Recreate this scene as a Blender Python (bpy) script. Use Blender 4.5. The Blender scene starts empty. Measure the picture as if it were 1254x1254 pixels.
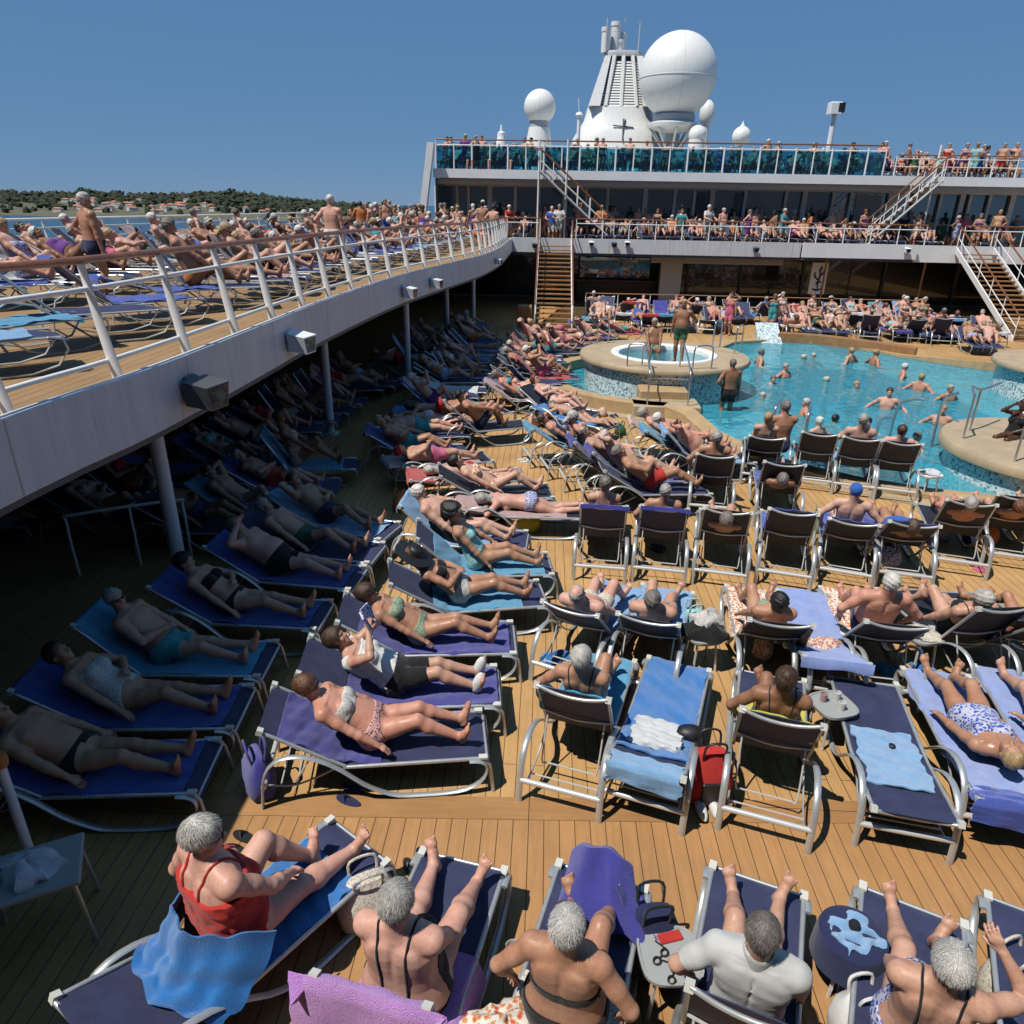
import bpy, bmesh, math, random
import numpy as np
from mathutils import Vector, Matrix
from mathutils.bvhtree import BVHTree
rad = math.radians
random.seed(7)
SC = bpy.context.scene
COL = SC.collection
# ---------------------------------------------------------------- camera maths
FPX, CPX = 870., 627.
CAMZ, YAW, ROLL = 4.8, rad(2.4), rad(1.05)
PIT = math.atan((CPX - 253.) / FPX)
def ray(px, py):
    u = (px - CPX) / FPX; v = (py - CPX) / FPX
    cr, sr = math.cos(ROLL), math.sin(ROLL)
    u, v = u * cr + v * sr, v * cr - u * sr
    x = u; y = math.cos(PIT) - v * math.sin(PIT); z = -math.sin(PIT) - v * math.cos(PIT)
    c, s = math.cos(YAW), math.sin(YAW)
    return Vector((x * c - y * s, x * s + y * c, z))
def P(px, py, z=0.):
    d = ray(px, py); t = (z - CAMZ) / d.z
    return Vector((d.x * t, d.y * t, z))
def PY(px, py, Y):
    d = ray(px, py); t = Y / d.y
    return Vector((d.x * t, Y, CAMZ + d.z * t))
def sx(p):                                   # picture x of a world point (for ordering labels)
    c, s = math.cos(YAW), math.sin(YAW)
    X = p[0] * c + p[1] * s; Y = -p[0] * s + p[1] * c; Z = p[2] - CAMZ
    f = Y * math.cos(PIT) - Z * math.sin(PIT)
    return CPX + FPX * X / max(f, .01)
cam = bpy.data.cameras.new('camera'); camo = bpy.data.objects.new('camera', cam); COL.objects.link(camo)
c, s = math.cos(YAW), math.sin(YAW); cp, sp = math.cos(PIT), math.sin(PIT); cr, sr = math.cos(ROLL), math.sin(ROLL)
R0 = Vector((c, s, 0)); F0 = Vector((-s * cp, c * cp, -sp)); D0 = Vector((s * sp, -c * sp, -cp))
Rr = R0 * cr - D0 * sr; Dr = R0 * sr + D0 * cr
camo.matrix_world = Matrix((( Rr.x, -Dr.x, -F0.x, 0), (Rr.y, -Dr.y, -F0.y, 0), (Rr.z, -Dr.z, -F0.z, CAMZ), (0, 0, 0, 1)))
cam.sensor_width = 36; cam.sensor_fit = 'HORIZONTAL'; cam.lens = FPX / 1254 * 36
cam.clip_start = .05; cam.clip_end = 60000
SC.camera = camo
# ---------------------------------------------------------------- tagging
def tag(o, label=None, cat=None, group=None, kind=None):
    if label: o['label'] = label
    if cat: o['category'] = cat
    if group: o['group'] = group
    if kind: o['kind'] = kind
    return o
def empty(name, loc=(0, 0, 0), rz=0., label=None, cat=None, group=None):
    o = bpy.data.objects.new(name, None); COL.objects.link(o)
    o.location = loc; o.rotation_euler = (0, 0, rz); o.empty_display_size = .1
    return tag(o, label, cat, group)
def kids(o): return [c for c in COL.objects if c.parent == o]
def dup(root, loc, rz, label=None, group=None, tree=None):
    tree = tree or KT.get(root.name) or build_tree(root)
    r = root.copy(); COL.objects.link(r); r.location = loc; r.rotation_euler = (0, 0, rz)
    if label: r['label'] = label
    if group: r['group'] = group
    for ch, gs in tree:
        c = ch.copy(); COL.objects.link(c); c.parent = r
        for g in gs:
            d = g.copy(); COL.objects.link(d); d.parent = c
    return r
KT = {}
def build_tree(root):
    t = []
    allo = [o for o in COL.objects if o.parent]
    for ch in allo:
        if ch.parent == root: t.append((ch, [g for g in allo if g.parent == ch]))
    KT[root.name] = t
    return t
# ---------------------------------------------------------------- materials
M = {}
def nodes(name):
    m = bpy.data.materials.new(name); m.use_nodes = True
    nt = m.node_tree; return m, nt, nt.nodes['Principled BSDF']
def mat(name, col, rough=.6, metal=0., noise=0., nscale=8., bump=0., bscale=60., spec=.5, sheen=0., alpha=None, coat=0., two=None, stretch=None):
    """plain procedural material: base colour broken up by two noises, optional bump"""
    m, nt, b = nodes(name)
    L = nt.links.new; N = nt.nodes.new
    b.inputs['Roughness'].default_value = rough; b.inputs['Metallic'].default_value = metal
    b.inputs['Specular IOR Level'].default_value = spec
    if sheen: b.inputs['Sheen Weight'].default_value = sheen
    if coat: b.inputs['Coat Weight'].default_value = coat
    col = tuple(col)[:3] + (1,)
    if noise or bump:
        tc = N('ShaderNodeTexCoord'); src = tc.outputs['Object']
        if stretch:
            mp = N('ShaderNodeMapping'); mp.inputs['Scale'].default_value = stretch; L(src, mp.inputs[0]); src = mp.outputs[0]
    if noise:
        n = N('ShaderNodeTexNoise'); n.inputs['Scale'].default_value = nscale; n.inputs['Detail'].default_value = 6
        n.inputs['Roughness'].default_value = .65
        L(src, n.inputs['Vector'])
        r = N('ShaderNodeValToRGB'); L(n.outputs['Fac'], r.inputs[0])
        lo = tuple(max(0, v * (1 - noise)) for v in col[:3]) + (1,)
        hi = tuple(min(1, v * (1 + noise)) for v in col[:3]) + (1,)
        if two: hi = tuple(two)[:3] + (1,); lo = col
        r.color_ramp.elements[0].position = .3; r.color_ramp.elements[1].position = .7
        r.color_ramp.elements[0].color = lo; r.color_ramp.elements[1].color = hi
        L(r.outputs[0], b.inputs['Base Color'])
    else: b.inputs['Base Color'].default_value = col
    if bump:
        n2 = N('ShaderNodeTexNoise'); n2.inputs['Scale'].default_value = bscale; n2.inputs['Detail'].default_value = 3
        L(src, n2.inputs['Vector'])
        bp = N('ShaderNodeBump'); bp.inputs['Strength'].default_value = bump; bp.inputs['Distance'].default_value = .02
        L(n2.outputs['Fac'], bp.inputs['Height']); L(bp.outputs[0], b.inputs['Normal'])
    M[name] = m
    return m
# ---------------------------------------------------------------- mesh builder
def frame_of(d, ref=None):
    d = Vector(d).normalized()
    if ref is None: ref = Vector((0, 0, 1)) if abs(d.z) < .9 else Vector((0, 1, 0))
    u = Vector(ref).cross(d)
    if u.length < 1e-5: u = Vector((1, 0, 0)).cross(d)
    u.normalize(); w = d.cross(u); return u, w
class MB:
    def __init__(s): s.v = []; s.f = []; s.m = []; s.sm = []
    def add(s, vs, fs, mi=0, smooth=False):
        o = len(s.v); s.v += [tuple(v) for v in vs]
        s.f += [tuple(i + o for i in f) for f in fs]; s.m += [mi] * len(fs); s.sm += [smooth] * len(fs); return s
    def box(s, c, d, mi=0, rz=0., mx=None):
        x, y, z = d[0] / 2, d[1] / 2, d[2] / 2
        vs = [Vector((a * x, b * y, e * z)) for a in (-1, 1) for b in (-1, 1) for e in (-1, 1)]
        if rz: vs = [Matrix.Rotation(rz, 3, 'Z') @ v for v in vs]
        if mx is not None: vs = [mx @ v for v in vs]
        vs = [v + Vector(c) for v in vs]
        return s.add(vs, [(0, 1, 3, 2), (4, 6, 7, 5), (0, 4, 5, 1), (2, 3, 7, 6), (0, 2, 6, 4), (1, 5, 7, 3)], mi)
    def bbox(s, c, d, b=.01, mi=0, rz=0.):
        """box with chamfered vertical and top edges"""
        x, y, z = d[0] / 2, d[1] / 2, d[2] / 2
        def ring(k, zz): return [(-x + k, -y, zz), (x - k, -y, zz), (x, -y + k, zz), (x, y - k, zz), (x - k, y, zz), (-x + k, y, zz), (-x, y - k, zz), (-x, -y + k, zz)]
        r0 = ring(b, -z); r1 = ring(b, z - b)
        r2 = [(px * (x - b) / x, py * (y - b) / y, z) for px, py, _ in ring(b, z)]
        vs = [Vector(p) for p in r0 + r1 + r2]
        if rz: vs = [Matrix.Rotation(rz, 3, 'Z') @ v for v in vs]
        vs = [v + Vector(c) for v in vs]
        fs = [tuple(range(7, -1, -1)), tuple(range(16, 24))]
        for k in (0, 8):
            for i in range(8): j = (i + 1) % 8; fs.append((k + i, k + j, k + 8 + j, k + 8 + i))
        return s.add(vs, fs, mi)
    def tube(s, pts, r, n=8, mi=0, closed=False, flat=1., ref=None, smooth=True, cap=True):
        pts = [Vector(p) for p in pts]; k = len(pts)
        rs = r if isinstance(r, (list, tuple)) else [r] * k
        vs = []; u = None
        for i, p in enumerate(pts):
            if closed: d = pts[(i + 1) % k] - pts[i - 1]
            else: d = pts[min(i + 1, k - 1)] - pts[max(i - 1, 0)]
            d.normalize()
            if ref is not None: u, w = frame_of(d, ref)
            elif u is None: u, w = frame_of(d)
            else:
                u = u - d * u.dot(d)
                if u.length < 1e-6: u, w = frame_of(d)
                else: u.normalize(); w = d.cross(u)
            for j in range(n):
                a = 2 * math.pi * j / n
                vs.append(p + u * (math.cos(a) * rs[i]) + w * (math.sin(a) * rs[i] * flat))
        fs = []
        for i in range(k if closed else k - 1):
            i2 = (i + 1) % k
            for j in range(n):
                j2 = (j + 1) % n
                fs.append((i * n + j, i * n + j2, i2 * n + j2, i2 * n + j))
        if not closed and cap: fs += [tuple(range(n - 1, -1, -1)), tuple(range((k - 1) * n, k * n))]
        return s.add(vs, fs, mi, smooth)
    def lathe(s, prof, n=24, c=(0, 0, 0), mi=0, smooth=True, cap=True):
        vs = []; fs = []; c = Vector(c)
        for r, z in prof:
            for j in range(n):
                a = 2 * math.pi * j / n; vs.append(c + Vector((r * math.cos(a), r * math.sin(a), z)))
        for i in range(len(prof) - 1):
            for j in range(n):
                j2 = (j + 1) % n; fs.append((i * n + j, i * n + j2, (i + 1) * n + j2, (i + 1) * n + j))
        if cap:
            fs.append(tuple(range(n - 1, -1, -1))); k = (len(prof) - 1) * n; fs.append(tuple(range(k, k + n)))
        return s.add(vs, fs, mi, smooth)
    def ell(s, c, r, n=12, mi=0, mx=None, jit=0.):
        vs = []; fs = []; h = n // 2 + 1; c = Vector(c)
        for i in range(h):
            t = math.pi * (i + .001) / (h - 1 + .002)
            for j in range(n):
                a = 2 * math.pi * j / n
                v = Vector((r[0] * math.sin(t) * math.cos(a), r[1] * math.sin(t) * math.sin(a), r[2] * math.cos(t)))
                if jit: v *= 1 + random.uniform(-jit, jit)
                if mx is not None: v = mx @ v
                vs.append(c + v)
        for i in range(h - 1):
            for j in range(n):
                j2 = (j + 1) % n; fs.append((i * n + j, (i + 1) * n + j, (i + 1) * n + j2, i * n + j2))
        return s.add(vs, fs, mi, True)
    def prism(s, poly, z0, z1, mi=0, smooth=False):
        k = len(poly)
        vs = [(p[0], p[1], z0) for p in poly] + [(p[0], p[1], z1) for p in poly]
        fs = [tuple(range(k - 1, -1, -1)), tuple(range(k, 2 * k))] + [(i, (i + 1) % k, k + (i + 1) % k, k + i) for i in range(k)]
        return s.add(vs, fs, mi, smooth)
    def sheet(s, fn, nu, nv, th=.012, mi=0, smooth=True):
        """closed thin cloth: fn(u,v) -> point, u,v in 0..1; thickness along local normals"""
        g = [[Vector(fn(i / nu, j / nv)) for j in range(nv + 1)] for i in range(nu + 1)]
        top = []; bot = []
        for i in range(nu + 1):
            for j in range(nv + 1):
                a = g[min(i + 1, nu)][j] - g[max(i - 1, 0)][j]; b = g[i][min(j + 1, nv)] - g[i][max(j - 1, 0)]
                n = a.cross(b)
                n = n.normalized() if n.length > 1e-9 else Vector((0, 0, 1))
                top.append(g[i][j] + n * th * .5); bot.append(g[i][j] - n * th * .5)
        W = nv + 1; K = len(top); fs = []
        for i in range(nu):
            for j in range(nv):
                a, b, c_, d = i * W + j, (i + 1) * W + j, (i + 1) * W + j + 1, i * W + j + 1
                fs.append((a, b, c_, d)); fs.append((K + d, K + c_, K + b, K + a))
        rim = [i * W for i in range(nu + 1)] + [nu * W + j for j in range(1, W)] + [i * W + nv for i in range(nu - 1, -1, -1)] + [j for j in range(nv - 1, 0, -1)]
        for i in range(len(rim)):
            a, b = rim[i], rim[(i + 1) % len(rim)]; fs.append((a, K + a, K + b, b))
        return s.add(top + bot, fs, mi, smooth)
    def build(s, name, mats, parent=None, loc=None, rz=0., auto=None):
        me = bpy.data.meshes.new(name); me.from_pydata(s.v, [], s.f)
        if not isinstance(mats, (list, tuple)): mats = [mats]
        for m in mats: me.materials.append(M[m] if isinstance(m, str) else m)
        me.polygons.foreach_set('material_index', s.m)
        me.polygons.foreach_set('use_smooth', s.sm if auto is None else [True] * len(s.f))
        if auto is not None: me.set_sharp_from_angle(angle=rad(auto))
        elif any(s.sm): me.set_sharp_from_angle(angle=rad(50))
        me.validate(); me.update()
        o = bpy.data.objects.new(name, me); COL.objects.link(o)
        if parent: o.parent = parent
        if loc is not None: o.location = loc
        if rz: o.rotation_euler = (0, 0, rz)
        return o
def curve(pts, k=6):
    """Catmull-Rom through points"""
    p = [Vector(q) for q in pts]; out = []
    for i in range(len(p) - 1):
        a, b, c_, d = p[max(i - 1, 0)], p[i], p[i + 1], p[min(i + 2, len(p) - 1)]
        for j in range(k):
            t = j / k
            out.append(.5 * ((2 * b) + (c_ - a) * t + (2 * a - 5 * b + 4 * c_ - d) * t * t + (3 * b - a - 3 * c_ + d) * t ** 3))
    out.append(p[-1]); return out
def fill(name, outer, holes, z, m, flip=False):
    """flat sheet with holes"""
    bm = bmesh.new(); es = []
    for loop in [outer] + holes:
        vs = [bm.verts.new((p[0], p[1], z)) for p in loop]
        es += [bm.edges.new((vs[i], vs[(i + 1) % len(vs)])) for i in range(len(vs))]
    bmesh.ops.triangle_fill(bm, edges=es, use_beauty=True, normal=(0, 0, 1))
    for f in bm.faces:
        if (f.normal.z < 0) != flip: f.normal_flip()
    me = bpy.data.meshes.new(name); bm.to_mesh(me); bm.free(); me.materials.append(M[m])
    o = bpy.data.objects.new(name, me); COL.objects.link(o); return o
def circ(cx, cy, r, a0=0, a1=360, n=40):
    full = abs(a1 - a0) >= 360
    return [Vector((cx + r * math.cos(rad(a0 + (a1 - a0) * i / (n if full else n - 1))), cy + r * math.sin(rad(a0 + (a1 - a0) * i / (n if full else n - 1))), 0)) for i in range(n)]
# ---------------------------------------------------------------- world and sun
SUNV = Vector((-.43, -.30, 1.)).normalized()            # towards the sun
w = bpy.data.worlds.new('World'); SC.world = w; w.use_nodes = True
nt = w.node_tree; bg = nt.nodes['Background']; sky = nt.nodes.new('ShaderNodeTexSky'); sky.sky_type = 'NISHITA'
sky.sun_disc = False; sky.sun_elevation = math.asin(SUNV.z); sky.sun_rotation = math.atan2(SUNV.x, SUNV.y)
sky.air_density = .7; sky.dust_density = 0; sky.ozone_density = 3.
tint = nt.nodes.new('ShaderNodeMix'); tint.data_type = 'RGBA'; tint.blend_type = 'MIX'; tint.inputs[0].default_value = .70; tint.inputs[7].default_value = (2.1, 5.1, 9.9, 1)
nt.links.new(sky.outputs[0], tint.inputs[6]); nt.links.new(tint.outputs[2], bg.inputs[0]); bg.inputs[1].default_value = .050
sl = bpy.data.lights.new('sun', 'SUN'); sl.energy = 5.0; sl.angle = rad(.5); sl.color = (1, .95, .87)
so = bpy.data.objects.new('sun', sl); COL.objects.link(so); so.rotation_euler = SUNV.to_track_quat('Z', 'Y').to_euler()
SC.view_settings.view_transform = 'Standard'; SC.view_settings.look = 'None'; SC.view_settings.exposure = 0.0; SC.view_settings.gamma = 1
SC.render.engine = 'CYCLES'; SC.cycles.max_bounces = 6; SC.cycles.diffuse_bounces = 1; SC.cycles.glossy_bounces = 3
SC.cycles.transparent_max_bounces = 12; SC.cycles.transmission_bounces = 3; SC.cycles.caustics_reflective = False; SC.cycles.caustics_refractive = False
# ---------------------------------------------------------------- materials
mat('white_paint', (.74, .75, .76), .38, noise=.06, nscale=1.2)
def paint_mat(name, col, seam=2.4, rough=.4, axis=1, dirt=.12, rust=.35):
    m, nt, b = nodes(name); L = nt.links.new; N = nt.nodes.new; tc = N('ShaderNodeTexCoord'); sx_ = N('ShaderNodeSeparateXYZ'); L(tc.outputs['Object'], sx_.inputs[0])
    mp = N('ShaderNodeMapping'); mp.inputs['Scale'].default_value = (3, 3, .35); L(tc.outputs['Object'], mp.inputs[0])
    n = N('ShaderNodeTexNoise'); n.inputs['Scale'].default_value = 2.2; n.inputs['Detail'].default_value = 7; n.inputs['Roughness'].default_value = .7; L(mp.outputs[0], n.inputs['Vector'])
    r = N('ShaderNodeValToRGB'); r.color_ramp.elements[0].position = .3; r.color_ramp.elements[1].position = .62; r.color_ramp.elements[0].color = tuple(v * (1 - dirt * 1.6) for v in col) + (1,); r.color_ramp.elements[1].color = tuple(col) + (1,); L(n.outputs['Fac'], r.inputs[0])
    n2 = N('ShaderNodeTexNoise'); n2.inputs['Scale'].default_value = 5.; n2.inputs['Detail'].default_value = 4; L(mp.outputs[0], n2.inputs['Vector'])
    mr = N('ShaderNodeMapRange'); mr.inputs[1].default_value = .64; mr.inputs[2].default_value = .76; mr.inputs[4].default_value = rust; L(n2.outputs['Fac'], mr.inputs[0])
    mx = N('ShaderNodeMix'); mx.data_type = 'RGBA'; L(mr.outputs[0], mx.inputs[0]); L(r.outputs[0], mx.inputs[6]); mx.inputs[7].default_value = (.30, .19, .11, 1)
    md = N('ShaderNodeMath'); md.operation = 'PINGPONG'; md.inputs[1].default_value = seam / 2; L(sx_.outputs[axis], md.inputs[0]); lt = N('ShaderNodeMath'); lt.operation = 'LESS_THAN'; lt.inputs[1].default_value = .012; L(md.outputs[0], lt.inputs[0])
    m2 = N('ShaderNodeMix'); m2.data_type = 'RGBA'; mu = N('ShaderNodeMath'); mu.operation = 'MULTIPLY'; mu.inputs[1].default_value = .45; L(lt.outputs[0], mu.inputs[0]); L(mu.outputs[0], m2.inputs[0]); L(mx.outputs[2], m2.inputs[6]); m2.inputs[7].default_value = (.1, .1, .1, 1)
    L(m2.outputs[2], b.inputs['Base Color']); b.inputs['Roughness'].default_value = rough
    bp = N('ShaderNodeBump'); bp.inputs['Strength'].default_value = .12; bp.inputs['Distance'].default_value = .05; n3 = N('ShaderNodeTexNoise'); n3.inputs['Scale'].default_value = .9; L(tc.outputs['Object'], n3.inputs['Vector']); L(n3.outputs['Fac'], bp.inputs['Height']); L(bp.outputs[0], b.inputs['Normal']); M[name] = m
paint_mat('fascia_paint', (.60, .61, .64))
paint_mat('fascia_far', (.62, .63, .65), axis=0, seam=3.)
mat('fascia_trim', (.07, .07, .08), .5)
mat('soffit', (.03, .03, .03), .7, noise=.1)  # shade under the decks put into the ceiling colour, darkened to deepen it
mat('rail_white', (.78, .78, .76), .3, noise=.05, nscale=9)
mat('steel', (.55, .56, .57), .28, metal=.9)
mat('aluminium', (.50, .52, .52), .36, metal=.55, noise=.10, nscale=14)
mat('alu_bright', (.66, .67, .66), .32, metal=.4)
mat('cap_plastic', (.55, .55, .50), .5)
mat('navy_sling', (.013, .018, .062), .66, noise=.5, nscale=5, bump=.4, bscale=380, sheen=.05, two=(.032, .040, .105))
mat('black_sling', (.010, .011, .020), .6, noise=.1, nscale=5, two=(.022, .024, .038), bump=.25, bscale=420)
mat('varnish_wood', (.20, .075, .028), .35, noise=.3, nscale=5, stretch=(1, 1, 1))
mat('stair_wood', (.30, .15, .06), .5, noise=.25, nscale=6)
mat('coping', (.42, .29, .15), .55, noise=.18, nscale=3, bump=.1)
mat('coping_top', (.40, .31, .20), .6, noise=.15, nscale=2.5, bump=.1)
mat('dark_panel', (.012, .013, .014), .4, noise=.2)
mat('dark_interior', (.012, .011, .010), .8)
mat('beige_panel', (.33, .28, .22), .6, noise=.1)
mat('grey_panel', (.42, .43, .45), .55, noise=.06)
paint_mat('funnel_white', (.76, .76, .74), axis=2, seam=2.2, dirt=.07, rust=.25)
paint_mat('radome', (.78, .77, .74), axis=0, seam=3.2, dirt=.05, rust=.12)
mat('black', (.012, .012, .013), .5)
mat('lamp_grey', (.08, .085, .09), .35)
mat('sand_grey', (.30, .31, .30), .5)
mat('hill_soil', (.09, .085, .05), .9, noise=.4, nscale=.02)
mat('roof_tile', (.42, .17, .10), .8, noise=.2, nscale=.3)
mat('house_wall', (.70, .66, .60), .8, noise=.08, nscale=.2)
mat('house_window', (.05, .05, .06), .3)
def deck_mat(name, a, b, rowrot=0., plank=.13, seam=(.055, .032, .017), far=None):
    m, nt, bs = nodes(name); L = nt.links.new; N = nt.nodes.new
    tc = N('ShaderNodeTexCoord'); mp = N('ShaderNodeMapping'); mp.inputs['Rotation'].default_value = (0, 0, rowrot); L(tc.outputs['Object'], mp.inputs[0])
    br = N('ShaderNodeTexBrick'); br.offset = .37; br.inputs['Scale'].default_value = 1
    br.inputs['Brick Width'].default_value = 14.; br.inputs['Row Height'].default_value = plank
    br.inputs['Mortar Size'].default_value = .0034; br.inputs['Mortar Smooth'].default_value = .1; br.inputs['Bias'].default_value = 0
    br.inputs['Color1'].default_value = a + (1,); br.inputs['Color2'].default_value = b + (1,); br.inputs['Mortar'].default_value = seam + (1,)
    L(mp.outputs[0], br.inputs['Vector'])
    mg = N('ShaderNodeMapping'); mg.inputs['Scale'].default_value = (2.2, 26, 1); L(mp.outputs[0], mg.inputs[0])
    n = N('ShaderNodeTexNoise'); n.inputs['Scale'].default_value = 1; n.inputs['Detail'].default_value = 7; L(mg.outputs[0], n.inputs['Vector'])
    n2 = N('ShaderNodeTexNoise'); n2.inputs['Scale'].default_value = .7; n2.inputs['Detail'].default_value = 9; n2.inputs['Roughness'].default_value = .68; L(mp.outputs[0], n2.inputs['Vector'])
    mr = N('ShaderNodeMapRange'); mr.inputs[1].default_value = .25; mr.inputs[2].default_value = .75; mr.inputs[3].default_value = .88; mr.inputs[4].default_value = 1.10; L(n.outputs['Fac'], mr.inputs[0])
    mr2 = N('ShaderNodeMapRange'); mr2.inputs[1].default_value = .3; mr2.inputs[2].default_value = .7; mr2.inputs[3].default_value = .74; mr2.inputs[4].default_value = 1.10; L(n2.outputs['Fac'], mr2.inputs[0])
    mm = N('ShaderNodeMath'); mm.operation = 'MULTIPLY'; L(mr.outputs[0], mm.inputs[0]); L(mr2.outputs[0], mm.inputs[1])
    mx = N('ShaderNodeVectorMath'); mx.operation = 'SCALE'; L(br.outputs['Color'], mx.inputs[0]); L(mm.outputs[0], mx.inputs['Scale'])
    L(mx.outputs[0], bs.inputs['Base Color'])
    bs.inputs['Roughness'].default_value = .55; bs.inputs['Specular IOR Level'].default_value = .3
    bp = N('ShaderNodeBump'); bp.inputs['Strength'].default_value = .35; bp.inputs['Distance'].default_value = .006; bp.invert = True
    L(br.outputs['Fac'], bp.inputs['Height']); L(bp.outputs[0], bs.inputs['Normal'])
    M[name] = m
PI = math.pi
deck_mat('deck_near', (.40, .212, .086), (.425, .228, .092), PI / 2)
deck_mat('deck_teak', (.47, .275, .112), (.52, .31, .13), PI / 2)
deck_mat('deck_upper', (.32, .20, .095), (.36, .225, .11), PI / 2)
deck_mat('deck_margin', (.36, .19, .078), (.375, .20, .082), 0., plank=.4)
def tile_mat(name, cols, scale=38., rough=.25):
    m, nt, b = nodes(name); L = nt.links.new; N = nt.nodes.new
    tc = N('ShaderNodeTexCoord'); v = N('ShaderNodeTexVoronoi'); v.distance = 'CHEBYCHEV'; v.inputs['Scale'].default_value = scale; v.inputs['Randomness'].default_value = .15
    L(tc.outputs['Object'], v.inputs['Vector']); sp_ = N('ShaderNodeSeparateColor'); L(v.outputs['Color'], sp_.inputs[0])
    r = N('ShaderNodeValToRGB'); r.color_ramp.interpolation = 'CONSTANT'; L(sp_.outputs[0], r.inputs[0])
    while len(r.color_ramp.elements) < len(cols): r.color_ramp.elements.new(.5)
    for e, (p, c_) in zip(r.color_ramp.elements, cols): e.position = p; e.color = tuple(c_) + (1,)
    L(r.outputs[0], b.inputs['Base Color']); b.inputs['Roughness'].default_value = rough
    M[name] = m
tile_mat('mosaic', [(0, (.10, .20, .24)), (.16, (.46, .54, .54)), (.42, (.66, .70, .69)), (.86, (.30, .44, .48))], 24.)
tile_mat('pool_tile_deep', [(0, (.02, .28, .44)), (.35, (.03, .35, .52)), (.7, (.045, .41, .58))], 14.)
tile_mat('pool_tile_shelf', [(0, (.24, .50, .60)), (.3, (.36, .62, .70)), (.65, (.48, .72, .77))], 14.)
mat('jacuzzi_shell', (.50, .72, .74), .3)
mat('wave_white', (.8, .8, .8), .4)
def water_mat(name, tint, bump, scale, turb=.45):
    m, nt, b = nodes(name); L = nt.links.new; N = nt.nodes.new
    out = nt.nodes['Material Output']; nt.nodes.remove(b)
    tr = N('ShaderNodeBsdfTransparent'); tr.inputs[0].default_value = tuple(tint) + (1,)
    gl = N('ShaderNodeBsdfGlossy'); gl.inputs['Roughness'].default_value = .06
    fr = N('ShaderNodeFresnel'); fr.inputs[0].default_value = 1.33
    tc = N('ShaderNodeTexCoord'); n = N('ShaderNodeTexNoise'); n.inputs['Scale'].default_value = scale; n.inputs['Detail'].default_value = 3; n.inputs['Distortion'].default_value = 1.2
    L(tc.outputs['Object'], n.inputs['Vector'])
    bp = N('ShaderNodeBump'); bp.inputs['Strength'].default_value = bump; bp.inputs['Distance'].default_value = .12
    L(n.outputs['Fac'], bp.inputs['Height']); L(bp.outputs[0], gl.inputs['Normal']); L(bp.outputs[0], fr.inputs['Normal'])
    df = N('ShaderNodeBsdfDiffuse'); df.inputs[0].default_value = (.055, .48, .64, 1); L(bp.outputs[0], df.inputs['Normal']); m0 = N('ShaderNodeMixShader'); m0.inputs[0].default_value = turb; L(tr.outputs[0], m0.inputs[1]); L(df.outputs[0], m0.inputs[2])
    mx = N('ShaderNodeMixShader'); L(fr.outputs[0], mx.inputs[0]); L(m0.outputs[0], mx.inputs[1]); L(gl.outputs[0], mx.inputs[2]); L(mx.outputs[0], out.inputs[0])
    M[name] = m
water_mat('pool_water', (.70, .94, .97), .75, 2.2)
water_mat('jacuzzi_water', (.80, .96, .96), .8, 5., .25)
# sea: opaque, rippled
m, nt, b = nodes('sea_water'); b.inputs['Base Color'].default_value = (.015, .055, .085, 1); b.inputs['Roughness'].default_value = .25
n = nt.nodes.new('ShaderNodeTexNoise'); n.inputs['Scale'].default_value = .12; n.inputs['Detail'].default_value = 8
tc = nt.nodes.new('ShaderNodeTexCoord'); nt.links.new(tc.outputs['Object'], n.inputs['Vector'])
bp = nt.nodes.new('ShaderNodeBump'); bp.inputs['Strength'].default_value = .5; bp.inputs['Distance'].default_value = 1.
nt.links.new(n.outputs['Fac'], bp.inputs['Height']); nt.links.new(bp.outputs[0], b.inputs['Normal']); M['sea_water'] = m
# tinted screens and dark glass
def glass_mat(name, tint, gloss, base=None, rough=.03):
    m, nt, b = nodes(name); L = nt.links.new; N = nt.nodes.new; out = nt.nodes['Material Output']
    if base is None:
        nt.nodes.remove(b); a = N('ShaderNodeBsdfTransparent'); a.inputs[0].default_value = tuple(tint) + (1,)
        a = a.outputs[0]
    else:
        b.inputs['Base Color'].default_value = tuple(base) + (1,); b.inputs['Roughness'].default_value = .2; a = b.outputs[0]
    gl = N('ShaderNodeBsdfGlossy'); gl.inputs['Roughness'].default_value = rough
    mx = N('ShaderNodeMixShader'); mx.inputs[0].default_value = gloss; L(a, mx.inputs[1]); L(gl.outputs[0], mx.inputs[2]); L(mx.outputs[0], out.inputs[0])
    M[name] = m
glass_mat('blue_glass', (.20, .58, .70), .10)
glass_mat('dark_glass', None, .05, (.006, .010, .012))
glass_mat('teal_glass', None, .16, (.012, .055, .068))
# foliage of the far wood
mat('wood_foliage', (.012, .022, .010), .9, noise=.5, nscale=.05, two=(.040, .050, .022))
# ================================================================= SETTING
mat('bright_white', (.86, .86, .85), .4)  # whiter than the other paint, brightness standing in for bounced light
def structure(o): o['kind'] = 'structure'; return o
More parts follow.
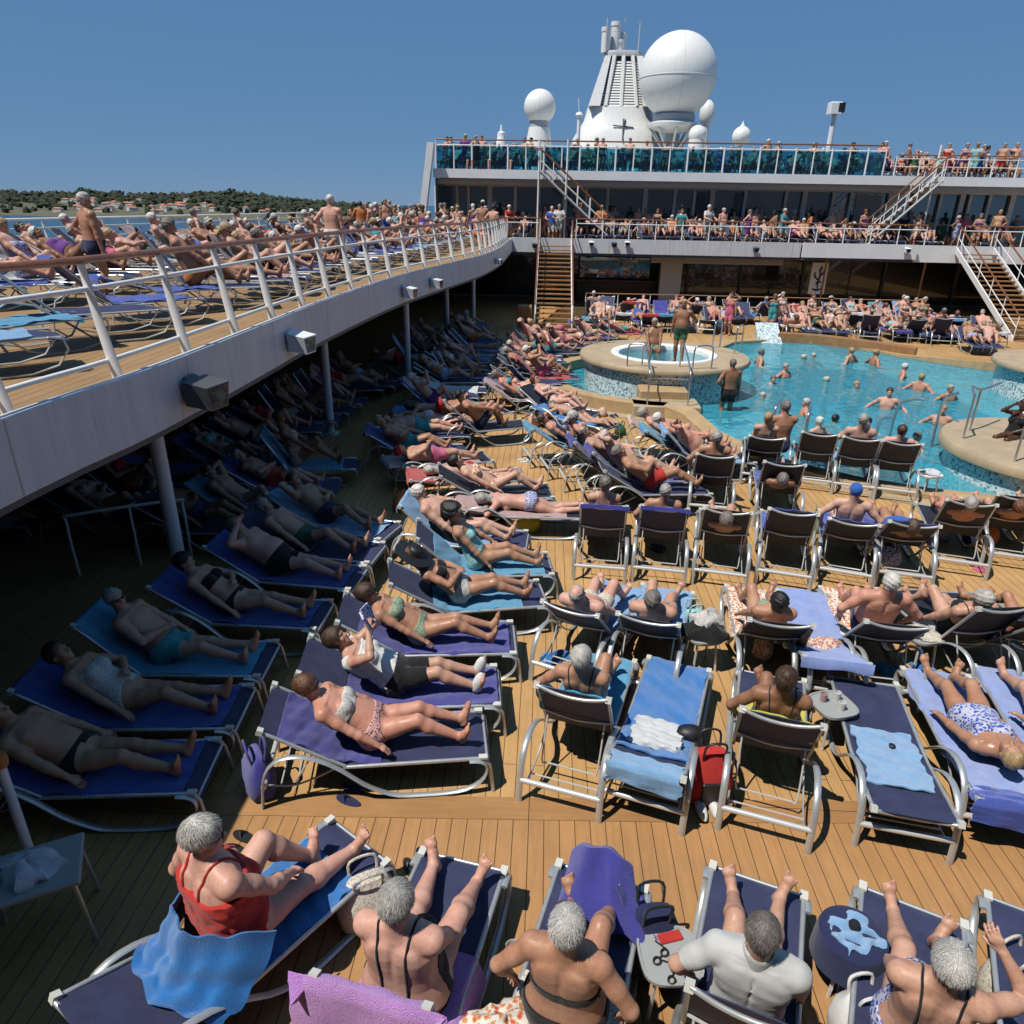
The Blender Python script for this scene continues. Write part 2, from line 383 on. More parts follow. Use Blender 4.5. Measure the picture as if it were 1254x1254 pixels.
# --- pool basin outline (mirrored about the ship's centre line x = 9.9)
CX0 = 9.5
JL = (3.45, 21.0); JR = (2 * CX0 - 3.45, 21.0)
half = [(9.5, 12.38), (8.9, 12.4), (7.3, 12.75), (6.2, 13.25), (5.2, 14.0), (4.55, 15.0), (4.1, 16.2), (3.75, 17.35)]
ringL = [(p.x, p.y) for p in circ(JL[0], JL[1], 3.15, 272, 95, 26)]
half += ringL[1:]
half += [(4.3, 24.6), (6.2, 26.6), (7.4, 28.5), (9.0, 29.2), (9.5, 29.3)]
right = [(2 * CX0 - x, y) for x, y in half[1:-1]][::-1]
POOL = half + right                                  # water outline
def offset_loop(loop, d):
    out = []; n = len(loop)
    for i in range(n):
        a = Vector(loop[i - 1]).to_2d(); b = Vector(loop[i]).to_2d(); c_ = Vector(loop[(i + 1) % n]).to_2d()
        t = ((b - a).normalized() + (c_ - b).normalized()).normalized()
        out.append((b.x - t.y * d, b.y + t.x * d))
    return out
area = sum(POOL[i - 1][0] * POOL[i][1] - POOL[i][0] * POOL[i - 1][1] for i in range(len(POOL)))
OUTW = 1 if area < 0 else -1                         # sign so that +d grows the loop
COPE = offset_loop(POOL, OUTW * .42)
DEEP = [(6.0, 15.45), (13.0, 15.45), (12.3, 22.5), (11.8, 26.0), (7.4, 26.0), (6.75, 22.5)]
structure(fill('pool_deck', [(-14.5, -9), (36, -9), (36, 45), (-14.5, 45)], [POOL], 0., 'deck_teak'))
mg = [(-14.5, 4.15), (-6, 4.25), (-2.4, 4.42), (-.6, 4.5), (1.2, 4.58), (4.4, 4.72), (9, 4.6), (36, 4.4)]
mgc = curve([(x, y, 0) for x, y in mg], 8)
structure(fill('deck_planks', [(-14.5, -9), (36, -9)] + [(p.x, p.y) for p in mgc[::-1]], [], .004, 'deck_near'))
b = MB(); n = len(mgc)
b.add([(p.x, p.y, .008) for p in mgc] + [(p.x, p.y + .25, .008) for p in mgc], [(i, i + 1, n + i + 1, n + i) for i in range(n - 1)])
structure(b.build('deck_margin_board', 'deck_margin'))
# shelf and deep basin
structure(fill('pool_shelf', offset_loop(POOL, OUTW * .02), [DEEP], -.42, 'pool_tile_shelf'))
b = MB(); n = len(DEEP)
b.add([(x, y, -.42) for x, y in DEEP] + [(x, y, -1.7) for x, y in DEEP], [(i, (i + 1) % n, n + (i + 1) % n, n + i) for i in range(n)] + [tuple(range(n, 2 * n))])
n2 = len(POOL)
structure(b.build('pool_basin', 'pool_tile_deep'))
b = MB(); b.add([(x, y, .02) for x, y in POOL] + [(x, y, -.42) for x, y in POOL], [(i, (i + 1) % n2, n2 + (i + 1) % n2, n2 + i) for i in range(n2)])
structure(b.build('pool_wall', 'pool_tile_shelf'))
# raised dark tile kerb round the deep part
b = MB(); dk = offset_loop(DEEP, .16)
if abs(sum(dk[i - 1][0] * dk[i][1] - dk[i][0] * dk[i - 1][1] for i in range(n))) < abs(sum(DEEP[i - 1][0] * DEEP[i][1] - DEEP[i][0] * DEEP[i - 1][1] for i in range(n))): dk = offset_loop(DEEP, -.16)
b.add([(x, y, -.40) for x, y in DEEP] + [(x, y, -.40) for x, y in dk], [(i, (i + 1) % n, n + (i + 1) % n, n + i) for i in range(n)])
structure(b.build('pool_ledge', 'pool_tile_deep'))
WZ = .0
structure(fill('pool_water', POOL, [], WZ, 'pool_water'))
# coping: low ring of stone, higher round the two side tubs
def ring_solid(name, inner, outer, z0, z1, m, lip=0.):
    b = MB(); n = len(inner)
    zt = z1 if callable(z1) else (lambda x, y: z1)
    vs = [(x, y, z0) for x, y in inner] + [(x, y, zt(x, y)) for x, y in inner] + [(x, y, zt(x, y)) for x, y in outer] + [(x, y, z0) for x, y in outer]
    fs = []
    for i in range(n):
        j = (i + 1) % n
        for k in range(4): k2 = (k + 1) % 4; fs.append((k * n + i, k * n + j, k2 * n + j, k2 * n + i))
    b.add(vs, fs); return b.build(name, m)
def cope_h(x, y):
    d = min(math.hypot(x - JL[0], y - JL[1]), math.hypot(x - JR[0], y - JR[1]))
    return .10 + .20 * max(0, min(1, (4.3 - d) / .7))
structure(ring_solid('pool_coping', POOL, COPE, -.02, cope_h, 'coping'))
b = MB()
inn = offset_loop(COPE, OUTW * .005); out2 = offset_loop(COPE, OUTW * .40); n = len(inn)
b.add([(x, y, .009) for x, y in inn] + [(x, y, .009) for x, y in out2], [(i, (i + 1) % n, n + (i + 1) % n, n + i) for i in range(n)])
structure(b.build('coping_step', 'coping_top'))
# --- whirlpool drums
def whirlpool(cx, cy, r, zr, label, inside=True):
    zr = zr + (.1 if inside else 0)
    t = empty('whirlpool', (cx, cy, 0), 0, label, 'whirlpool', 'raised whirlpool tubs round the pool')
    b = MB(); b.lathe([(r - .16, -.42), (r - .16, zr - .13)], 64, cap=False); b.build('tiled_wall', 'mosaic', t)
    b = MB()
    if inside:
        b.lathe([(r - .16, zr - .14), (r, zr - .13), (r + .02, zr - .06), (r - .02, zr), (r - .9, zr + .01), (r - .92, zr - .05)], 64, cap=False); b.build('rim', 'coping_top', t)
        b = MB(); b.lathe([(r - .91, zr + .04), (r - 1.0, zr + .06), (r - 1.12, zr + .0), (r - 1.16, zr - .4), (.01, zr - .42)], 56, cap=False); b.lathe([(r - .88, zr - .03), (r - .91, zr + .04)], 56, cap=False); b.build('tub', 'wave_white', t)
        b = MB(); b.add([(p.x, p.y, zr - .10) for p in circ(0, 0, r - 1.12, n=48)], [tuple(range(48))]); b.build('tub_water', 'jacuzzi_water', t)
        b = MB(); b.lathe([(r - 1.17, zr - .15), (r - 1.2, zr - .5), (.01, zr - .55)], 40, cap=False); b.build('tub_floor', 'jacuzzi_shell', t)
    else:
        b.lathe([(r - .16, zr - .21), (r, zr - .19), (r + .02, zr - .08), (r - .03, zr), (.01, zr + .02)], 64, cap=False); b.build('rim', 'coping_top', t)
    return t
wl = whirlpool(JL[0], JL[1], 2.42, .84, 'round tiled whirlpool tub at the left end of the pool with turquoise water')
wr = whirlpool(JR[0], JR[1], 2.42, .84, 'round tiled whirlpool cut by the right edge of the picture, by the stairs')
wn = whirlpool(10.35, 13.9, 2.2, .62, 'near round tiled drum with a tan lid and steel rails at the right edge', inside=False)
def steel_rail(name, label, pts_list, r=.022, m='steel', cat='handrail', group=None):
    t = empty(name, (0, 0, 0), 0, label, cat, group)
    for p in pts_list: MB().tube(p, r, 8).build('tube', m, t)
    return t
def hoop(x, y, z0, h, dx, dy, k=5):
    """a grab rail hoop of two legs"""
    a = Vector((x, y, z0)); c_ = Vector((x + dx, y + dy, z0))
    return curve([a, a + Vector((0, 0, h * .8)), a.lerp(c_, .18) + Vector((0, 0, h)), a.lerp(c_, .82) + Vector((0, 0, h)), c_ + Vector((0, 0, h * .8)), c_], k)
# steps from the deck up to the left whirlpool
t = empty('pool_steps', (3.1, 17.9, 0), 0, 'tan steps with steel handrails up to the left whirlpool', 'steps')
b = MB(); b.bbox((0, 0, .15), (1.7, .9, .30), .03); b.build('lower_step', 'coping_top', t)
b = MB(); b.bbox((.0, .60, .26), (1.25, .7, .52), .03); b.build('upper_step', 'coping', t)
for dx in (-.5, .5):
    MB().tube(curve([(dx, -.35, .25), (dx, -.35, 1.0), (dx, -.1, 1.22), (dx, .6, 1.5), (dx, 1.15, 1.55), (dx, 1.25, .75)], 5), .022, 8).build('handrail', 'steel', t)
MB().tube(curve([(-.5, -.1, .9), (0, -.1, .92), (.5, -.1, .9)], 4), .014, 6).build('crossbar', 'steel', t)
def bench(cx, cy, r, a0, a1, z0, name, label): pass
# rails on the drums and at the water's edge
steel_rail('handrail', 'steel loop handrails on the back rim of the left whirlpool', [hoop(5.1, 22.2, .92, .8, .3, .35), hoop(5.55, 21.3, .92, .8, .28, .4), hoop(1.6, 22.3, .92, .75, .35, .3)])
steel_rail('handrail', 'dark steel grab rails on the near rim of the left whirlpool', [hoop(2.2, 19.05, .92, .62, .55, -.2), hoop(3.9, 18.9, .92, .62, .5, .1)])
steel_rail('handrail', 'steel rail posts round the near drum at the right edge', [
    [(8.75, 12.9, .6), (8.75, 12.9, 1.62)], [(9.15, 12.45, .6), (9.15, 12.45, 1.55)], curve([(8.75, 12.9, 1.6), (8.9, 12.7, 1.68), (9.15, 12.45, 1.55), (9.6, 12.1, 1.5), (10.4, 12.0, 1.5)], 5), [(10.4, 12.0, .6), (10.4, 12.0, 1.5)],
    [(9.0, 14.9, .6), (9.0, 14.9, 1.5)], curve([(8.75, 12.9, 1.2), (9.15, 12.45, 1.15), (9.7, 12.1, 1.1), (10.4, 12.0, 1.1)], 5), [(8.55, 14.3, .6), (8.55, 14.3, 1.55)], curve([(8.55, 14.3, 1.5), (8.7, 14.7, 1.6), (9.0, 14.9, 1.5), (9.8, 15.6, 1.5)], 4)])
steel_rail('handrail', 'tall curved steel grab rails standing in the water by the near drum', [curve([(7.75, 15.6, -.4), (7.75, 15.6, .85), (7.9, 15.3, 1.15), (8.05, 15.1, 1.2)], 5), curve([(7.45, 15.6, -.4), (7.45, 15.6, .55), (7.6, 15.3, .75)], 5), curve([(8.75, 15.7, -.4), (8.75, 15.7, 1.0), (8.85, 15.4, 1.3)], 5)], .03)
steel_rail('handrail', 'pair of steel ladder rails at the left water edge', [hoop(5.0, 15.2, 0, .95, .35, .75), hoop(5.55, 14.75, 0, .95, .3, .75)], .026)
# tiled water slide and timber seat at the far edge
b = MB(); b.add([(8.45, 29.0, .0), (9.35, 28.9, .0), (9.45, 30.2, .62), (8.55, 30.2, .62), (8.45, 29.0, -.4), (9.35, 28.9, -.4), (9.45, 30.2, -.0), (8.55, 30.2, -.0)], [(0, 1, 2, 3), (4, 7, 6, 5), (0, 4, 5, 1), (1, 5, 6, 2), (2, 6, 7, 3), (3, 7, 4, 0)])
tag(b.build('water_cascade', 'mosaic'), 'sloping mosaic tiled cascade at the far pool edge', 'cascade')
b = MB(); pts = curve([(9.55, 29.75, 0), (11.0, 29.3, 0), (12.4, 28.2, 0), (13.6, 26.9, 0)], 6); pin = [p + Vector((-.28, -.42, 0)) for p in pts]
b.prism([(p.x, p.y) for p in pts] + [(p.x, p.y) for p in pin[::-1]], .0, .34); tag(b.build('timber_bench', 'stair_wood'), 'curved brown timber ledge along the far right pool edge', 'bench')
# --- upper deck
EDGE = [(p.x, p.y) for p in curve([(-4.2, -5, 0), (-4.05, 4, 0), (-3.85, 6.5, 0), (-3.8, 9, 0), (-3.76, 12, 0), (-3.45, 16.5, 0), (-2.85, 20.5, 0), (-2.25, 24.5, 0), (-1.98, 29, 0), (-1.95, 33, 0), (-1.95, 38, 0)], 5)]
UZ = 3.2; FY = 38.
slab = EDGE + [(40, FY), (40, 60), (-13.4, 60), (-13.4, -5)]
structure(fill('upper_deck', slab, [], UZ, 'deck_upper'))
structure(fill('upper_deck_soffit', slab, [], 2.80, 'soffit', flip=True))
b = MB(); n = len(EDGE)
def fascia(name, pts, z0, z1, m, th=.12):
    n = len(pts); b = MB(); q = []
    for i in range(n):
        a = Vector(pts[max(i - 1, 0)]).to_2d(); c_ = Vector(pts[min(i + 1, n - 1)]).to_2d(); d = (c_ - a).normalized()
        q.append((pts[i][0] + d.y * th, pts[i][1] - d.x * th))
    vs = [(x, y, z0) for x, y in pts] + [(x, y, z1) for x, y in pts] + [(x, y, z1) for x, y in q] + [(x, y, z0) for x, y in q]
    fs = []
    for i in range(n - 1):
        for k in range(4): k2 = (k + 1) % 4; fs.append((k * n + i, k * n + i + 1, k2 * n + i + 1, k2 * n + i))
    fs += [(0, n, 2 * n, 3 * n), (n - 1, 4 * n - 1, 3 * n - 1, 2 * n - 1)]
    b.add(vs, fs, 0, False); o = b.build(name, m, auto=25); return o
structure(fascia('deck_fascia', EDGE, 2.72, 3.32, 'fascia_paint'))
structure(fascia('fascia_edge', EDGE, 2.655, 2.718, 'fascia_trim', .10))
farE = [(-1.95, FY), (12.4, FY - .05), (12.45, FY - .35), (18.0, FY - .35), (18.05, FY), (40, FY)]
structure(fascia('deck_fascia', [(-1.82, FY), (12.4, FY)], 2.72, 3.40, 'fascia_far'))
structure(fascia('deck_fascia', [(12.42, FY - .25), (17.9, FY - .25)], 2.75, 3.42, 'white_paint'))
structure(fascia('deck_fascia', [(17.92, FY), (40, FY)], 2.62, 3.40, 'white_paint'))
structure(fascia('fascia_edge', [(-1.82, FY + .03), (40, FY + .03)], 2.60, 2.69, 'fascia_trim', .10))
# gallery the photographer stands on
structure(fill('rear_gallery', [(-3.8, -8), (40, -8), (40, -.15), (-3.8, -.15)], [], 3.2, 'deck_upper'))
structure(fill('rear_gallery_soffit', [(-3.8, -8), (40, -8), (40, -.15), (-3.8, -.15)], [], 2.9, 'soffit', flip=True))
# unseen blocks added to shut out sky light: behind the camera and along starboard
b = MB(); b.box((10, -9., 9.), (46, 7., 11.6)); structure(b.build('rear_sky_block', 'grey_panel'))
b = MB(); b.box((27.5, 12., 3.0), (6., 50., .44)); structure(b.build('starboard_sky_block', 'fascia_paint'))
b = MB(); b.box((30.6, 12., 1.4), (.2, 50., 2.7)); structure(b.build('starboard_side_block', 'dark_interior'))
# walls under the decks
def wall(name, x0, y0, x1, y1, z0, z1, m, label, cat='wall', th=.15):
    d = Vector((x1 - x0, y1 - y0, 0)); b = MB()
    b.box(((x0 + x1) / 2, (y0 + y1) / 2, (z0 + z1) / 2), (d.length, th, z1 - z0), 0, math.atan2(d.y, d.x))
    return tag(b.build(name, m), label, cat)
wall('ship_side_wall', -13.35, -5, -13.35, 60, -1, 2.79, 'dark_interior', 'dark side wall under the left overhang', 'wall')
wall('sky_block_wall', -13.3, -5.2, 40, -5.2, 0, 2.88, 'dark_interior', 'unseen dark wall added behind the camera to block sky light', 'wall')  # added out of view to keep sky light from under the decks
# far wall below deck: dark glass in bays
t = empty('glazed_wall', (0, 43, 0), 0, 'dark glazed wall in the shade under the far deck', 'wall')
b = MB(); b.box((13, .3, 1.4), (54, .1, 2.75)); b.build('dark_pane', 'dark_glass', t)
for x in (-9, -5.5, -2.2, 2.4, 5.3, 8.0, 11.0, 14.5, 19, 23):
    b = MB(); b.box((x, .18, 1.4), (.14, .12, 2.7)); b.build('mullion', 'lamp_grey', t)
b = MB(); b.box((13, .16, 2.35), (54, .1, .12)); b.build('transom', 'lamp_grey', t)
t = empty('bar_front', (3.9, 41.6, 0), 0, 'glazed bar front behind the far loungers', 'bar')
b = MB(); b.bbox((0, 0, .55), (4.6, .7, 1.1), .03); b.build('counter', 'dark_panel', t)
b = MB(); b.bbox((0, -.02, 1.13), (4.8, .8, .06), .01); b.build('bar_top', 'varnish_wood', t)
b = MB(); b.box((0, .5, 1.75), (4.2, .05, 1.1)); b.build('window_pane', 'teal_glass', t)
p = PY(820, 345, 40.); wall('pillar', p.x - .55, 40., p.x + .55, 40., 0, 2.79, 'grey_panel', 'broad pale grey pillar under the far deck, left of the white poster', 'pillar', .5)
b = MB(); b.prism([(5.2, FY + .35), (11.8, FY + .35), (11.2, FY + 1.4), (5.6, FY + 1.4)], 2.3, 2.78); tag(b.build('ceiling_header', 'beige_panel'), 'beige ceiling header under the far deck edge', 'header')
for k, (px, lb) in enumerate([(1007, 'brown wooden pole beside the white poster under the far deck'), (1127, 'brown wooden pole under the far deck between poster and right stairs')]):
    p = PY(px, 350, 38.7); b = MB(); b.lathe([(.10, 0), (.10, .1), (.055, .14), (.05, 2.5), (.075, 2.56), (.05, 2.78)], 12, (p.x, p.y, 0)); tag(b.build('wooden_pole', 'stair_wood'), lb, 'pole')
# poster with dark brush strokes
p = PY(1002, 341, 39.2); t = empty('poster', (p.x, p.y, p.z), 0, 'white poster board with a dark branching figure under the far deck', 'poster')
b = MB(); b.bbox((0, 0, 0), (.82, .06, 1.55), .01); b.build('board', 'white_paint', t)
b = MB()
for pts in ([(.03, 0, -.55), (.0, 0, -.2), (.05, 0, .15), (.0, 0, .5)], [(.02, 0, .1), (.2, 0, .28), (.22, 0, .45)], [(.0, 0, -.1), (-.2, 0, .1), (-.22, 0, .3)], [(-.25, 0, -.5), (0, 0, -.58), (.26, 0, -.48)], [(-.1, 0, -.3), (.02, 0, -.15), (.18, 0, -.2)], [(-.05, 0, .35), (.08, 0, .5), (.02, 0, .6)]):
    b.tube([(x, -.045, z) for x, _, z in [tuple(q) for q in curve(pts, 4)]], [.02 + .028 * math.sin(i / (4 * (len(pts) - 1)) * 3.1) for i in range(4 * (len(pts) - 1) + 1)], 6, flat=.3, ref=Vector((0, 1, 0)))
b.build('brush_strokes', 'dark_panel', t)
# columns under the left overhang
for k, (x, y) in enumerate([(-4.62, 7.95), (-4.78, 15.3), (-3.85, 19.9), (-3.6, 26.3), (-3.1, 31.0)]):
    b = MB(); b.lathe([(.19, 0), (.19, .02), (.095, .03), (.088, .1), (.088, 2.6), (.12, 2.72), (.12, 2.80)], 20, (x, y, 0))
    tag(b.build('column', 'white_paint'), ['thick white round column nearest the camera holding up the left deck', 'second white round column from the camera under the left deck', 'third white column from the camera under the left deck', 'fourth white column from the camera under the left deck', 'farthest white column under the left deck, near the stairs'][k], 'column', 'white columns under the left deck')
# --- railings
def railing(pts, label, spacing=1.25, z=UZ, h=1.1, wood='varnish_wood', lean=.10, kerb=.12, group=None, rails=(.30, .62, .88), postr=.034, flat=.45, rr=.017, hr=.036, panel=None, n=8, side=-1):
    t = empty('railing', (0, 0, 0), 0, label, 'railing', group)
    pts = [Vector((p[0], p[1], 0)) for p in pts]
    L = [0.]
    for i in range(1, len(pts)): L.append(L[-1] + (pts[i] - pts[i - 1]).length)
    def at(s):
        for i in range(1, len(pts)):
            if s <= L[i] + 1e-6:
                f = (s - L[i - 1]) / max(1e-6, L[i] - L[i - 1]); return pts[i - 1].lerp(pts[i], f), (pts[i] - pts[i - 1]).normalized()
        return pts[-1], (pts[-1] - pts[-2]).normalized()
    k = max(1, round(L[-1] / spacing))
    for i in range(k + 1):
        p, d = at(L[-1] * i / k); o = Vector((d.y, -d.x, 0)) * side     # inward
        a = p - o * .06 + Vector((0, 0, z - kerb)); m_ = p + Vector((0, 0, z + h * .5)); e = p + o * lean + Vector((0, 0, z + h - .03))
        MB().tube([a, p - o * .03 + Vector((0, 0, z + .15)), m_ + o * lean * .35, e], [postr * 1.25, postr * 1.15, postr, postr * .8], 8, flat=flat, ref=d).build('post', 'rail_white', t)
    def line(frac, zz, r, m, name, flat=1.):
        q = []
        for i in range(len(pts)):
            d = (pts[min(i + 1, len(pts) - 1)] - pts[max(i - 1, 0)]).normalized(); o = Vector((d.y, -d.x, 0)) * side
            q.append(pts[i] + o * lean * frac + Vector((0, 0, z + zz)))
        MB().tube(q, r, n, flat=flat, ref=Vector((0, 0, 1))).build(name, m, t)
    for f in rails: line(f, h * f, rr, 'rail_white', 'rail')
    line(1., h, hr, wood, 'handrail', .75)
    return t
EV = [Vector((x, y, 0)) for x, y in EDGE if -1 < y]
EIN = []
for i, p in enumerate(EV):
    d = (EV[min(i + 1, len(EV) - 1)] - EV[max(i - 1, 0)]).normalized(); EIN.append((p.x - d.y * .18, p.y + d.x * .18))
railing([(-4.3, 0), ] + [q for q in EIN if q[1] > .6 and q[1] < 37.7], 'white railing with a varnished wooden handrail along the left deck edge', 1.27, rails=(.20, .78), flat=.5, postr=.05, hr=.045, rr=.024)
b = MB(); b.tube([(-4.09, 4.45, UZ + 1.1), (-4.06, 4.95, UZ + 1.1)], .062, 10, ref=Vector((0, 0, 1))); b.tube([(-4.09, 4.5, UZ + 1.05), (-4.07, 4.5, UZ + .8)], .05, 8)
tag(b.build('towel_roll', 'rail_white'), 'white wrapping tied round the near wooden handrail', 'wrapping')
railing([(-13.2, -5), (-13.2, 20), (-13.2, 44)], 'white railing along the far ship side with sea behind it', 1.35, rails=(.30, .55, .8), wood='rail_white')
railing([(1.35, FY + .2), (8, FY + .2), (18.4, FY + .2)], 'white railing with a wooden handrail above the far deck edge between the stairs', 1.35, rails=(.12, .8), lean=.0, flat=.8, postr=.032, rr=.022)
railing([(-2.1, FY + .2), (-.45, FY + .2)], 'short white railing in the far left corner of the upper deck', .85, rails=(.12, .8), lean=.0, flat=.8, postr=.032, rr=.022)
railing([(20.2, FY + .2), (30, FY + .2)], 'white railing on the far deck right of the right stairs', 1.35, rails=(.12, .8), lean=.0, flat=.8, postr=.032, rr=.022)
railing([(1.9, 36.2), (7, 36.3), (17.6, 36.2)], 'low wooden topped railing behind the far loungers under the deck', 1.5, z=0., h=.98, rails=(.5,), lean=.0, kerb=0, flat=1., postr=.026, hr=.03, rr=.012, wood='stair_wood')
# --- lamps on the deck edges
def floodlight(p, rz, m, label, k=1.):
    t = empty('floodlight', p, rz, label, 'floodlight', 'floodlights on the deck edge')
    b = MB(); b.add([(-.17 * k, -.02, -.13 * k), (.17 * k, -.02, -.13 * k), (.20 * k, -.02, .13 * k), (-.20 * k, -.02, .13 * k), (-.13 * k, -.30 * k, -.17 * k), (.13 * k, -.30 * k, -.17 * k), (.19 * k, -.30 * k, .08 * k), (-.19 * k, -.30 * k, .08 * k)],
                    [(3, 2, 1, 0), (4, 5, 6, 7), (0, 1, 5, 4), (1, 2, 6, 5), (2, 3, 7, 6), (3, 0, 4, 7)])
    b.build('housing', m, t)
    b = MB(); b.add([(-.11 * k, -.305 * k, -.15 * k), (.11 * k, -.305 * k, -.15 * k), (.165 * k, -.305 * k, .06 * k), (-.165 * k, -.305 * k, .06 * k)], [(0, 1, 2, 3)]); b.build('lens', 'dark_glass', t)
    b = MB(); b.bbox((0, .03, 0), (.22 * k, .1, .3 * k), .02); b.build('mount', m, t)
    return t
fl = [(228, 484, 'large dark grey floodlight on the left deck edge nearest the camera', 'lamp_grey', 1.), (350, 414, 'white floodlight on the left deck edge next to the dark one', 'white_paint', .95), (488, 360, 'third white floodlight along the left deck edge', 'white_paint', .85), (522, 347, 'fourth white floodlight along the left deck edge', 'white_paint', .8), (600, 325, 'small white lamp at the far curve of the left deck edge', 'white_paint', .7)]
for px, py, lb, m, k in fl:
    # on the fascia: march along the edge to the point that matches the pixel column
    best = min(EDGE, key=lambda e: abs(sx((e[0] + .12, e[1], 3.0)) - px) if e[1] > 2 else 1e9)
    i = EDGE.index(best); j = i + 1 if sx((EDGE[i][0] + .12, EDGE[i][1], 3.)) < px else i - 1
    a_, c_ = Vector(EDGE[i]).to_2d(), Vector(EDGE[j]).to_2d()
    sa, sb = sx((a_.x + .12, a_.y, 3.)), sx((c_.x + .12, c_.y, 3.)); q = a_.lerp(c_, (px - sa) / (sb - sa) if sb != sa else 0)
    floodlight((q.x + .17, q.y, 2.98), rad(78), m, lb, k)
for k, (px, py, lb) in enumerate([(655, 300, 'left of the left stairs'), (724, 298, 'first right of the left stairs'), (752, 299, 'second right of the left stairs'), (768, 298, 'third right of the left stairs'), (925, 305, 'in the middle of the far deck edge'), (1110, 306, 'just left of the right stairs')]):
    p = PY(px, py, FY - .16 if px < 1100 else FY - .4); floodlight((p.x, p.y - .03, p.z), 0, 'white_paint' if k % 2 else 'lamp_grey', 'small floodlight on the far deck edge, ' + lb, .75)
# --- stairs
def stairs(name, x0, x1, ytop, ybot, ztop, zbot, n, label, rail=True, treads='stair_wood', dirx=0., thin=False, rails_out=True):
    """flight running down towards -y (dirx shifts it sideways)"""
    t = empty(name, (0, 0, 0), 0, label, 'stairs')
    def at(f, x, dz=0): return Vector((x + dirx * f, ytop + (ybot - ytop) * f, ztop + (zbot - ztop) * f + dz))
    d = (ybot - ytop) / n
    for i in range(n):
        f = (i + .5) / n; b = MB(); b.box(at((i + 1) / (n + 0.0), (x0 + x1) / 2, .0), (x1 - x0 - .06, max(.27, abs(d) * .9), .045)); b.build('tread', treads, t)
    for x in (x0, x1):
        a = at(0, x, .05); c_ = at(1, x, .05); nrm = Vector((0, 0, 1))
        b = MB(); vs = []
        for p in (a, c_):
            for sx_ in (-.03, .03):
                for dz in (-.18, .10): vs.append(p + Vector((sx_, 0, dz)))
        b.add(vs, [(0, 1, 3, 2), (4, 6, 7, 5), (0, 4, 5, 1), (2, 3, 7, 6), (0, 2, 6, 4), (1, 5, 7, 3)]); b.build('stringer', 'white_paint', t)
        if rail:
            xo = x
            MB().tube([at(-.0, xo, 1.02), at(1, xo, 1.02)], .034, 8).build('handrail', 'varnish_wood', t)
            MB().tube([at(0, xo, .55), at(1, xo, .55)], .018, 6).build('midrail', 'rail_white', t)
            for f in (0, .2, .4, .6, .8, 1): MB().tube([at(f, xo, 0), at(f, xo, 1.0)], .022, 6).build('post', 'rail_white', t)
    return t
xs0 = PY(660, 292, FY - .3).x; xs1 = PY(700, 292, FY - .3).x
stairs('staircase', xs0, xs1, FY - .15, 31.2, 3.2, 0, 19, 'brown wooden stairs with white stringers from the left pool end to the upper deck')
xr0 = PY(1170, 302, FY).x; xr1 = PY(1216, 302, FY).x
stairs('staircase', xr0, xr1, FY - .15, 31.0, 3.2, 0, 19, 'open wooden stairs with white railings at the right edge', dirx=-.4)
# landing box left of the stair foot
b = MB(); b.bbox((xs0 - .45, 31.6, .45), (.62, .8, .9), .02); tag(b.build('storage_box', 'stair_wood'), 'brown wooden box at the foot of the left stairs', 'box')
# --- top deck at the far end
TY = 40.; TZ = 6.42
xl = PY(531, 215, TY).x; xrr = 40
structure(fill('top_deck', [(xl, TY), (xrr, TY), (xrr, 80), (xl, 80)], [], TZ, 'sand_grey'))
structure(fill('top_deck_soffit', [(xl, TY), (xrr, TY), (xrr, 80), (xl, 80)], [], 6.14, 'grey_panel', flip=True))
structure(fascia('top_deck_fascia', [(xl, TY), (xrr, TY)], 6.10, 6.52, 'white_paint'))
structure(fascia('top_deck_edge', [(xl, TY + .5), (xrr, TY + .5)], 5.84, 6.08, 'grey_panel', .1))
WY = 43.
t = empty('window_wall', (0, WY, 0), 0, 'long band of dark teal windows above the far upper deck', 'window wall')
b = MB(); b.box(((xl + xrr) / 2, .2, 4.7), (xrr - xl, .1, 2.9)); b.build('pane', 'teal_glass', t)
for i, px in enumerate([535, 560, 574, 600, 631, 660, 692, 718, 744, 790, 826, 850, 872, 912, 962, 985, 1020, 1042, 1090, 1120, 1152, 1178, 1188, 1212, 1240]):
    p = PY(px, 245, WY); b = MB(); b.box((p.x, .04, 4.5), (.15 if i % 3 else .26, .2, 2.6)); b.build('mullion', 'bright_white', t)
b = MB(); b.box(((xl + xrr) / 2, .08, 4.28), (xrr - xl, .08, .08)); b.build('transom', 'bright_white', t)
b = MB(); b.box(((xl + xrr) / 2, .05, 5.92), (xrr - xl, .3, .25)); b.build('head_beam', 'bright_white', t)
for i, (px, w_) in enumerate([(860, .9), (1065, 1.4), (905, .45)]):
    p = PY(px, 245, WY); b = MB(); b.box((p.x, .12, 4.55), (w_, .06, 2.3)); b.build('pale_pane', 'blue_glass' if i != 1 else 'grey_panel', t)
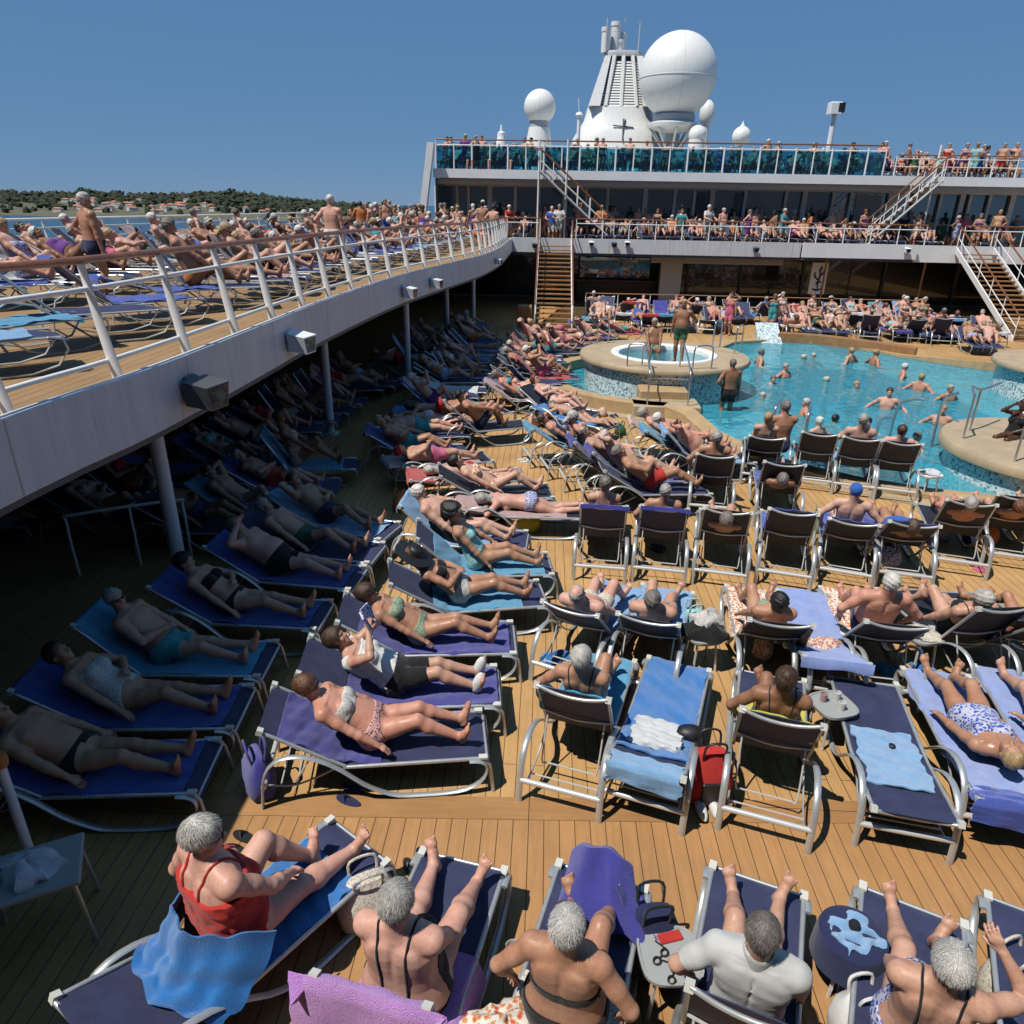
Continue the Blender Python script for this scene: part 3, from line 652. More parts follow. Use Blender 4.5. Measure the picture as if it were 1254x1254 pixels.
# blue wind screens along the top deck
t = empty('wind_screen', (0, TY + .25, 0), 0, 'blue tinted glass wind screen along the top deck edge', 'wind screen')
gx = [PY(px, 195, TY + .25).x for px in range(534, 1105, 22)]
for i in range(len(gx) - 1):
    b = MB(); b.box(((gx[i] + gx[i + 1]) / 2, 0, TZ + .62), (gx[i + 1] - gx[i] - .06, .02, 1.05)); b.build('glass_panel', 'blue_glass', t)
for i, x in enumerate(gx): MB().tube([(x, 0, TZ - .05), (x, 0, TZ + 1.28)], .038 if i % 2 else .05, 6).build('post', 'rail_white', t)
MB().tube([(gx[0], 0, TZ + 1.2), (gx[-1], 0, TZ + 1.2)], .032, 6).build('rail', 'rail_white', t)
MB().tube([(gx[0], 0, TZ + 1.45), (gx[-1], 0, TZ + 1.45)], .04, 6).build('handrail', 'varnish_wood', t)
for x in gx[::3]: MB().tube([(x, 0, TZ + 1.2), (x, 0, TZ + 1.45)], .02, 6).build('bracket', 'rail_white', t)
railing([(gx[-1] + .5, TY + .1), (30, TY + .1)], 'white railing with people behind it at the right of the top deck', 1.2, z=TZ - .1, h=1.15, rails=(.15, .55, .85), lean=0, flat=1, postr=.03)
# slanted white end panel of the superstructure
pA = PY(527, 174, TY - .6); pB = PY(517, 262, TY - .6); b = MB()
b.prism([(0, 0), (.34, 0), (.34, .5), (0, .5)], 0, 1)
b.v = [(pB.x + (pA.x - pB.x) * v[2] + v[0] - .17, TY - .6 + v[1], pB.z + (pA.z - pB.z) * v[2]) for v in b.v]
tag(b.build('slanted_screen', 'white_paint'), 'slanted white end panel at the left of the superstructure', 'panel')
wall('side_screen', xl + .1, TY + .2, xl + .1, TY + 3.2, 3.2, 6.1, 'teal_glass', 'dark glass return behind the slanted white panel', 'screen', .1)
# outside flights between the upper and the top deck, running along the front
def cross_flight(xt, xb, y, zt, zb, label):
    t = empty('outdoor_stairs', (0, y, 0), 0, label, 'stairs'); n = 14
    for yy in (-.45, .45):
        MB().tube([(xt, yy, zt), (xb, yy, zb)], .055, 6).build('stringer', 'grey_panel', t)
        MB().tube([(xt - (xb - xt) * .1, yy, zt + 1.0), (xt, yy, zt + 1.), (xb, yy, zb + 1.)], .03, 6).build('handrail', 'varnish_wood', t)
        MB().tube([(xt, yy, zt + .5), (xb, yy, zb + .5)], .022, 6).build('midrail', 'rail_white', t)
        for f in (0, .17, .34, .5, .67, .84, 1): MB().tube([(xt + (xb - xt) * f, yy, zt + (zb - zt) * f), (xt + (xb - xt) * f, yy, zt + (zb - zt) * f + 1)], .022, 6).build('post', 'rail_white', t)
    for i in range(n):
        f = (i + .5) / n; b = MB(); b.box((xt + (xb - xt) * f, 0, zt + (zb - zt) * f + .02), (.26, .86, .04)); b.build('tread', 'stair_wood', t)
cross_flight(PY(662, 205, 39.3).x, PY(752, 265, 39.3).x, 39.3, TZ, 3.25, 'white railed outdoor stairs up to the top deck, left of centre')
cross_flight(PY(1152, 210, 39.3).x, PY(1062, 265, 39.3).x, 39.3, TZ - .1, 3.25, 'white railed outdoor stairs up to the top deck, on the right')
for px, lb in [(659, 'tall thin white post at the left outdoor stairs'), (693, 'tall thin white post right of the left outdoor stairs'), (1139, 'tall thin white post at the right outdoor stairs')]:
    p = PY(px, 240, 39.9); b = MB(); b.tube([(p.x, p.y, 3.2), (p.x, p.y, TZ + 1.5)], .05, 8); tag(b.build('post', 'rail_white'), lb, 'post')
# --- funnel, radomes, masts
QY = 62.
def q(px, py): return PY(px, py, QY)
sc_ = (q(840, 93).x - q(830, 93).x) / 10             # metres per pixel up there
t = empty('funnel', (PY(755, 180, QY + 4).x, QY + 4, TZ), 0, 'white ship funnel with louvred sides and exhaust pipes', 'funnel')
FK = (QY + 4) / QY; sc_ *= FK
def hz(py): return PY(755, py, QY + 4).z - TZ
def sq(r, z, k=.82, n=40):
    out = []
    for i in range(n):
        a = 2 * math.pi * i / n; c1, s1 = math.cos(a), math.sin(a); e = .62
        out.append((r * math.copysign(abs(c1) ** e, c1), r * k * math.copysign(abs(s1) ** e, s1), z))
    return out
def loft(b, rings, mi=0, cap=True):
    n = len(rings[0]); vs = [p for r in rings for p in r]; fs = []
    for i in range(len(rings) - 1):
        for j in range(n): j2 = (j + 1) % n; fs.append((i * n + j, i * n + j2, (i + 1) * n + j2, (i + 1) * n + j))
    if cap: fs += [tuple(range(n - 1, -1, -1)), tuple(range((len(rings) - 1) * n, len(rings) * n))]
    b.add(vs, fs, mi, True)
z0, z1, z2 = hz(150), hz(134), hz(72)
b = MB(); loft(b, [sq(60 * sc_, -.2), sq(57 * sc_, hz(172)), sq(49 * sc_, hz(158)), sq(44 * sc_, z0), sq(40 * sc_, z1)]); b.build('base', 'funnel_white', t, auto=40)
b = MB(); loft(b, [sq(35 * sc_, z1), sq(20 * sc_, z2)]); b.build('dark_core', 'dark_panel', t, auto=40)
for s_ in (-1, 1):                                    # corner fins
    for yy in (-1, 1):
        b = MB(); r0, r1 = 40 * sc_, 22.5 * sc_
        b.add([(s_ * (r0 - .9), yy * r0 * .80 - .15, z1), (s_ * r0, yy * r0 * .80 - .15, z1), (s_ * r0, yy * r0 * .8 + .15, z1), (s_ * (r0 - .9), yy * r0 * .8 + .15, z1), (s_ * (r1 - .45), yy * r1 * .8 - .15, z2), (s_ * r1, yy * r1 * .8 - .15, z2), (s_ * r1, yy * r1 * .8 + .15, z2), (s_ * (r1 - .45), yy * r1 * .8 + .15, z2)], [(3, 2, 1, 0), (4, 5, 6, 7), (0, 1, 5, 4), (1, 2, 6, 5), (2, 3, 7, 6), (3, 0, 4, 7)]); b.build('corner_fin', 'funnel_white', t)
    b = MB(); b.add([(s_ * r0 * .98, -r0 * .8, z1), (s_ * r0 * .98, r0 * .8, z1), (s_ * r1 * .98, r1 * .8, z2), (s_ * r1 * .98, -r1 * .8, z2), (s_ * r0 * .9, -r0 * .8, z1), (s_ * r0 * .9, r0 * .8, z1), (s_ * r1 * .9, r1 * .8, z2), (s_ * r1 * .9, -r1 * .8, z2)], [(0, 1, 2, 3), (7, 6, 5, 4), (0, 4, 5, 1), (1, 5, 6, 2), (2, 6, 7, 3), (3, 7, 4, 0)]); b.build('side_panel', 'funnel_white', t)
for i in range(17):
    f = (i + .5) / 18.5; r = (38 + (20.5 - 38) * f) * sc_; b = MB(); loft(b, [sq(r - .25, z1 + (z2 - z1) * f - .02), sq(r + .06, z1 + (z2 - z1) * f - .10), sq(r - .02, z1 + (z2 - z1) * f + .02)], cap=True); b.build('louvre', 'funnel_white', t, auto=40)
for fx in (-.52, 0, .52):
    b = MB(); r0, r1 = 36.5 * sc_, 21 * sc_; b.tube([(fx * r0, -r0 * .84, z1), (fx * r1, -r1 * .86, z2)], .16, 6); b.build('mullion', 'funnel_white', t)
b = MB(); loft(b, [sq(23 * sc_, z2), sq(23.5 * sc_, z2 + .25), sq(22 * sc_, z2 + .4)]); b.build('cap_platform', 'grey_panel', t, auto=40)
for (px, py, r, yy) in [(742, 36, 5.2, -.6), (755, 27, 5.8, 0), (765, 38, 3.4, .6), (748, 48, 3.0, 1.), (760, 52, 3., -1.)]:
    b = MB(); x = PY(px, py, QY + 4).x - PY(755, 180, QY + 4).x; h_ = hz(py); r *= sc_; b.lathe([(r, z2 + .3), (r, h_ - .3), (r * 1.12, h_ - .28), (r * 1.12, h_), (r * .85, h_), (r * .85, h_ - .4)], 16, (x, yy, 0)); b.build('exhaust_pipe', 'funnel_white', t)
for dx in (-1.4, 1.1): MB().tube([(dx, -1.0, z2 + .3), (dx, -1.0, z2 + 1.1 + abs(dx))], .06, 6).build('antenna', 'grey_panel', t)
MB().tube([(.05, -.0, hz(27)), (.05, 0, hz(22))], .05, 6).build('antenna', 'grey_panel', t)
b = MB(); b.tube([(.2, -57 * sc_ * .84, hz(176)), (.2, -48 * sc_ * .84, hz(150))], .06, 6); b.tube([(-.6, -50 * sc_ * .84, hz(158)), (1.0, -50 * sc_ * .84, hz(160))], .05, 6); b.ell((.3, -50 * sc_ * .86, hz(154)), (.12, .12, .22), 8); b.build('mast_fitting', 'lamp_grey', t)
sc_ /= FK
def radome(px, py, r, label, neck=None, ped=None, dome_k=1., off=0.):
    c0 = PY(px, py, QY + off); k = sc_ * (QY + off) / QY; R = r * k
    t = empty('radome', (c0.x, QY + off, TZ), 0, label, 'radome', 'white radomes on the top deck')
    zc = c0.z - TZ
    prof = [(R * math.cos(a), zc + dome_k * R * math.sin(a)) for a in [rad(v) for v in range(-62, 90, 6)]] + [(.01, zc + dome_k * R)]
    b = MB(); b.lathe(prof, 48); b.build('dome', 'radome', t)
    if r > 30:
        b = MB(); b.lathe([(R + .012, zc - .25), (R + .02, zc - .22), (R + .02, zc - .18), (R + .012, zc - .15)], 48, cap=False); b.build('seam', 'white_paint', t)
    return t, R, zc, k
t, R, zc, k = radome(830, 93, 47.3, 'very large white spherical radome right of the funnel')
b = MB(); b.lathe([(R * .48, zc - .99 * R), (R * .52, zc - .86 * R)], 40, cap=False); b.lathe([(R * .55, zc - 1.22 * R), (R * .55, zc - .9 * R)], 40); b.build('neck', 'grey_panel', t)
b = MB(); b.lathe([(.4, zc - 1.36 * R), (R * .70, zc - 1.20 * R), (R * .72, zc - 1.12 * R), (R * .55, zc - 1.06 * R), (.1, zc - 1.03 * R)], 40); b.build('platform', 'funnel_white', t)
b = MB(); b.lathe([(R * .2, -.1), (R * .2, zc - 1.3 * R)], 20); b.build('pedestal', 'grey_panel', t)
for a in range(0, 360, 45):
    MB().tube([(R * .2 * math.cos(rad(a)), R * .2 * math.sin(rad(a)), zc - 1.75 * R), (R * .62 * math.cos(rad(a)), R * .62 * math.sin(rad(a)), zc - 1.22 * R)], .09, 6).build('strut', 'funnel_white', t)
t, R, zc, k = radome(661, 131, 20, 'white ball radome on a square pedestal left of the funnel')
b = MB(); b.lathe([(R * .62, zc - 1.15 * R), (R * .62, zc - .8 * R)], 24); b.build('neck', 'grey_panel', t)
b = MB(); b.lathe([(R * .95, -.1), (R * .80, zc - 1.9 * R), (R * .66, zc - 1.15 * R)], 4 * 6); b.build('pedestal', 'funnel_white', t)
t, R, zc, k = radome(866, 139, 9.5, 'egg shaped radome half hidden behind the very large one', dome_k=1.6, off=6)
b = MB(); b.lathe([(R * .6, -.1), (R * .5, zc - 1.3 * R)], 16); b.build('pedestal', 'funnel_white', t)
t, R, zc, k = radome(854, 165, 11, 'low white dome at the foot of the very large radome', off=-2)
b = MB(); b.lathe([(R * 1.2, -.1), (R * .9, zc - .5 * R)], 20); b.build('pedestal', 'funnel_white', t)
t, R, zc, k = radome(908, 167, 11.5, 'small white onion shaped radome on a thin pole', dome_k=1., off=-8)
b = MB(); b.lathe([(R * .25, -.1), (R * .25, zc - .9 * R)], 12); b.build('pedestal', 'funnel_white', t)
b = MB(); b.lathe([(R * .35, zc + R * .9), (.06, zc + R * 1.25), (.03, zc + R * 1.5)], 10); b.build('finial', 'funnel_white', t)
b = MB(); b.bbox((q(760, 180).x, QY - 2, TZ + .55), (15.5, 3., 1.1), .2); tag(b.build('deckhouse', 'funnel_white'), 'low white deckhouse under funnel and radomes', 'deckhouse')
b = MB(); loft(b, [[(p[0] * 1.25, p[1], p[2]) for p in sq(4.2, 0)], sq(3.4, .9)]); o = tag(b.build('radome_plinth', 'funnel_white', auto=40), 'low white plinth below the left ball radome', 'plinth'); o.location = (q(690, 180).x, QY + 1, TZ)
# light mast
p = PY(1022, 140, 44.); t = empty('light_mast', (p.x, 44., TZ), 0, 'tall white light mast with a boxy lamp head on the top deck', 'light mast')
b = MB(); b.lathe([(.17, 0), (.13, p.z - TZ)], 12); b.build('pole', 'white_paint', t)
b = MB(); b.bbox((-.05, 0, p.z - TZ + .28), (.62, .6, .56), .04); b.build('lamp_head', 'white_paint', t)
b = MB(); b.box((.34, 0, p.z - TZ + .3), (.14, .52, .46)); b.box((.2, -.28, p.z - TZ + .3), (.28, .05, .42)); b.build('lamp_lens', 'black', t)
p = PY(614, 165, 50.); b = MB(); b.lathe([(.32, 0), (.32, p.z - TZ - .3), (.26, p.z - TZ - .2), (.26, p.z - TZ + .1), (.1, p.z - TZ + .2), (.06, p.z - TZ + .55)], 12, (p.x, 50, TZ)); tag(b.build('signal_mast', 'white_paint'), 'short white signal mast at the left of the top deck', 'mast')
p = PY(709, 150, 52.); b = MB(); b.tube([(p.x, 52, TZ), (p.x, 52, PY(709, 140, 52).z)], .12, 8); b.tube([(p.x, 52, PY(709, 140, 52).z), (p.x - .1, 52, PY(706, 120, 52).z)], .03, 6); b.ell((p.x, 52, PY(709, 141, 52).z), (.25, .25, .2), 8); tag(b.build('antenna_mast', 'white_paint'), 'thin antenna mast just left of the funnel', 'mast')
# --- sea and shore
b = MB(); b.add([(-30000, -8000, -29), (30000, -8000, -29), (30000, 40000, -29), (-30000, 40000, -29)], [(0, 1, 2, 3)]); structure(b.build('sea', 'sea_water'))
rng = random.Random(3)
def ridge(px):
    pts = [(-300, 226), (0, 232), (60, 236), (110, 233), (160, 236), (220, 237), (285, 234), (320, 238), (360, 243), (410, 247), (460, 251), (490, 253), (505, 255)]
    for a, b_ in zip(pts, pts[1:]):
        if a[0] <= px <= b_[0]: return a[1] + (b_[1] - a[1]) * (px - a[0]) / (b_[0] - a[0])
    return 256
D0_ = 1500.; D1_ = 2100.
def hill_pt(px, f):
    """f 0 at the shore, 1 on the ridge"""
    top = PY(px, ridge(px) + 5, D1_); d = ray(px, 255); dd = D0_ + (D1_ - D0_) * f
    x = d.x / d.y * dd; zt = max(top.z, -28.)
    return Vector((x, dd, -29 + (zt + 29) * (f ** .8)))
b = MB(); nx, ny = 90, 10; vs = []
for i in range(nx):
    for j in range(ny):
        px = -300 + 810 * i / (nx - 1); p = hill_pt(px, j / (ny - 1)); p.z += rng.uniform(-2, 2) if 0 < j else -.5; vs.append(p)
for i in range(nx):
    p = vs[i * ny + ny - 1]; vs.append(Vector((p.x * 1.5, p.y * 1.5, -30)))
fs = [(i * ny + j, (i + 1) * ny + j, (i + 1) * ny + j + 1, i * ny + j + 1) for i in range(nx - 1) for j in range(ny - 1)] + [(i * ny + ny - 1, (i + 1) * ny + ny - 1, nx * ny + i + 1, nx * ny + i) for i in range(nx - 1)]
b.add(vs, fs, 0, True); structure(b.build('hills', 'hill_soil'))
b = MB()
for i in range(2100):
    px = rng.uniform(-280, 500); f = rng.random() ** .55
    if 70 < px < 265 and f < .6 and rng.random() < .62: continue
    if f < .22 and rng.random() < .5: continue
    p = hill_pt(px, f); r = rng.uniform(4, 8.5) * (1.25 if f > .9 else 1)
    random.seed(i); b.ell((p.x, p.y, p.z + r * .5), (r * 1.1, r * 1.1, r * .95), 7, jit=.34)
tag(b.build('wood', 'wood_foliage'), 'dark green wood covering the hillside across the water', 'wood', kind='stuff')
random.seed(11)
for px, w_, h_ in [(-10, 10, 13), (105, 15, 19), (150, 12, 16), (190, 13, 14), (247, 16, 17), (262, 9, 13), (285, 15, 19), (20, 14, 13), (312, 10, 12)]:
    p = hill_pt(px, .97); r = w_ * .85; t = empty('pine_tree', p, 0, 'broad crowned pine on the ridge, ' + ('at the left edge' if px < 15 else 'above the far shore houses' if px < 220 else 'towards the right end of the hill'), 'tree', 'taller pines on the ridge')
    b = MB(); b.tube([(0, 0, -3), (.5, 0, h_ * .5), (0, 0, h_ * .85)], [.8, .6, .3], 6); b.build('trunk', 'hill_soil', t)
    b = MB()
    for k in range(46):
        a = random.uniform(0, 6.28); rr = r * random.random() ** .6; b.ell((rr * math.cos(a), rr * math.sin(a), h_ * random.uniform(.45, 1.0) - rr * .25), (random.uniform(1.6, 3.4),) * 2 + (random.uniform(1.1, 2.1),), 6, jit=.3)
    b.build('crown', 'wood_foliage', t)
hs = []
for i in range(46):
    px = rng.uniform(20, 330) if i > 30 else rng.uniform(70, 265); f = rng.uniform(.12, .62); hs.append((px, f))
hs.sort()
for i, (px, f) in enumerate(hs):
    p = hill_pt(px, f); w_, d_, h_ = rng.uniform(9, 18), rng.uniform(8, 12), rng.uniform(5, 9)
    t = empty('house', (p.x, p.y, p.z), rng.uniform(-.5, .5), 'white house with a terracotta roof on the far shore', 'house', 'houses on the far shore')
    b = MB(); b.box((0, 0, h_ / 2 - 1), (w_, d_, h_ + 2)); b.build('wall', 'house_wall', t)
    b = MB(); o_ = .6; X, Y_ = w_ / 2 + o_, d_ / 2 + o_
    b.add([(-X, -Y_, h_), (X, -Y_, h_), (X, Y_, h_), (-X, Y_, h_), (-X * .55, 0, h_ + 2.4), (X * .55, 0, h_ + 2.4)], [(0, 1, 5, 4), (1, 2, 5), (2, 3, 4, 5), (3, 0, 4), (3, 2, 1, 0)]); b.build('roof', 'roof_tile', t)
    for k in range(3):
        b = MB(); b.box(((k - 1) * w_ * .3, -d_ / 2 - .03, h_ * .55), (1.5, .1, 1.8)); b.build('window', 'house_window', t)
# ================================================================= PEOPLE
V = Vector
def npv(v): return np.array((v[0], v[1], v[2]), dtype=np.float32)
class Field:
    """signed distance volume on a voxel grid; primitives are blended with smooth minimum"""
    def __init__(s, lo, hi, h):
        s.h = h; s.lo = np.array(lo, np.float32); n = np.ceil((np.array(hi) - np.array(lo)) / h).astype(int) + 1
        s.n = n; s.ax = [s.lo[i] + h * np.arange(n[i], dtype=np.float32) for i in range(3)]
    def new(s): return np.full(tuple(s.n), .2, np.float32)
    def blk(s, lo, hi):
        sl = []
        for i in range(3):
            a = int(max(0, np.floor((lo[i] - s.lo[i]) / s.h))); b = int(min(s.n[i], np.ceil((hi[i] - s.lo[i]) / s.h) + 1))
            if b <= a: return None
            sl.append(slice(a, b))
        X = s.ax[0][sl[0]][:, None, None]; Y = s.ax[1][sl[1]][None, :, None]; Z = s.ax[2][sl[2]][None, None, :]
        return tuple(sl), X, Y, Z
    def all(s): return s.ax[0][:, None, None], s.ax[1][None, :, None], s.ax[2][None, None, :]
    @staticmethod
    def put(D, sl, d, k, sub=False):
        a = D[sl]
        if sub:
            d = -d
            h = np.clip(.5 - .5 * (a - d) / k, 0, 1); D[sl] = a + (d - a) * h + k * h * (1 - h); return
        if k <= 0: D[sl] = np.minimum(a, d); return
        h = np.clip(.5 + .5 * (d - a) / k, 0, 1); D[sl] = d + (a - d) * h - k * h * (1 - h)
    def cap(s, D, a, b, ra, rb, k=.02, flat=None, sub=False):
        a = npv(a); b = npv(b); m = max(ra, rb) + k + .05
        if flat: m = max(ra, rb) * max(1, flat[1]) + k + .05
        B = s.blk(np.minimum(a, b) - m, np.maximum(a, b) + m)
        if B is None: return
        sl, X, Y, Z = B; ab = b - a; l2 = float(ab @ ab) + 1e-9
        px, py, pz = X - a[0], Y - a[1], Z - a[2]
        t = np.clip((px * ab[0] + py * ab[1] + pz * ab[2]) / l2, 0, 1)
        qx, qy, qz = px - t * ab[0], py - t * ab[1], pz - t * ab[2]
        if flat:
            n = npv(flat[0]); f = flat[1]; w = (qx * n[0] + qy * n[1] + qz * n[2]) * (1 / f - 1)
            qx = qx + w * n[0]; qy = qy + w * n[1]; qz = qz + w * n[2]; g = min(1, f)
        else: g = 1.
        d = (np.sqrt(qx * qx + qy * qy + qz * qz) - (ra + (rb - ra) * t)) * g
        s.put(D, sl, d, k, sub)
    def ell(s, D, c, r, fr, k=.02, sub=False):
        c = npv(c); m = max(r) + k + .04; B = s.blk(c - m, c + m)
        if B is None: return
        sl, X, Y, Z = B; px, py, pz = X - c[0], Y - c[1], Z - c[2]; q = 0
        for ax, rr in zip(fr, r): q = q + ((px * ax[0] + py * ax[1] + pz * ax[2]) / rr) ** 2
        s.put(D, sl, (np.sqrt(q) - 1) * min(r), k, sub)
def nets(D, lo, h):
    """naive surface nets -> verts, quads"""
    n = D.shape; ins = D < 0
    cnt = np.zeros((n[0] - 1, n[1] - 1, n[2] - 1), np.int8); cs = [(i, j, k) for i in (0, 1) for j in (0, 1) for k in (0, 1)]
    for i, j, k in cs: cnt += ins[i:n[0] - 1 + i, j:n[1] - 1 + j, k:n[2] - 1 + k]
    act = (cnt > 0) & (cnt < 8); idx = np.argwhere(act)
    if len(idx) == 0: return np.zeros((0, 3), np.float32), np.zeros((0, 4), np.int32)
    cid = np.full(act.shape, -1, np.int32); cid[act] = np.arange(len(idx))
    v = np.stack([D[idx[:, 0] + i, idx[:, 1] + j, idx[:, 2] + k] for i, j, k in cs], 1)
    P_ = np.zeros((len(idx), 3), np.float32); C_ = np.zeros(len(idx), np.float32); ca = np.array(cs, np.float32)
    for a in range(8):
        for b in range(a + 1, 8):
            if np.abs(ca[a] - ca[b]).sum() != 1: continue
            mk = (v[:, a] < 0) != (v[:, b] < 0); t = np.where(mk, v[:, a] / np.where(mk, v[:, a] - v[:, b], 1), 0)
            P_ += mk[:, None] * (ca[a] + t[:, None] * (ca[b] - ca[a])); C_ += mk
    verts = (idx + P_ / C_[:, None]) * h + lo
    fs = []
    for ax in range(3):
        o1, o2 = [(1, 2), (2, 0), (0, 1)][ax]; s0 = [slice(None)] * 3; s1 = [slice(None)] * 3; s0[ax] = slice(0, n[ax] - 1); s1[ax] = slice(1, n[ax])
        A = ins[tuple(s0)]; Bm = ins[tuple(s1)]; e = np.argwhere(A != Bm)
        ok = (e[:, o1] > 0) & (e[:, o2] > 0) & (e[:, o1] < n[o1] - 1) & (e[:, o2] < n[o2] - 1); e = e[ok]
        if not len(e): continue
        def cell(d1, d2):
            q = e.copy(); q[:, o1] -= d1; q[:, o2] -= d2; return cid[q[:, 0], q[:, 1], q[:, 2]]
        qd = np.stack([cell(1, 1), cell(0, 1), cell(0, 0), cell(1, 0)], 1); fl = ~A[e[:, 0], e[:, 1], e[:, 2]]
        qd[fl] = qd[fl][:, ::-1]; fs.append(qd)
    return verts, np.concatenate(fs)
def np_mesh(name, verts, quads, m):
    me = bpy.data.meshes.new(name); me.vertices.add(len(verts)); me.vertices.foreach_set('co', np.asarray(verts, np.float32).ravel())
    nf = len(quads); me.loops.add(nf * 4); me.loops.foreach_set('vertex_index', quads.ravel().astype(np.int32)); me.polygons.add(nf)
    me.polygons.foreach_set('loop_start', np.arange(0, nf * 4, 4, dtype=np.int32)); me.polygons.foreach_set('use_smooth', np.ones(nf, bool))
    me.materials.append(M[m]); me.update(calc_edges=True); return me
def ik(a, t, l1, l2, pole):
    a = V(a); t = V(t); d = t - a; L = min(d.length, (l1 + l2) * .999); d.normalize(); t = a + d * L
    x = (l1 * l1 - l2 * l2 + L * L) / (2 * L); h = math.sqrt(max(0, l1 * l1 - x * x)); p = V(pole); p = p - d * p.dot(d)
    if p.length < 1e-5: p = V((0, 0, 1)) - d * d.z
    return a + d * x + p.normalized() * h, t
def ortho(f, up):
    f = V(f).normalized(); u = V(up); u = (u - f * u.dot(f)).normalized(); return f.cross(u), f, u      # right, forward, up
class Person: pass
def body(sp):
    """builds the continuous body mesh and its clothing from a pose description"""
    h = sp.get('vox', .012); k = sp.get('h', 1.0); fem = sp.get('fem', False); fat = sp.get('fat', 1.0)
    hip = V(sp['hip']); td = V(sp['td']).normalized(); tn = V(sp['tn']); tn = (tn - td * tn.dot(td)).normalized(); ax = None
    ax = tn.cross(td).normalized()                 # towards the person's right
    L = .50 * k; bend = sp.get('bend', 0.)
    shw = (.165 if fem else .185) * k * (1 + (fat - 1) * .25)
    lu, lf, lt, lc = .285 * k, .25 * k, .42 * k, .41 * k
    def T(u, s_, v): return hip + ax * u + td * (L * s_) + tn * (v + bend * (s_ * (s_ - 1.05)) * 4)
    sh = {e: T(e * shw, .94 + sp.get('shrug', 0), -.005) for e in (-1, 1)}
    hj = {e: T(e * .088 * k, -.04, .0) for e in (-1, 1)}
    arms = {}; legs = {}
    for e, q in zip((-1, 1), sp['arms']):
        tgt, pole = q[0], q[1]; el, wr = ik(sh[e], tgt, lu, lf, pole); arms[e] = (sh[e], el, wr, q[2] if len(q) > 2 else None, q[3] if len(q) > 3 else .5)
    for e, q in zip((-1, 1), sp['legs']):
        kn, an = ik(hj[e], q[0], lt, lc, q[1]); legs[e] = (hj[e], kn, an, V(q[2]).normalized())
    nd = V(sp.get('neck', td + V((0, 0, .5)))).normalized(); nb = T(0, 1.04, -.012); hc = nb + nd * (.175 * k)
    hr, hf, hu = ortho(sp['look'], sp.get('hup', (0, 0, 1)))
    if abs(sp.get('roll', 0)) > 0: R = Matrix.Rotation(sp['roll'], 3, hf); hr = R @ hr; hu = R @ hu
    hk = k * .97
    pts = [hip, nb, hc] + [p for a in arms.values() for p in a[:3]] + [p for l in legs.values() for p in l[:3]]
    pts += [a[2] + (a[2] - a[1]).normalized() * .2 for a in arms.values()] + [l[2] + l[3] * .2 for l in legs.values()]
    lo = [min(p[i] for p in pts) - .22 for i in range(3)]; hi = [max(p[i] for p in pts) + .22 for i in range(3)]
    F = Field(lo, hi, h); D = F.new()
    # --- torso
    sv = np.array([-.34, -.28, -.16, 0, .14, .30, .45, .62, .78, .92, 1.02, 1.10, 1.17], np.float32)
    if fem: wv = np.array([.02, .10, .165, .180, .165, .142, .138, .148, .155, .148, .115, .07, .02]); dv = np.array([.02, .08, .112, .120, .112, .102, .098, .102, .102, .088, .072, .055, .02])
    else: wv = np.array([.02, .09, .150, .165, .160, .155, .155, .168, .180, .172, .125, .075, .02]); dv = np.array([.02, .08, .108, .115, .112, .108, .108, .115, .115, .098, .078, .058, .02])
    fm = np.array([1, 1, 1, 1.0, 1.0, 1.0, 1.0, .9, .75, .5, .3, .2, .1]); wv = wv * (1 + (fat - 1) * fm) * k; dv = dv * (1 + (fat - 1) * fm) * k
    belly = np.interp(sv, [-.3, 0, .2, .45, .7], [0, .02, .035, .02, 0]) * sp.get('belly', .4) * 2.2
    p0 = npv(hip); tda, tna, axa = npv(td), npv(tn), npv(ax)
    lo_ = np.array([min(hip[i], nb[i]) - .42 for i in range(3)]); hi_ = np.array([max(hip[i], nb[i]) + .42 for i in range(3)])
    sl, X, Y, Z = F.blk(lo_, hi_)
    def tcoord(X, Y, Z):
        px, py, pz = X - p0[0], Y - p0[1], Z - p0[2]
        s_ = (px * tda[0] + py * tda[1] + pz * tda[2]) / L; u = px * axa[0] + py * axa[1] + pz * axa[2]
        v = px * tna[0] + py * tna[1] + pz * tna[2] - bend * (s_ * (s_ - 1.05)) * 4
        return s_, u, v
    S_, U_, W_ = tcoord(X, Y, Z)
    w = np.interp(S_, sv, wv).astype(np.float32); dd = np.interp(S_, sv, dv).astype(np.float32)
    db = dd + 0 * W_; df = (dd + np.interp(S_, sv, belly)).astype(np.float32); dep = np.where(W_ > 0, df, db * .95)
    q = (np.abs(U_ / w) ** 2.5 + np.abs(W_ / dep) ** 2.5) ** .4; d = (q - 1) * np.minimum(w, dep) * .9
    over = np.maximum(S_ - 1.17, -.34 - S_) * L; d = np.where(over > 0, np.maximum(d, over), d)
    F.put(D, sl, d.astype(np.float32), 0)
    fr = (ax, tn, td)
    # shoulder blades, spine, buttocks, breasts
    if h < .011:
        for e in (-1, 1):
            F.ell(D, T(e * .085 * k, .80, -.085 * k * (1 + (fat - 1) * .5)), (.055, .022, .075), fr, .03)
            F.cap(D, T(e * .035, .98, .075), T(e * shw * .8, 1.0, .055), .012, .012, .02)
        F.cap(D, T(0, .12, -.128 * k * fat), T(0, .95, -.112 * k), .012, .008, .03, sub=True)
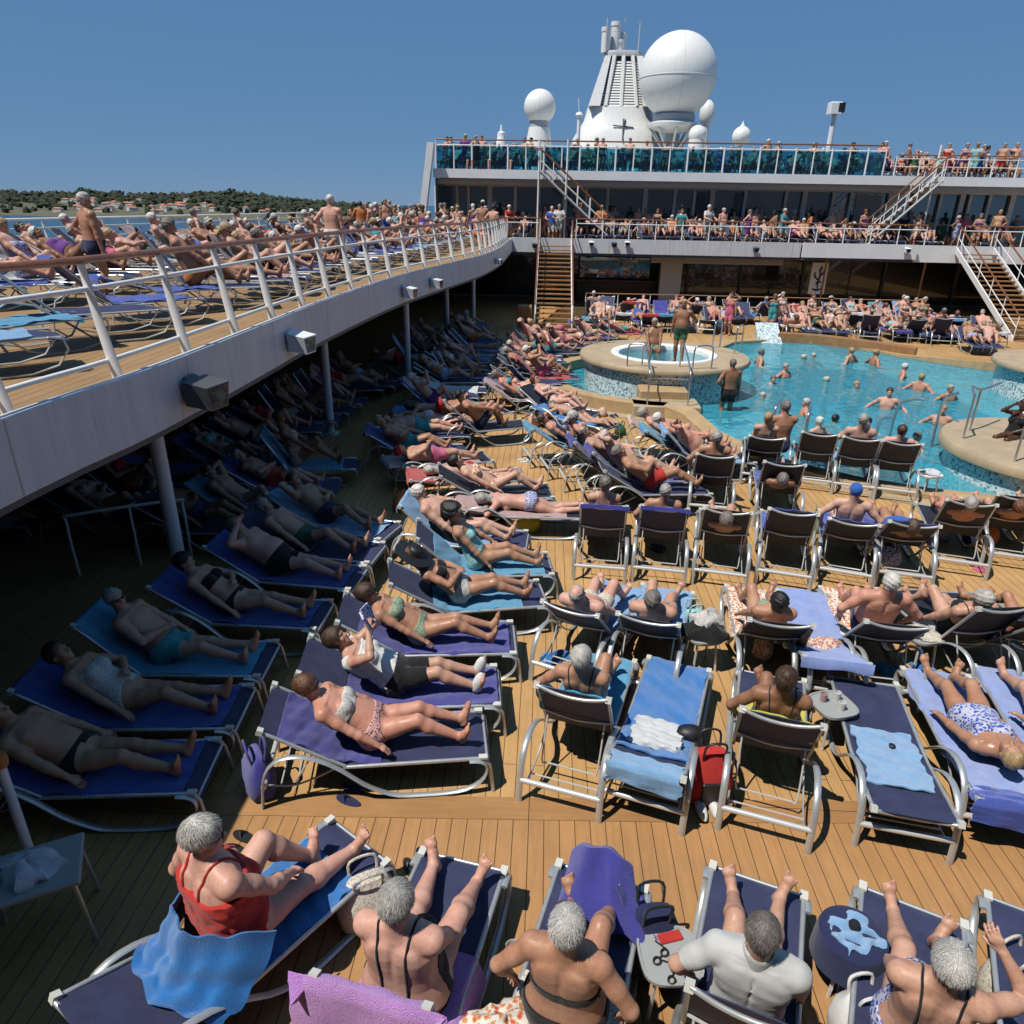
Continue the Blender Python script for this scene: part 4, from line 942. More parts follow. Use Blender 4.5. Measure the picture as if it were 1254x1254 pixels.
    for e in (-1, 1):
        F.ell(D, T(e * .082 * k, -.10, -.055 * k), (.092 * k * fat, .085 * k * fat, .105 * k), fr, .025)
        if fem:
            br = sp.get('bust', 1.) * k; F.ell(D, T(e * .082 * k, .66 - .03 * (br - 1), .085 * k * fat), (.072 * br, .062 * br, .072 * br), fr, .02)
        else: F.ell(D, T(e * .075 * k, .74, .075 * k * (1 + (fat - 1) * .7)), (.078 * k, .038 * k, .06 * k), fr, .03)
    if sp.get('belly', .4) > .7: F.ell(D, T(0, .27, .06 * k * fat), (.15 * k * fat, .11 * k * fat, .14 * k), fr, .05)
    if h < .011 and sp.get('navel', True): F.ell(D, T(0, .22, (.115 + sp.get('belly', .4) * .08) * k * fat + .012), (.012, .03, .012), fr, .012, sub=True)
    f1 = 1 + (fat - 1) * .55
    core = D                                    # legs are added to the same volume
    # --- legs and feet
    for e in (-1, 1):
        a, kn, an, fd = legs[e]; kd = (an - kn).normalized(); thd = (kn - a).normalized(); back = -(thd - kd); back = (back - kd * back.dot(kd)); 
        if back.length < .05: back = V(sp.get('calfback', -tn)) 
        back = (back - kd * back.dot(kd)).normalized()
        F.cap(D, a, a.lerp(kn, .5), .090 * k * f1 * (1.06 if fem else 1), .076 * k * f1, .035); F.cap(D, a.lerp(kn, .45), kn, .077 * k * f1, .054 * k * f1, .02)
        F.ell(D, kn + (-back) * .012, (.05 * k, .05 * k, .055 * k), (kd.cross(back), back, kd), .02)
        cm = kn.lerp(an, .28) + back * .014; F.cap(D, kn, cm, .05 * k * f1, .058 * k * f1, .02); F.cap(D, cm, an, .056 * k * f1, .034 * k, .02); F.cap(D, kn, an, .046 * k, .033 * k, .015)
        # foot
        fl = fd; fu = -kd; fu = (fu - fl * fu.dot(fl)); fu = fu.normalized() if fu.length > .05 else V((0, 0, 1)); fx = fl.cross(fu)
        sole = an - fu * .045 * k; heel = sole - fl * .035 * k; ball = sole + fl * .125 * k - fu * .002
        F.cap(D, an, heel + fu * .01, .035 * k, .034 * k, .02); F.cap(D, an, sole + fl * .07 * k + fu * .015, .034 * k, .030 * k, .02)
        F.cap(D, heel, ball, .032 * k, .026 * k, .02); F.cap(D, sole + fl * .05 * k, ball, .034 * k, .038 * k, .015, flat=(fu, .62))
        F.cap(D, ball - fx * .022, ball + fx * .022, .022 * k, .020 * k, .012)
        for j in range(5):
            o_ = (j - 2) * .0175 * k; r = max(.0125 if j == (0 if e * ax.dot(fx) > 0 else 4) else .009, .55 * h); ln = .055 - .006 * (j if e * ax.dot(fx) > 0 else 4 - j)
            b0 = ball + fx * o_; F.cap(D, b0, b0 + fl * ln * k + fu * .004, r * 1.05, r * .9, .004)
    Dcore = D.copy()
    # --- arms and hands
    garm = F.new()
    for e in (-1, 1):
        s0, el, wr, pn, curl = arms[e]; f2 = 1 + (fat - 1) * .45; g = .9 if fem else 1.; G = F.new() if False else garm
        F.cap(G, s0 + ax * (-e * .04), s0 + ax * (e * .004), .056 * k * f2 * g, .056 * k * f2 * g, .02)
        F.cap(G, s0, s0.lerp(el, .55), .058 * k * f2 * g, .050 * k * f2 * g, .02); F.cap(G, s0.lerp(el, .5), el, .050 * k * f2 * g, .040 * k * f2 * g, .02)
        fd = (wr - el).normalized(); F.cap(G, el, el.lerp(wr, .3), .041 * k * f2 * g, .043 * k * f2 * g, .015); F.cap(G, el.lerp(wr, .3), wr, .043 * k * f2 * g, .027 * k * g, .015)
        pn = V(pn) if pn is not None else V((0, 0, -1)); pn = pn - fd * pn.dot(fd); pn = pn.normalized() if pn.length > .05 else frame_of(fd)[0]
        hx = fd.cross(pn); ths = sp.get('thumb', {}).get(e, None)
        tdir = hx if hx.dot((tn + V((0, 0, .4))) - ax * e * .8) > 0 else -hx      # thumb towards front / inside
        pk = hk * (.92 if fem else 1.); pc = wr + fd * .05 * pk
        F.cap(G, wr, wr + fd * .07 * pk, .028 * pk, .036 * pk, .012, flat=(pn, .5)); F.cap(G, pc - hx * .02 * pk + fd * .025 * pk, pc + hx * .02 * pk + fd * .025 * pk, .020 * pk, .020 * pk, .010, flat=(pn, .75))
        for j in range(4):
            o_ = (j - 1.5) * .0195 * pk; ln = (.074, .084, .078, .060)[j if tdir.dot(hx) < 0 else 3 - j] * pk; r = max(.0088, .58 * h)
            p = pc + fd * .036 * pk + hx * o_; d_ = fd + hx * (o_ * 2.2)
            for m_, fr_ in enumerate((.46, .30, .24)):
                d_ = (d_ * math.cos(curl * (.55 + .2 * m_)) + pn * math.sin(curl * (.55 + .2 * m_))).normalized(); q2 = p + d_ * ln * fr_
                F.cap(G, p, q2, r * (1 - .06 * m_), r * (.94 - .06 * m_), .003); p = q2
        p = wr + fd * .022 * pk + tdir * .022 * pk; d_ = (tdir * .8 + fd * .75 + pn * .25).normalized(); q2 = p + d_ * .045 * pk; q3 = q2 + (d_ + fd * .7 + pn * .25 * (1 + curl)).normalized() * .035 * pk
        r = max(.0105, .6 * h); F.cap(G, p, q2, r * 1.3, r, .010); F.cap(G, q2, q3, r, r * .85, .003)
    hh = np.clip(.5 + .5 * (garm - D) / .016, 0, 1); D = garm + (D - garm) * hh - .016 * hh * (1 - hh)
    for e in (-1, 1):                              # soft shoulder join
        F.cap(D, T(e * shw * .55, .97, -.008), arms[e][0], .052 * k * f1, .056 * k * f1 * (.92 if fem else 1), .035)
    for e in (-1, 1): F.cap(D, nb + nd * .04 + V(T(0, 0, 0) - T(0, 0, 0)), T(e * shw * .75, 1.0, -.02), .035 * k, .03 * k, .04)
    Dsh = D.copy()
    # --- neck, head
    F.cap(D, nb - nd * .02, hc - hu * .05 * hk - hf * .012, .058 * k * (.9 if fem else 1.04) * (1 + (fat - 1) * .5), .056 * k * (.88 if fem else 1.03), .03)
    H_ = F.new(); hfr = (hr, hf, hu)
    def HP(x, y, z): return hc + hr * (x * hk) + hf * (y * hk) + hu * (z * hk)
    F.ell(H_, HP(0, -.012, .028), (.076 * hk, .097 * hk, .086 * hk), hfr, 0)
    F.ell(H_, HP(0, .022, -.035), (.060 * hk, .068 * hk, .082 * hk), hfr, .03)
    skull = H_.copy()
    jw = .05 * (1 + (fat - 1) * .8)
    F.ell(H_, HP(0, .035, -.075), (jw * hk, .05 * hk, .038 * hk), hfr, .025); F.ell(H_, HP(0, .078, -.092), (.02 * hk, .014 * hk, .015 * hk), hfr, .02)
    if h < .02:
        F.cap(H_, HP(0, .084, .012), HP(0, .108, -.024), .008 * hk, .0135 * hk, .012)
        for e in (-1, 1):
            F.cap(H_, HP(e * .012, .092, -.029), HP(e * .012, .096, -.028), .008, .008, .008)
            F.ell(H_, HP(e * .033, .088, .008), (.017 * hk, .014 * hk, .011 * hk), hfr, .012, sub=True); F.cap(H_, HP(e * .012, .087, .026), HP(e * .048, .072, .026), .009 * hk, .008 * hk, .015)
            F.ell(H_, HP(e * .046, .062, -.025), (.022 * hk, .02 * hk, .02 * hk), hfr, .02)
            F.ell(H_, HP(e * .079, -.012, -.008), (.009 * hk, .02 * hk, .032 * hk), (hr, (hf * .93 - hu * .3).normalized(), (hu * .93 + hf * .3).normalized()), .006)
        F.cap(H_, HP(-.018, .088, -.052), HP(.018, .088, -.052), .0065, .0065, .008); F.cap(H_, HP(-.014, .087, -.062), HP(.014, .087, -.062), .0065, .0065, .006); F.cap(H_, HP(-.02, .1, -.057), HP(.02, .1, -.057), .003, .003, .006, sub=True)
    hh = np.clip(.5 + .5 * (H_ - D) / .012, 0, 1); D = H_ + (D - H_) * hh - .012 * hh * (1 - hh)
    b = Person(); b.sp = sp; b.F = F
    v, f = nets(D, F.lo, h)
    root = bpy.data.objects.new('person', np_mesh('person', v, f, sp.get('skin', 'skin_tan'))); COL.objects.link(root)
    bvh = [None]
    def near(p):
        if bvh[0] is None: bvh[0] = BVHTree.FromPolygons([tuple(x) for x in v], [tuple(x) for x in f])
        return bvh[0].find_nearest(p)
    XA, YA, ZA = F.all()
    S_, U_, W_ = tcoord(XA, YA, ZA)
    tl = {}
    for e in (-1, 1):
        a, kn = npv(legs[e][0]), npv(legs[e][1]); d_ = kn - a; tl[e] = ((XA - a[0]) * d_[0] + (YA - a[1]) * d_[1] + (ZA - a[2]) * d_[2]) / float(d_ @ d_)
    leg = np.where(U_ < 0, tl[-1], tl[1]) - np.clip((S_ - .14) * 3., 0, .55)
    def wrinkle(amp, fr_=38.):
        return amp * (np.sin(XA * fr_ + 2 * np.sin(ZA * fr_ * .7)) * np.sin(YA * fr_ * .8 + 1.7 * np.sin(XA * fr_ * .6)) + .6 * np.sin((ZA + YA) * fr_ * 1.7 + 2 * np.sin(XA * 9)))
    pieces = {}
    for nm, kind, mt, kw in sp.get('wear', []):
        off = kw.get('off', max(.006, h * .45)); base = Dcore
        if kind == 'briefs': reg = np.maximum((S_ - kw.get('waist', .10)) * L, (leg - kw.get('cut', .20) + .9 * np.abs(U_) * kw.get('v', 0.)) * lt)
        elif kind == 'trunks': reg = np.maximum((S_ - kw.get('waist', .16)) * L, (leg - kw.get('cut', .55)) * lt)
        elif kind == 'swimsuit':
            top = np.where(W_ > 0, kw.get('front', .82), kw.get('back', .55)); reg = np.maximum((S_ - top) * L, (leg - kw.get('cut', .14)) * lt)
        elif kind == 'bandeau': reg = (np.abs(S_ - kw.get('s', .66)) - np.where(W_ > -.02, kw.get('wf', .13), kw.get('wb', .07))) * L
        elif kind == 'shirt':
            base = Dsh; rn = np.sqrt(U_ ** 2 + (W_ + .012) ** 2); reg = np.maximum(np.minimum((S_ - kw.get('top', 1.0)) * L, np.maximum((S_ - 1.22) * L, .066 * k - rn)) if kw.get('top', 1.) > 1.02 else (S_ - kw.get('top', 1.0)) * L, (kw.get('bot', -.1) - S_) * L); ta = []
            for e in (-1, 1):
                a, el = npv(arms[e][0]), npv(arms[e][1]); d_ = el - a; t_ = ((XA - a[0]) * d_[0] + (YA - a[1]) * d_[1] + (ZA - a[2]) * d_[2]) / float(d_ @ d_); ta.append((t_ - kw.get('sleeve', .7)) * lu)
            isarm = garm < Dcore - .004; armr = np.where(U_ < 0, ta[0], ta[1]); reg = np.where(isarm & (np.abs(U_) > shw * .9), armr, reg); reg = np.where(~isarm, reg, reg)
            reg = np.where(~isarm, np.maximum(reg, (leg - kw.get('cut', .10)) * lt), reg)
            base = base + 0
        elif kind == 'collar':
            base = F.new(); F.cap(base, nb - nd * .02, nb + nd * .055, .076 * k, .080 * k, .0); F.cap(base, nb - nd * .05, nb + nd * .1, .066 * k, .070 * k, .004, sub=True); reg = base
        else: continue
        fld = np.maximum(base - off - (wrinkle(kw['wr']) if 'wr' in kw else 0), reg)
        cv, cf = nets(fld.astype(np.float32), F.lo, h)
        if len(cf): o = bpy.data.objects.new(nm, np_mesh(nm, cv, cf, mt)); COL.objects.link(o); o.parent = root; pieces[nm] = o
    # straps: tubes lying on the skin
    for nm, mt, paths, r in sp.get('straps', []):
        b2 = MB()
        for path in paths:
            q = []
            for (u, s_, v_) in path: 
                lo3 = near(T(u, s_, v_)); q.append((lo3[0], lo3[1]))
            g = curve([p for p, _ in q], 7); q = [near(p) for p in g]
            b2.tube([p + n_ * r * .5 for p, n_, _, _ in q], r, 6, flat=1.)
        o = b2.build(nm, mt, root)
    # hair
    hs = sp.get('hair', 'short')
    if hs and hs != 'bald':
        dx, dy, dz = XA - hc[0], YA - hc[1], ZA - hc[2]
        lx = (dx * hr[0] + dy * hr[1] + dz * hr[2]) / hk; lf_ = (dx * hf[0] + dy * hf[1] + dz * hf[2]) / hk; lu_ = (dx * hu[0] + dy * hu[1] + dz * hu[2]) / hk
        rough = (.4 if h < .009 else 1) * (.0035 * np.sin(lx * 210 + 3 * np.sin(lu_ * 60)) * np.sin(lf_ * 170 + 2 * np.sin(lu_ * 90)) + .003 * np.sin(lu_ * 120 + lx * 60) + .002 * np.sin(lf_ * 330 + lx * 290))
        th = dict(short=.013, thin=.007, long=.02, bob=.022, afro=.055, cap=.012, bun=.012).get(hs, .013)
        cut = np.maximum((lf_ * .80 - lu_ * .60) - (.028 if hs != 'thin' else .012), -lu_ - (.082 if hs in ('short', 'thin', 'cap', 'bun') else .125))
        ear = (np.abs(lx) > .05) & (lf_ > -.012) & (lu_ < .002); cut = np.where(ear, np.maximum(cut, .004), cut)
        if hs == 'thin': cut = np.maximum(cut, .058 - np.sqrt(lx ** 2 + (lf_ + .025) ** 2 + np.minimum(0, lu_ - .05) ** 2 * 3)) if sp.get('bald') else cut
        fld = np.maximum((skull - th - rough * (0 if hs == 'cap' else 1) * (2.2 if hs == 'afro' else 1)) , cut)
        if hs == 'bun': 
            G = F.new(); F.ell(G, HP(0, -.085, .075), (.042, .042, .042), hfr, 0); fld = np.minimum(fld, G - rough * 1.5)
        if hs == 'long':
            G = F.new(); F.cap(G, HP(0, -.06, -.02), HP(0, -.085, -.16), .075, .05, .0, flat=(hf, .6)); fld = np.minimum(fld, G - rough * 2)
        cv, cf = nets(fld.astype(np.float32), F.lo, h)
        if len(cf):
            nm = 'cap' if hs == 'cap' else 'hair'
            ho = bpy.data.objects.new(nm, np_mesh(nm, cv, cf, sp.get('haircol', 'hair_grey'))); COL.objects.link(ho); ho.parent = root
            if hs == 'cap':
                b2 = MB(); pk = [HP(x, .075 + .085 * math.cos(x / .07 * 1.4), .035 - .012) for x in np.linspace(-.07, .07, 9)]; pi = [HP(x, .068, .045) for x in np.linspace(-.07, .07, 9)]
                b2.add([tuple(p) for p in pk + pi] + [tuple(p - hu * .006) for p in pk + pi], [(i, i + 1, 9 + i + 1, 9 + i) for i in range(8)] + [(18 + 9 + i, 18 + 9 + i + 1, 18 + i + 1, 18 + i) for i in range(8)] + [(18 + i, 18 + i + 1, i + 1, i) for i in range(8)]); b2.build('peak', sp.get('haircol'), root)
            ns = sp.get('strands', 0)
            if ns:
                rg = random.Random(5); b2 = MB(); crown = HP(0, -.045, .12)
                tri = [rg.randrange(len(cv)) for _ in range(ns)]
                for i in tri:
                    p = V(cv[i]); nrm = (p - HP(0, -.012, .0)).normalized(); flow = (p - crown); flow = flow - nrm * flow.dot(nrm)
                    if (p - HP(0, .03, -.02)).dot(hf) > .06 * hk and False: continue
                    flow = (flow.normalized() if flow.length > .004 else hr) + V((rg.uniform(-.2, .2), rg.uniform(-.2, .2), rg.uniform(-.2, .2)))
                    flow.normalize(); sd = flow.cross(nrm).normalized() * rg.uniform(.0005, .0011); ln = rg.uniform(.03, .065); lift = rg.uniform(.000, .0022)
                    wisp = 2.6 if rg.random() < .07 else 1.
                    lift *= wisp * 1.5; a0 = p - nrm * .003 - flow * ln * .3; a1 = p + nrm * (lift + .0018) + flow * ln * .25; a2 = p + flow * ln * .75 - nrm * (.006 + lift)
                    b2.add([a0 - sd, a0 + sd, a1 - sd * .9, a1 + sd * .9, a2], [(0, 1, 3, 2), (2, 3, 4)], 0, True)
                b2.build('hair_strands', sp.get('haircol2', sp.get('haircol', 'hair_grey')), ho)
    b2 = None
    if sp.get('glasses'):
        b2 = MB()
        for e in (-1, 1):
            c0 = HP(e * .033, .098, .008); b2.ell(c0, (.024, .008, .018), 10, mx=Matrix((hr, hf, hu)).transposed())
            b2.tube([HP(e * .055, .092, .012), HP(e * .078, .06, .012), HP(e * .082, -.01, .008)], .0035, 5)
        b2.tube([HP(-.012, .104, .012), HP(.012, .104, .012)], .004, 5); b2.build('sunglasses', 'black', root)
    elif sp.get('eyes'):
        for e in (-1, 1):
            b2 = MB(); b2.ell(HP(e * .033, .074, .008), (.0125 * hk,) * 3, 10, 0)
            b2.ell(HP(e * .033, .0815, .008), (.0062, .0062, .0062), 8, 1)
            b2.build('eye', ['eye_white', 'black'], root)
    if sp.get('hat'):
        b2 = MB(); mx = Matrix((hr, hf, hu)).transposed(); c0 = HP(0, -.012, .035)
        hm = sp['hat']; R_ = sp.get('brim', .17)
        prof = [(R_, .0), (R_ * .75, .012), (.098, .022), (.094, .075), (.07, .105), (.01, .112)]
        b3 = MB(); b3.lathe([(.09, .0), (R_ * .75, .0), (R_ * .985, -.010)] + prof, 24, cap=False)
        b3.v = [tuple(c0 + mx @ V(q)) for q in b3.v]; b3.build('hat', hm, root)
    root['_hc'] = tuple(hc)
    del root['_hc']
    return root
# ---- skin, hair and cloth materials
def skin(name, col, red=.12, rough=.52):
    m, nt, b = nodes(name); L_ = nt.links.new; N = nt.nodes.new
    tc = N('ShaderNodeTexCoord'); n = N('ShaderNodeTexNoise'); n.inputs['Scale'].default_value = 6.5; n.inputs['Detail'].default_value = 7; n.inputs['Roughness'].default_value = .62; L_(tc.outputs['Object'], n.inputs['Vector'])
    r = N('ShaderNodeValToRGB'); r.color_ramp.elements[0].position = .32; r.color_ramp.elements[1].position = .7
    r.color_ramp.elements[0].color = (col[0] * .90, col[1] * .76, col[2] * .70, 1); r.color_ramp.elements[1].color = (min(1, col[0] * 1.08), col[1] * 1.07, col[2] * 1.08, 1); L_(n.outputs['Fac'], r.inputs[0])
    n2 = N('ShaderNodeTexNoise'); n2.inputs['Scale'].default_value = 60; n2.inputs['Detail'].default_value = 3; L_(tc.outputs['Object'], n2.inputs['Vector'])
    mx = N('ShaderNodeMix'); mx.data_type = 'RGBA'; mx.blend_type = 'MULTIPLY'; mr = N('ShaderNodeMapRange'); mr.inputs[1].default_value = .52; mr.inputs[2].default_value = .72; L_(n2.outputs['Fac'], mr.inputs[0])
    mm = N('ShaderNodeMath'); mm.operation = 'MULTIPLY'; mm.inputs[1].default_value = .5; L_(mr.outputs[0], mm.inputs[0]); L_(mm.outputs[0], mx.inputs[0]); L_(r.outputs[0], mx.inputs[6]); mx.inputs[7].default_value = (.74, .55, .47, 1)
    L_(mx.outputs[2], b.inputs['Base Color']); rr_ = N('ShaderNodeMapRange'); rr_.inputs[1].default_value = .35; rr_.inputs[2].default_value = .65; rr_.inputs[3].default_value = rough - .16; rr_.inputs[4].default_value = rough + .16; L_(n.outputs['Fac'], rr_.inputs[0]); L_(rr_.outputs[0], b.inputs['Roughness']); b.inputs['Specular IOR Level'].default_value = .38
    bp = N('ShaderNodeBump'); bp.inputs['Strength'].default_value = .25; bp.inputs['Distance'].default_value = .004; n3 = N('ShaderNodeTexNoise'); n3.inputs['Scale'].default_value = 38; n3.inputs['Detail'].default_value = 5; L_(tc.outputs['Object'], n3.inputs['Vector']); L_(n3.outputs['Fac'], bp.inputs['Height']); L_(bp.outputs[0], b.inputs['Normal'])
    M[name] = m
skin('skin_pale', (.56, .36, .27)); skin('skin_pink', (.57, .345, .27)); skin('skin_tan', (.49, .30, .215)); skin('skin_bronze', (.40, .225, .145), rough=.47); skin('skin_brown', (.25, .13, .075), rough=.47); skin('skin_red', (.52, .275, .20)); skin('skin_olive', (.40, .24, .15)); skin('skin_dark', (.075, .038, .022), rough=.35)
def hairm(name, col, k=.3): mat(name, col, .5, noise=k * .8, nscale=22, bump=.3, bscale=160, stretch=(1, 1, .3))
hairm('hair_grey', (.30, .285, .26)); hairm('hair_white', (.56, .54, .50), .25); hairm('hair_silver', (.42, .40, .36), .4); hairm('hair_brown', (.055, .030, .016)); hairm('hair_black', (.010, .009, .008)); hairm('hair_blond', (.34, .23, .11)); hairm('hair_salt', (.15, .13, .115), .6); hairm('hair_auburn', (.12, .05, .025))
mat('eye_white', (.7, .68, .65), .2)
def cloth(name, col, noise=.12, bs=220, bump=.35, rough=.85, sheen=.15, nscale=14, two=None): mat(name, col, rough, noise=noise, nscale=nscale, bump=bump, bscale=bs, sheen=sheen, spec=.25, two=two)
cloth('cloth_black', (.010, .010, .011)); cloth('cloth_navy', (.016, .022, .07)); cloth('cloth_red', (.42, .028, .022)); cloth('cloth_white', (.62, .62, .60)); cloth('cloth_grey', (.36, .36, .35)); cloth('cloth_green', (.03, .10, .055)); cloth('cloth_teal', (.05, .27, .30)); cloth('cloth_blue', (.03, .11, .40)); cloth('cloth_purple', (.14, .04, .22)); cloth('cloth_orange', (.5, .16, .04)); cloth('cloth_pink', (.5, .12, .2)); cloth('cloth_yellow', (.55, .45, .05)); cloth('cloth_brown', (.13, .07, .04)); cloth('cloth_lime', (.35, .42, .10))
cloth('polo_white', (.47, .47, .455), .06, bs=300, bump=.25)
def towel(name, col, two=None): cloth(name, col, .13, bs=170, bump=.8, rough=.95, sheen=.35, nscale=9, two=two)
towel('towel_blue', (.015, .17, .50)); towel('towel_indigo', (.040, .040, .27)); towel('towel_violet', (.54, .25, .66)); towel('towel_sky', (.20, .38, .62)); towel('towel_periwinkle', (.24, .33, .66)); towel('towel_white', (.62, .64, .66)); towel('towel_yellow', (.56, .50, .05)); towel('towel_royal', (.035, .075, .38)); towel('towel_cyan', (.07, .30, .50)); towel('towel_red', (.45, .04, .04)); towel('towel_turq', (.05, .33, .55)); towel('towel_pinkish', (.45, .28, .27))
def patterned(name, a, b_, scale=60., c_=None, thr=.5):
    m, nt, bs = nodes(name); L_ = nt.links.new; N = nt.nodes.new; tc = N('ShaderNodeTexCoord'); v = N('ShaderNodeTexVoronoi'); v.inputs['Scale'].default_value = scale; L_(tc.outputs['Object'], v.inputs['Vector'])
    r = N('ShaderNodeValToRGB'); r.color_ramp.interpolation = 'CONSTANT'; L_(v.outputs['Distance'], r.inputs[0]); r.color_ramp.elements[0].color = a + (1,); r.color_ramp.elements[1].position = thr; r.color_ramp.elements[1].color = b_ + (1,)
    if c_: e = r.color_ramp.elements.new(thr * .5); e.color = c_ + (1,)
    L_(r.outputs[0], bs.inputs['Base Color']); bs.inputs['Roughness'].default_value = .85; M[name] = m
patterned('print_leopard', (.02, .015, .015), (.62, .35, .33), 55, thr=.38); patterned('print_green', (.02, .05, .035), (.16, .24, .16), 60, (.35, .4, .3), .45); patterned('print_turq', (.03, .22, .26), (.30, .5, .5), 45, (.05, .35, .4), .4); patterned('print_red', (.5, .06, .06), (.65, .6, .55), 28, (.55, .25, .1), .5); patterned('print_blue', (.03, .08, .35), (.45, .45, .55), 40, thr=.45); patterned('print_silver', (.25, .24, .22), (.55, .53, .5), 90, thr=.4); patterned('print_sand', (.35, .3, .24), (.55, .5, .42), 50, thr=.4); patterned('print_mixed', (.05, .06, .2), (.6, .5, .4), 36, (.5, .2, .12), .5)
# ================================================================= LOUNGERS, TOWELS, TABLES
PV = .72; BL = .80; SH = .37; SL = 1.96               # pivot y, back length, seat height, seat end y
def prof(theta):
    """side profile of the sling: list of (y, z) from the top of the back to the foot end"""
    t = rad(theta); out = []
    for i in range(9):
        f = 1 - i / 8; out.append((PV - BL * f * math.cos(t), SH + BL * f * math.sin(t) - .012 * math.sin(f * 3.14)))
    for y in (.92, 1.15, 1.4, 1.7, 1.86): out.append((y, SH - .012))
    out += [(1.93, SH - .025), (1.965, SH - .07)]
    return out
def prof_at(pr):
    L = [0.]
    for a, b_ in zip(pr, pr[1:]): L.append(L[-1] + math.hypot(b_[0] - a[0], b_[1] - a[1]))
    def f(s_):
        s_ = max(0, min(L[-1] - 1e-6, s_))
        for i in range(1, len(L)):
            if s_ <= L[i]:
                u = (s_ - L[i - 1]) / (L[i] - L[i - 1]); return pr[i - 1][0] + (pr[i][0] - pr[i - 1][0]) * u, pr[i - 1][1] + (pr[i][1] - pr[i - 1][1]) * u
    return f, L[-1]
def side_tube(e):
    x = .335 * e
    q = [(.0, .0), (.01, .12), (.035, .30), (.09, .44), (.20, .525), (.34, .54), (.50, .49), (.68, .37), (.86, .20), (1.02, .085), (1.16, .032), (1.36, .022), (1.58, .024), (1.75, .05), (1.88, .13), (1.93, .23), (1.925, .31), (1.87, .352), (1.78, .36)]
    return curve([(x + .02 * e * (1 if y < .9 else .4), y, z) for y, z in q], 2)
def make_lounger(theta, sling='navy_sling', simple=False):
    t = rad(theta); top = (PV - BL * math.cos(t), SH + BL * math.sin(t)); nrm = (math.sin(t), math.cos(t))
    pr = prof(theta)
    def back_pt(x, f, off=0): return (x, PV - BL * f * math.cos(t) + nrm[0] * off, SH + BL * f * math.sin(t) + nrm[1] * off)
    def sling_bm(y0, y1):
        b = MB(); f, L = prof_at(pr); s0 = 0 if y0 is None else BL; s1 = BL if y0 is None else L
        sag = .018
        b.sheet(lambda u, v: (lambda p: ((u - .5) * .60, p[0], p[1] - sag * math.sin(u * math.pi) * (math.sin(v * math.pi) ** .5)))(f(s0 + (s1 - s0) * v)), 6 if not simple else 2, 10 if not simple else 4, .008); return b
    if simple:
        b = MB()
        for e in (-1, 1):
            b.tube(side_tube(e)[::3], .012, 5, mi=0, flat=1.6, ref=V((1, 0, 0))); b.tube([back_pt(.31 * e, 0), back_pt(.31 * e, 1)], .016, 4, mi=0); b.tube([(.315 * e, PV, SH - .02), (.315 * e, 1.9, SH - .02)], .012, 4, mi=0)
        b.tube([(-.34, .03, .22), (.34, .03, .22)], .018, 4, mi=0); b.tube([back_pt(-.31, 1), back_pt(0, .955, -.02), back_pt(.31, 1)], .016, 4, mi=0)
        for q in (sling_bm(None, 0), sling_bm(0, 0)): b.add(q.v, q.f, 1, True)
        return b.build('sun_lounger', ['aluminium', sling])
    r = empty('sun_lounger')
    for e in (-1, 1):
        MB().tube(side_tube(e), .013, 8, flat=2.15, ref=V((1, 0, 0))).build('side_frame', 'aluminium', r)
        MB().tube([(.315 * e, PV - .02, SH - .01), (.315 * e, 1.84, SH - .01), (.315 * e, 1.92, SH - .03), (.318 * e, 1.955, SH - .08), (.325 * e, 1.97, SH - .2), (.335 * e, 1.99, 0)], .018, 8).build('seat_rail', 'aluminium', r)
        b = MB(); b.box((.315 * e, 1.90, SH + .006), (.052, .075, .02)); b.build('end_cap', 'cap_plastic', r)
    MB().tube([(-.35, .028, .225), (.35, .028, .225)], .025, 8).build('crossbar', 'alu_bright', r)
    MB().tube([(-.315, 1.94, SH - .05), (.315, 1.94, SH - .05)], .014, 8).build('foot_bar', 'aluminium', r)
    MB().tube([(-.31, .98, SH - .03), (.31, .98, SH - .03)], .012, 6).build('crossbar', 'aluminium', r)
    sling_bm(0, 0).build('seat_sling', sling, r)
    bk = sling_bm(None, 0).build('backrest', sling, r)
    bf = MB(); bf.tube(curve([back_pt(-.315, 0), back_pt(-.315, .5), back_pt(-.312, .97)], 3) + curve([back_pt(-.30, 1.0, -.004), back_pt(-.16, .965, -.028), back_pt(0, .95, -.036), back_pt(.16, .965, -.028), back_pt(.30, 1.0, -.004)], 4) + curve([back_pt(.312, .97), back_pt(.315, .5), back_pt(.315, 0)], 3), .0165, 8); bf.build('back_frame', 'aluminium', bk)
    bf = MB(); bf.tube(curve([back_pt(-.30, .36, -.02), back_pt(0, .33, -.045), back_pt(.30, .36, -.02)], 4), .011, 6); bf.build('back_bar', 'alu_bright', bk)
    for e in (-1, 1): bf = MB(); bf.box(back_pt(.312 * e, .985, .004), (.05, .05, .05), mx=Matrix.Rotation(-0.4, 3, 'X')); bf.build('corner_cap', 'cap_plastic', bk)
    hp = V(back_pt(0, .36, -.02)); ft = V((0, max(.03, hp.y - .18), .16))
    MB().tube(curve([(-.26, hp.y, hp.z), (-.255, ft.y, ft.z + .04), (-.22, ft.y, ft.z)], 3) + curve([(.22, ft.y, ft.z), (.255, ft.y, ft.z + .04), (.26, hp.y, hp.z)], 3), .0085, 6).build('back_prop', 'alu_bright', r)
    MB().tube(curve([(-.30, .05, .205), (-.30, .30, .19), (-.29, .62, .33)], 3), .009, 6).build('notch_bar', 'aluminium', r); MB().tube(curve([(.30, .05, .205), (.30, .30, .19), (.29, .62, .33)], 3), .009, 6).build('notch_bar', 'aluminium', r)
    MB().tube([(-.30, .16, .195), (.30, .16, .195)], .008, 6).build('crossbar', 'alu_bright', r)
    return r
LP = {}
